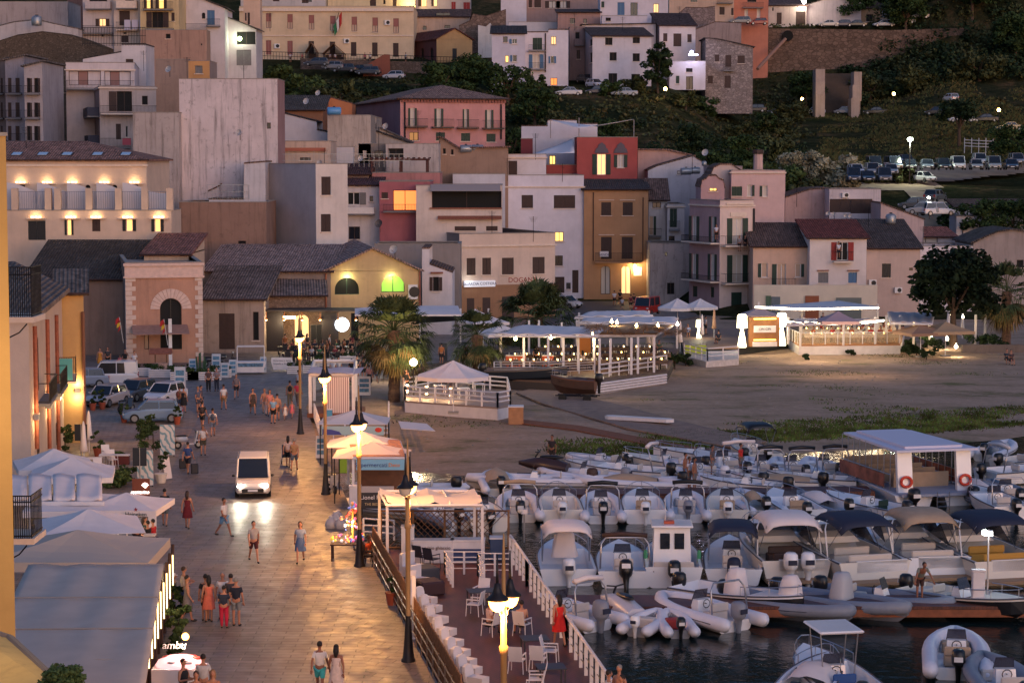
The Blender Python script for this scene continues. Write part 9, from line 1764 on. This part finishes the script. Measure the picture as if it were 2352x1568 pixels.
for a in((465,985,175,'walk','man in black tee with dark bag walking away beside the white tee backpacker',Bk,(34,34,38),{'bag':(50,44,50)}),(489,1002,190,'walk2','man in white tee with grey backpack walking away',Wt,(110,120,140),{'bag':(70,78,96)}),(467,1045,10,'up','man in white tee and camouflage shorts holding a paper bag',Wt,(80,76,64),{'cap':(90,80,70)}),(432,1088,172,'walk','man in blue tee wheeling a dark suitcase',(44,66,120),(30,34,52),{}),(413,946,150,'stand','man with brown backpack beside the white parked car',(150,130,100),(70,84,110),{'bag':(110,60,50)}),(422,947,160,'stand','woman in black right behind the brown backpack',Bk,Bk,{'kind':'dress'}),(455,947,60,'stand','man with fair curls in blue grey shirt and shorts',(84,88,110),(70,74,92),{'hair':'y'}),(462,944,80,'step','companion half hidden behind the fair curly man',(90,80,92),(60,60,70),{}),(514,941,195,'walk','man in white tee and khaki shorts walking away',Wt,(150,116,84),{}),(543,915,5,'walk2','man in grey tee carrying a white bag',(120,108,112),(44,44,52),{}),(479,899,20,'stand','woman in dark trousers left of the pair by the posters',(90,66,66),Bk,{'bk':'trousers','long':1}),(498,898,-10,'hold','grey haired woman in grey top right of the pair by the posters',(140,128,134),Nv,{'bk':'trousers','hair':'g'}),(581,951,15,'walk','woman in dark patterned dress walking alone',(74,62,56),0,{'kind':'dress'}),(608,952,5,'walk','bare chested man in pale trousers',(196,140,112),(206,180,176),{'kind':'none','bk':'trousers','hair':'y'}),(620,955,10,'stand','woman in pink top beside the bare chested man',(206,130,120),(190,150,140),{'long':1,'hair':'n'}),(628,972,-10,'stand','stout man in sky blue tee and black shorts',(110,150,190),Bk,{}),(637,965,190,'stand','person half behind the sky blue tee',(150,116,100),(90,70,66),{}),(655,964,10,'walk2','small child in white dress with a big bow',Wt,0,{'kind':'dress','sc':.62}),(671,960,-15,'walk','small girl in pink dress',(214,110,120),0,{'kind':'dress','sc':.66}),(666,932,190,'stand','woman with large black bag and patterned trousers',(150,120,90),(110,100,84),{'bk':'trousers','bag':Bk}),(684,932,170,'walk','person in raspberry shirt and grey trousers',(196,60,84),(110,96,96),{'bk':'trousers'}),(686,905,120,'step','person in white top behind the raspberry shirt',Wt,(60,56,66),{}),(662,1073,180,'walk','dark haired woman pushing a pushchair away from the camera',(200,176,170),Bk,{'long':1}),(676,1080,176,'walk2','stocky bald man in tan tee beside the pushchair',(160,124,92),(84,96,116),{'hair':'g'}),(379,1207,180,'step','man in black tee and grey shorts standing back to camera',Bk,(96,100,100),{}),(431,1213,175,'step','woman with long dark hair in wine red dress',(104,22,34),0,{'kind':'dress','long':1,'hair':'n'}),(515,1231,60,'walk','man in white tee and light blue shorts beside the van reflection',Wt,(100,140,180),{'sk':1}),(583,1290,20,'walk','man in black and white tee with wine red shorts',(150,146,150),(76,26,34),{}),(690,1291,0,'walk2','curly haired woman in pale top and denim skirt walking towards the camera',(150,160,180),(88,108,146),{'bk':'skirt','long':1,'hair':'n'}),(423,1406,120,'hold','curly haired woman in white vest with grey bag, rear of the left pair',(190,176,170),(60,80,140),{'kind':'vest','hair':'n'}),(431,1428,100,'step','woman in black and white floral dress pointing',(120,112,116),0,{'kind':'dress'}),(473,1425,190,'stand','dark clothed person behind the orange dress',Bk,(44,40,44),{}),(480,1428,200,'stand','woman in salmon orange dress with black handbag',(206,104,84),0,{'kind':'dress','long':1}),(512,1420,5,'stand','tall grey haired man in white polo shirt',(214,208,210),(120,140,170),{'hair':'g'}),(515,1442,175,'hold','girl in navy top and crimson trousers',Nv,(186,30,64),{'bk':'trousers','sc':.9}),(531,1424,200,'stand','woman with ponytail between the polo man and the navy tee man',(60,54,60),(170,160,160),{}),(543,1437,170,'stand','bald man in navy tee and grey shorts',(28,34,52),(124,128,132),{'hair':'g','sc':1.03}),(735,1596,178,'walk','man in white tee and turquoise shorts at the bottom edge',(216,208,206),(60,170,180),{'sk':1}),(773,1604,176,'walk2','woman with long black ponytail in white strapless dress',(206,186,180),0,{'kind':'dress','long':1,'sk':1}),(422,1640,60,'hold','waiter in black waistcoat and cap by the seafood counter',Bk,Bk,{'kind':'vest','bk':'trousers','cap':(20,20,24)}),(468,1628,180,'stand','waiter in white shirt and black waistcoat seen from behind',(190,186,188),Bk,{'bk':'trousers'}),(490,1668,0,'stand','fair haired woman at the bottom edge beside the waiters',(180,120,90),(80,60,60),{'hair':'y','long':1}),(452,1672,0,'stand','red haired guest at the bottom edge between the waiters',(120,70,50),(60,40,40),{'hair':'n'}),(848,892,160,'walk','woman in pink top and black skirt walking past the gazebo',(190,130,120),Bk,{'bk':'skirt'}),(860,880,150,'walk2','person in dark blue shorts right of the black skirt',(110,80,80),(60,76,110),{}),(835,872,170,'stand','dim person left of the black skirt',(60,50,54),Bk,{}),(778,872,10,'stand','person in white tee seen over the gazebo roof, right',(190,186,190),Gy,{}),(765,874,10,'stand','person in white tee seen over the gazebo roof, left',(180,180,190),Nv,{}),(808,876,190,'stand','dark dressed person over the gazebo roof',Bk,Bk,{}),(820,866,190,'stand','second dark dressed person over the gazebo roof',Nv,Bk,{}),(288,852,10,'up','man in black tee in front of the orange hall corner',Bk,(60,60,66),{}),(309,856,10,'stand','man in long white shirt in front of the orange hall',Wt,Wt,{'bk':'trousers'}),(276,850,0,'stand','child in pink top near the orange hall corner',(214,100,110),(90,70,80),{'sc':.7}),(230,848,0,'stand','woman in mustard dress behind the white family van',(196,130,50),0,{'kind':'dress'}),(248,846,0,'stand','dark haired woman behind the white family van',(60,56,60),Bk,{'long':1}),(1014,836,178,'stand','person in orange shirt at the black menu board',(190,110,60),(50,40,44),{}),(1411,702,180,'walk','man in white tee running barelegged near the ochre house',(210,206,214),(34,34,42),{}),(1429,713,170,'walk2','boy in white tee with the group by the red van',(190,188,200),(70,74,70),{'sc':.85}),(1424,700,180,'stand','person in black at the edge of the lawn',Bk,Bk,{}),(1449,712,180,'stand','person in dark red left of the red van',(110,34,44),Bk,{}),(1456,709,190,'stand','person in black left of the red van',Bk,Bk,{}),(1382,688,0,'stand','person in white leaning at the arched door',Wt,(50,50,60),{}),(1397,689,20,'hips','man in navy with arms spread at the arched door',Nv,Nv,{'bk':'trousers'}),(1411,690,10,'sitt','person sitting right of the arched door',(120,110,120),Nv,{}),(2312,836,0,'sitt','person sitting on the beach wall at the right edge, left one',(60,70,80),(50,50,56),{}),(2322,838,10,'sitt','person sitting on the beach wall at the right edge, right one',(80,60,60),(50,50,56),{})):
 x,y,rz,pz,lb,top,bot,kw=a;psn(atz(x,y,0 if x<2000 else-.2),rz,pz,lb,top,bot,group=GRP,**kw)
rn=random.Random(12);CC=[(150,90,50),Bk,(190,186,190),(120,50,60),Nv,(60,100,70),(170,120,100),(80,80,90)];ORD=['first','second','third','fourth','fifth','sixth','seventh','eighth','ninth','tenth','eleventh','twelfth']
for j,(y,xs)in enumerate(((812,range(655,845,17)),(827,range(662,830,18)))):
 for i,x in enumerate(xs):sit=(i+j)%3!=0;psn(G(x,y),rn.uniform(0,360),'sitt' if sit else 'stand','%s guest from the left in the %s line of the dim bar crowd, %s'%(ORD[i],('rear','front')[j],'seated' if sit else 'standing'),CC[(i*3+j)%8],(50,46,52),'bn'[i%2],i%2,group='guests outside the bar')
for j,(y,xs)in enumerate(((781,range(1868,2050,22)),(770,range(1862,2048,24)))):
 for i,x in enumerate(xs):psn(atz(x,y,.7),rn.uniform(0,360),'sitt','%s diner from the left in the %s line of the lit terrace'%(ORD[i],('front','rear')[j]),[(190,110,80),(206,190,180),(190,60,60),(150,80,70)][(i+j)%4],(70,60,60),'bn'[i%2],i%2,group='diners on the lit terrace')
for i,(x,y,z,rz,pz,top,bot,lb)in enumerate(((2072,764,.7,180,'stand',(206,140,110),Bk,'waiter in salmon shirt standing on the lit terrace'),(1890,760,.7,0,'stand',Bk,Bk,'dark dressed waiter standing on the lit terrace'),(1842,758,.7,0,'up',(190,170,180),Nv,'person reaching up beside the restaurant post'),(1232,842,.6,180,'stand',Bk,Bk,'dark haired waitress between the orange counters'),(1206,850,.6,90,'sitt',(120,60,50),Bk,'seated guest by the left orange counter'),(1338,842,.6,200,'sitt',(190,170,170),(70,70,90),'woman in white seated at the pergola rail'),(1502,812,.4,20,'sitt',(120,110,90),Nv,'guest seated at the railing beyond the straw thatch'),(1514,815,.4,30,'sitt',(60,80,70),Nv,'second guest seated beyond the straw thatch'),(1621,768,.5,100,'stand',(196,190,190),Bk,'waiter in white shirt and black apron by the poster stands'),(1650,790,.5,200,'sitt',(34,40,60),Bk,'man in navy seated near the tan parasol'),(1580,775,.4,0,'sitt',(140,150,190),Nv,'person in pale blue seated behind the hourglass lamp'),(934,906,.55,0,'up',Bk,(40,36,40),'woman in black top phoning on the beach bar deck'),(1021,905,.56,180,'stand',(34,40,44),(60,54,60),'barman in dark tee under the octagonal parasol'),(1038,903,.56,0,'stand',(190,140,110),(90,80,84),'woman under the octagonal parasol'))):psn(atz(x,y,z),rz,pz,lb,top,bot,long=1 if 'woman' in lb or 'waitress' in lb else 0)
psn(DV(1284,1482),205,'step','woman in bright red dress leaning on the white terrace railing',(206,34,30),0,long=1,kind='dress',sc=1.05);psn(DV(1124,1457),110,'sitt','man in pale pink shirt reading at the dark table',(216,180,170),(60,50,50));psn(DV(1198,1458),200,'sitt','guest in peach top hidden behind the lamp bowl',(206,150,120),(96,80,60));psn(G(846,1296),70,'sitt','toy seller in orange shirt on a black chair',(214,88,50),(150,130,120),sk=2);psn(G(818,1262),30,'stand','man in jeans behind the toy stall',(40,40,50),(90,100,130),sk=2,bk='trousers');psn(G(812,1222),100,'sitt','dark figure sitting below the electric cabinet',(40,36,44),(50,50,60),sk=2)
chair(G(847,1298),1.3,'black plastic chair of the toy seller',DARK)['group']='dark plastic chairs'
psn(DV(1398,1668),100,'stand','person in white tee at the bottom edge by the railing end',(206,204,212),Gy);psn(DV(1422,1655),-30,'stand','bald man at the bottom edge by the railing end',(196,140,116),Gy,hair='g',kind='none');psn(DV(1428,1680),-60,'stand','third person in white at the bottom edge by the railing end',(200,198,206),Gy)
psn(atz(2112,1378,-.55),10,'bend','man in grey green tee bending over the near pontoon',(120,124,118),(70,46,44),sk=1);psn(bz(1268,1066),-20,'stand','man in black standing beside the jet ski on the sand',(44,36,44),(60,50,50),sk=1)
for x,y,top,k,lb in((1574,1112,(150,76,54),'none','bare backed man with dark hair in pale shorts, left of the three boatmen'),(1583,1122,(190,190,206),'shirt','boatman in white tee, middle of the three'),(1595,1124,(176,116,86),'none','bare chested boatman with dark cap, right of the three'),(1636,1092,(90,80,84),'shirt','boatman bending over a long dark pole'),(1701,1088,(190,40,40),'shirt','man in red vest standing on the stern of a white boat')):psn(atz(x,y,-.8),60,'stand',lb,top,(130,140,170)if 'left' in lb else Gy,kind=k,sk=1,group='boatmen')
psn(aty(1643,551,241.5)-V3((0,1.2,0)),0,'stand','man in white shirt on the long balcony of the pink palazzo',(206,206,220),Bk);
for i,x in enumerate((1697,1710,1722)):psn(aty(x,577,240.2)-V3((0,.6,0)),0,'stand',('left','middle','right')[i]+' dark dressed guest on the green shuttered balcony',Bk if i else(150,140,140),(50,40,50),group='guests on the palazzo balcony')
psn(aty(1926,593,233.6),0,'stand','man in white shirt on the red shuttered balcony',(210,210,220),Nv);p=aty(2138,470,272);psn((p.x,p.y,terr(p.x,p.y)+.3),180,'walk','man in blue shorts walking up the dirt track',(90,100,120),(60,70,120))
for i,(x,y)in enumerate(((667,133),(694,137),(758,134),(770,135),(786,134),(838,135),(850,136),(932,138))):p=aty(x,y,392);psn((p.x,p.y,terr(p.x,392.0)),i*70,'stand',ORD[i]+' small figure from the left on the upper square',[(200,196,206),(190,100,110),(210,206,214),(190,190,200)][i%4],(60,60,70),group='people on the upper square')
for x,y,rz,pz,top,lb,kw in((314,1272,60,'hold',Nv,'bald host in navy holding bottles at the reception podium',{'hair':'g'}),(333,1252,90,'sitt',(60,90,80),'seated woman with red hair by the lectern',{'long':1,'hair':'n'}),(340,1262,250,'sitt',Bk,'seated person in black at the terrace edge',{}),(352,1258,250,'sitt',(176,34,40),'seated person in red with red shoes at the terrace edge',{'shoe':(170,30,40)}),(400,1392,90,'sitt',(40,40,44),'seated waiter in white cap behind the leafy shrub',{'cap':(220,216,214)})):psn(G(x,y),rz,pz,lb,top,(60,50,60),**kw)
for x,y,lb,c in((447,1090,'dark trolley suitcase behind the man in blue',(40,42,50)),(420,1078,'small dark hand luggage left of the man in blue',(44,44,50))):
 t=em('suitcase',G(x,y),.3,lb,'suitcase','luggage');b=MBX(-.2,-.12,.06,.2,.12,.62);o=b.mk('case',mat(c,.6),t);md=o.modifiers.new('b','BEVEL');md.width=.04;b=MB();b.tube([(-.12,.1,.6),(-.12,.1,1.0),(.12,.1,1.0),(.12,.1,.6)],.015,4);b.mk('handle',STEEL,t)
t=em('pushchair',G(656,1063),.1,'dark pushchair pushed by the woman','pushchair');b=MB();b.tube([(-.2,-.3,.15),(-.2,.35,1.0),(.2,.35,1.0),(.2,-.3,.15)],.02,5);b.mk('frame',STEEL,t);b=MB();b.slab([(-.2,-.2,.4),(.2,-.2,.4),(.2,.2,.5),(-.2,.2,.5)],.05);b.slab([(-.2,.2,.5),(.2,.2,.5),(.2,.3,1.0),(-.2,.3,1.0)],.04,0,(0,1,0));b.mk('seat',DARK,t)
for sx in(-.22,.22):
 for y in(-.3,.3):b=MB();b.tube([(sx-.02,y,.1),(sx+.02,y,.1)],.1,10);b.mk('wheel',TYRE,t)
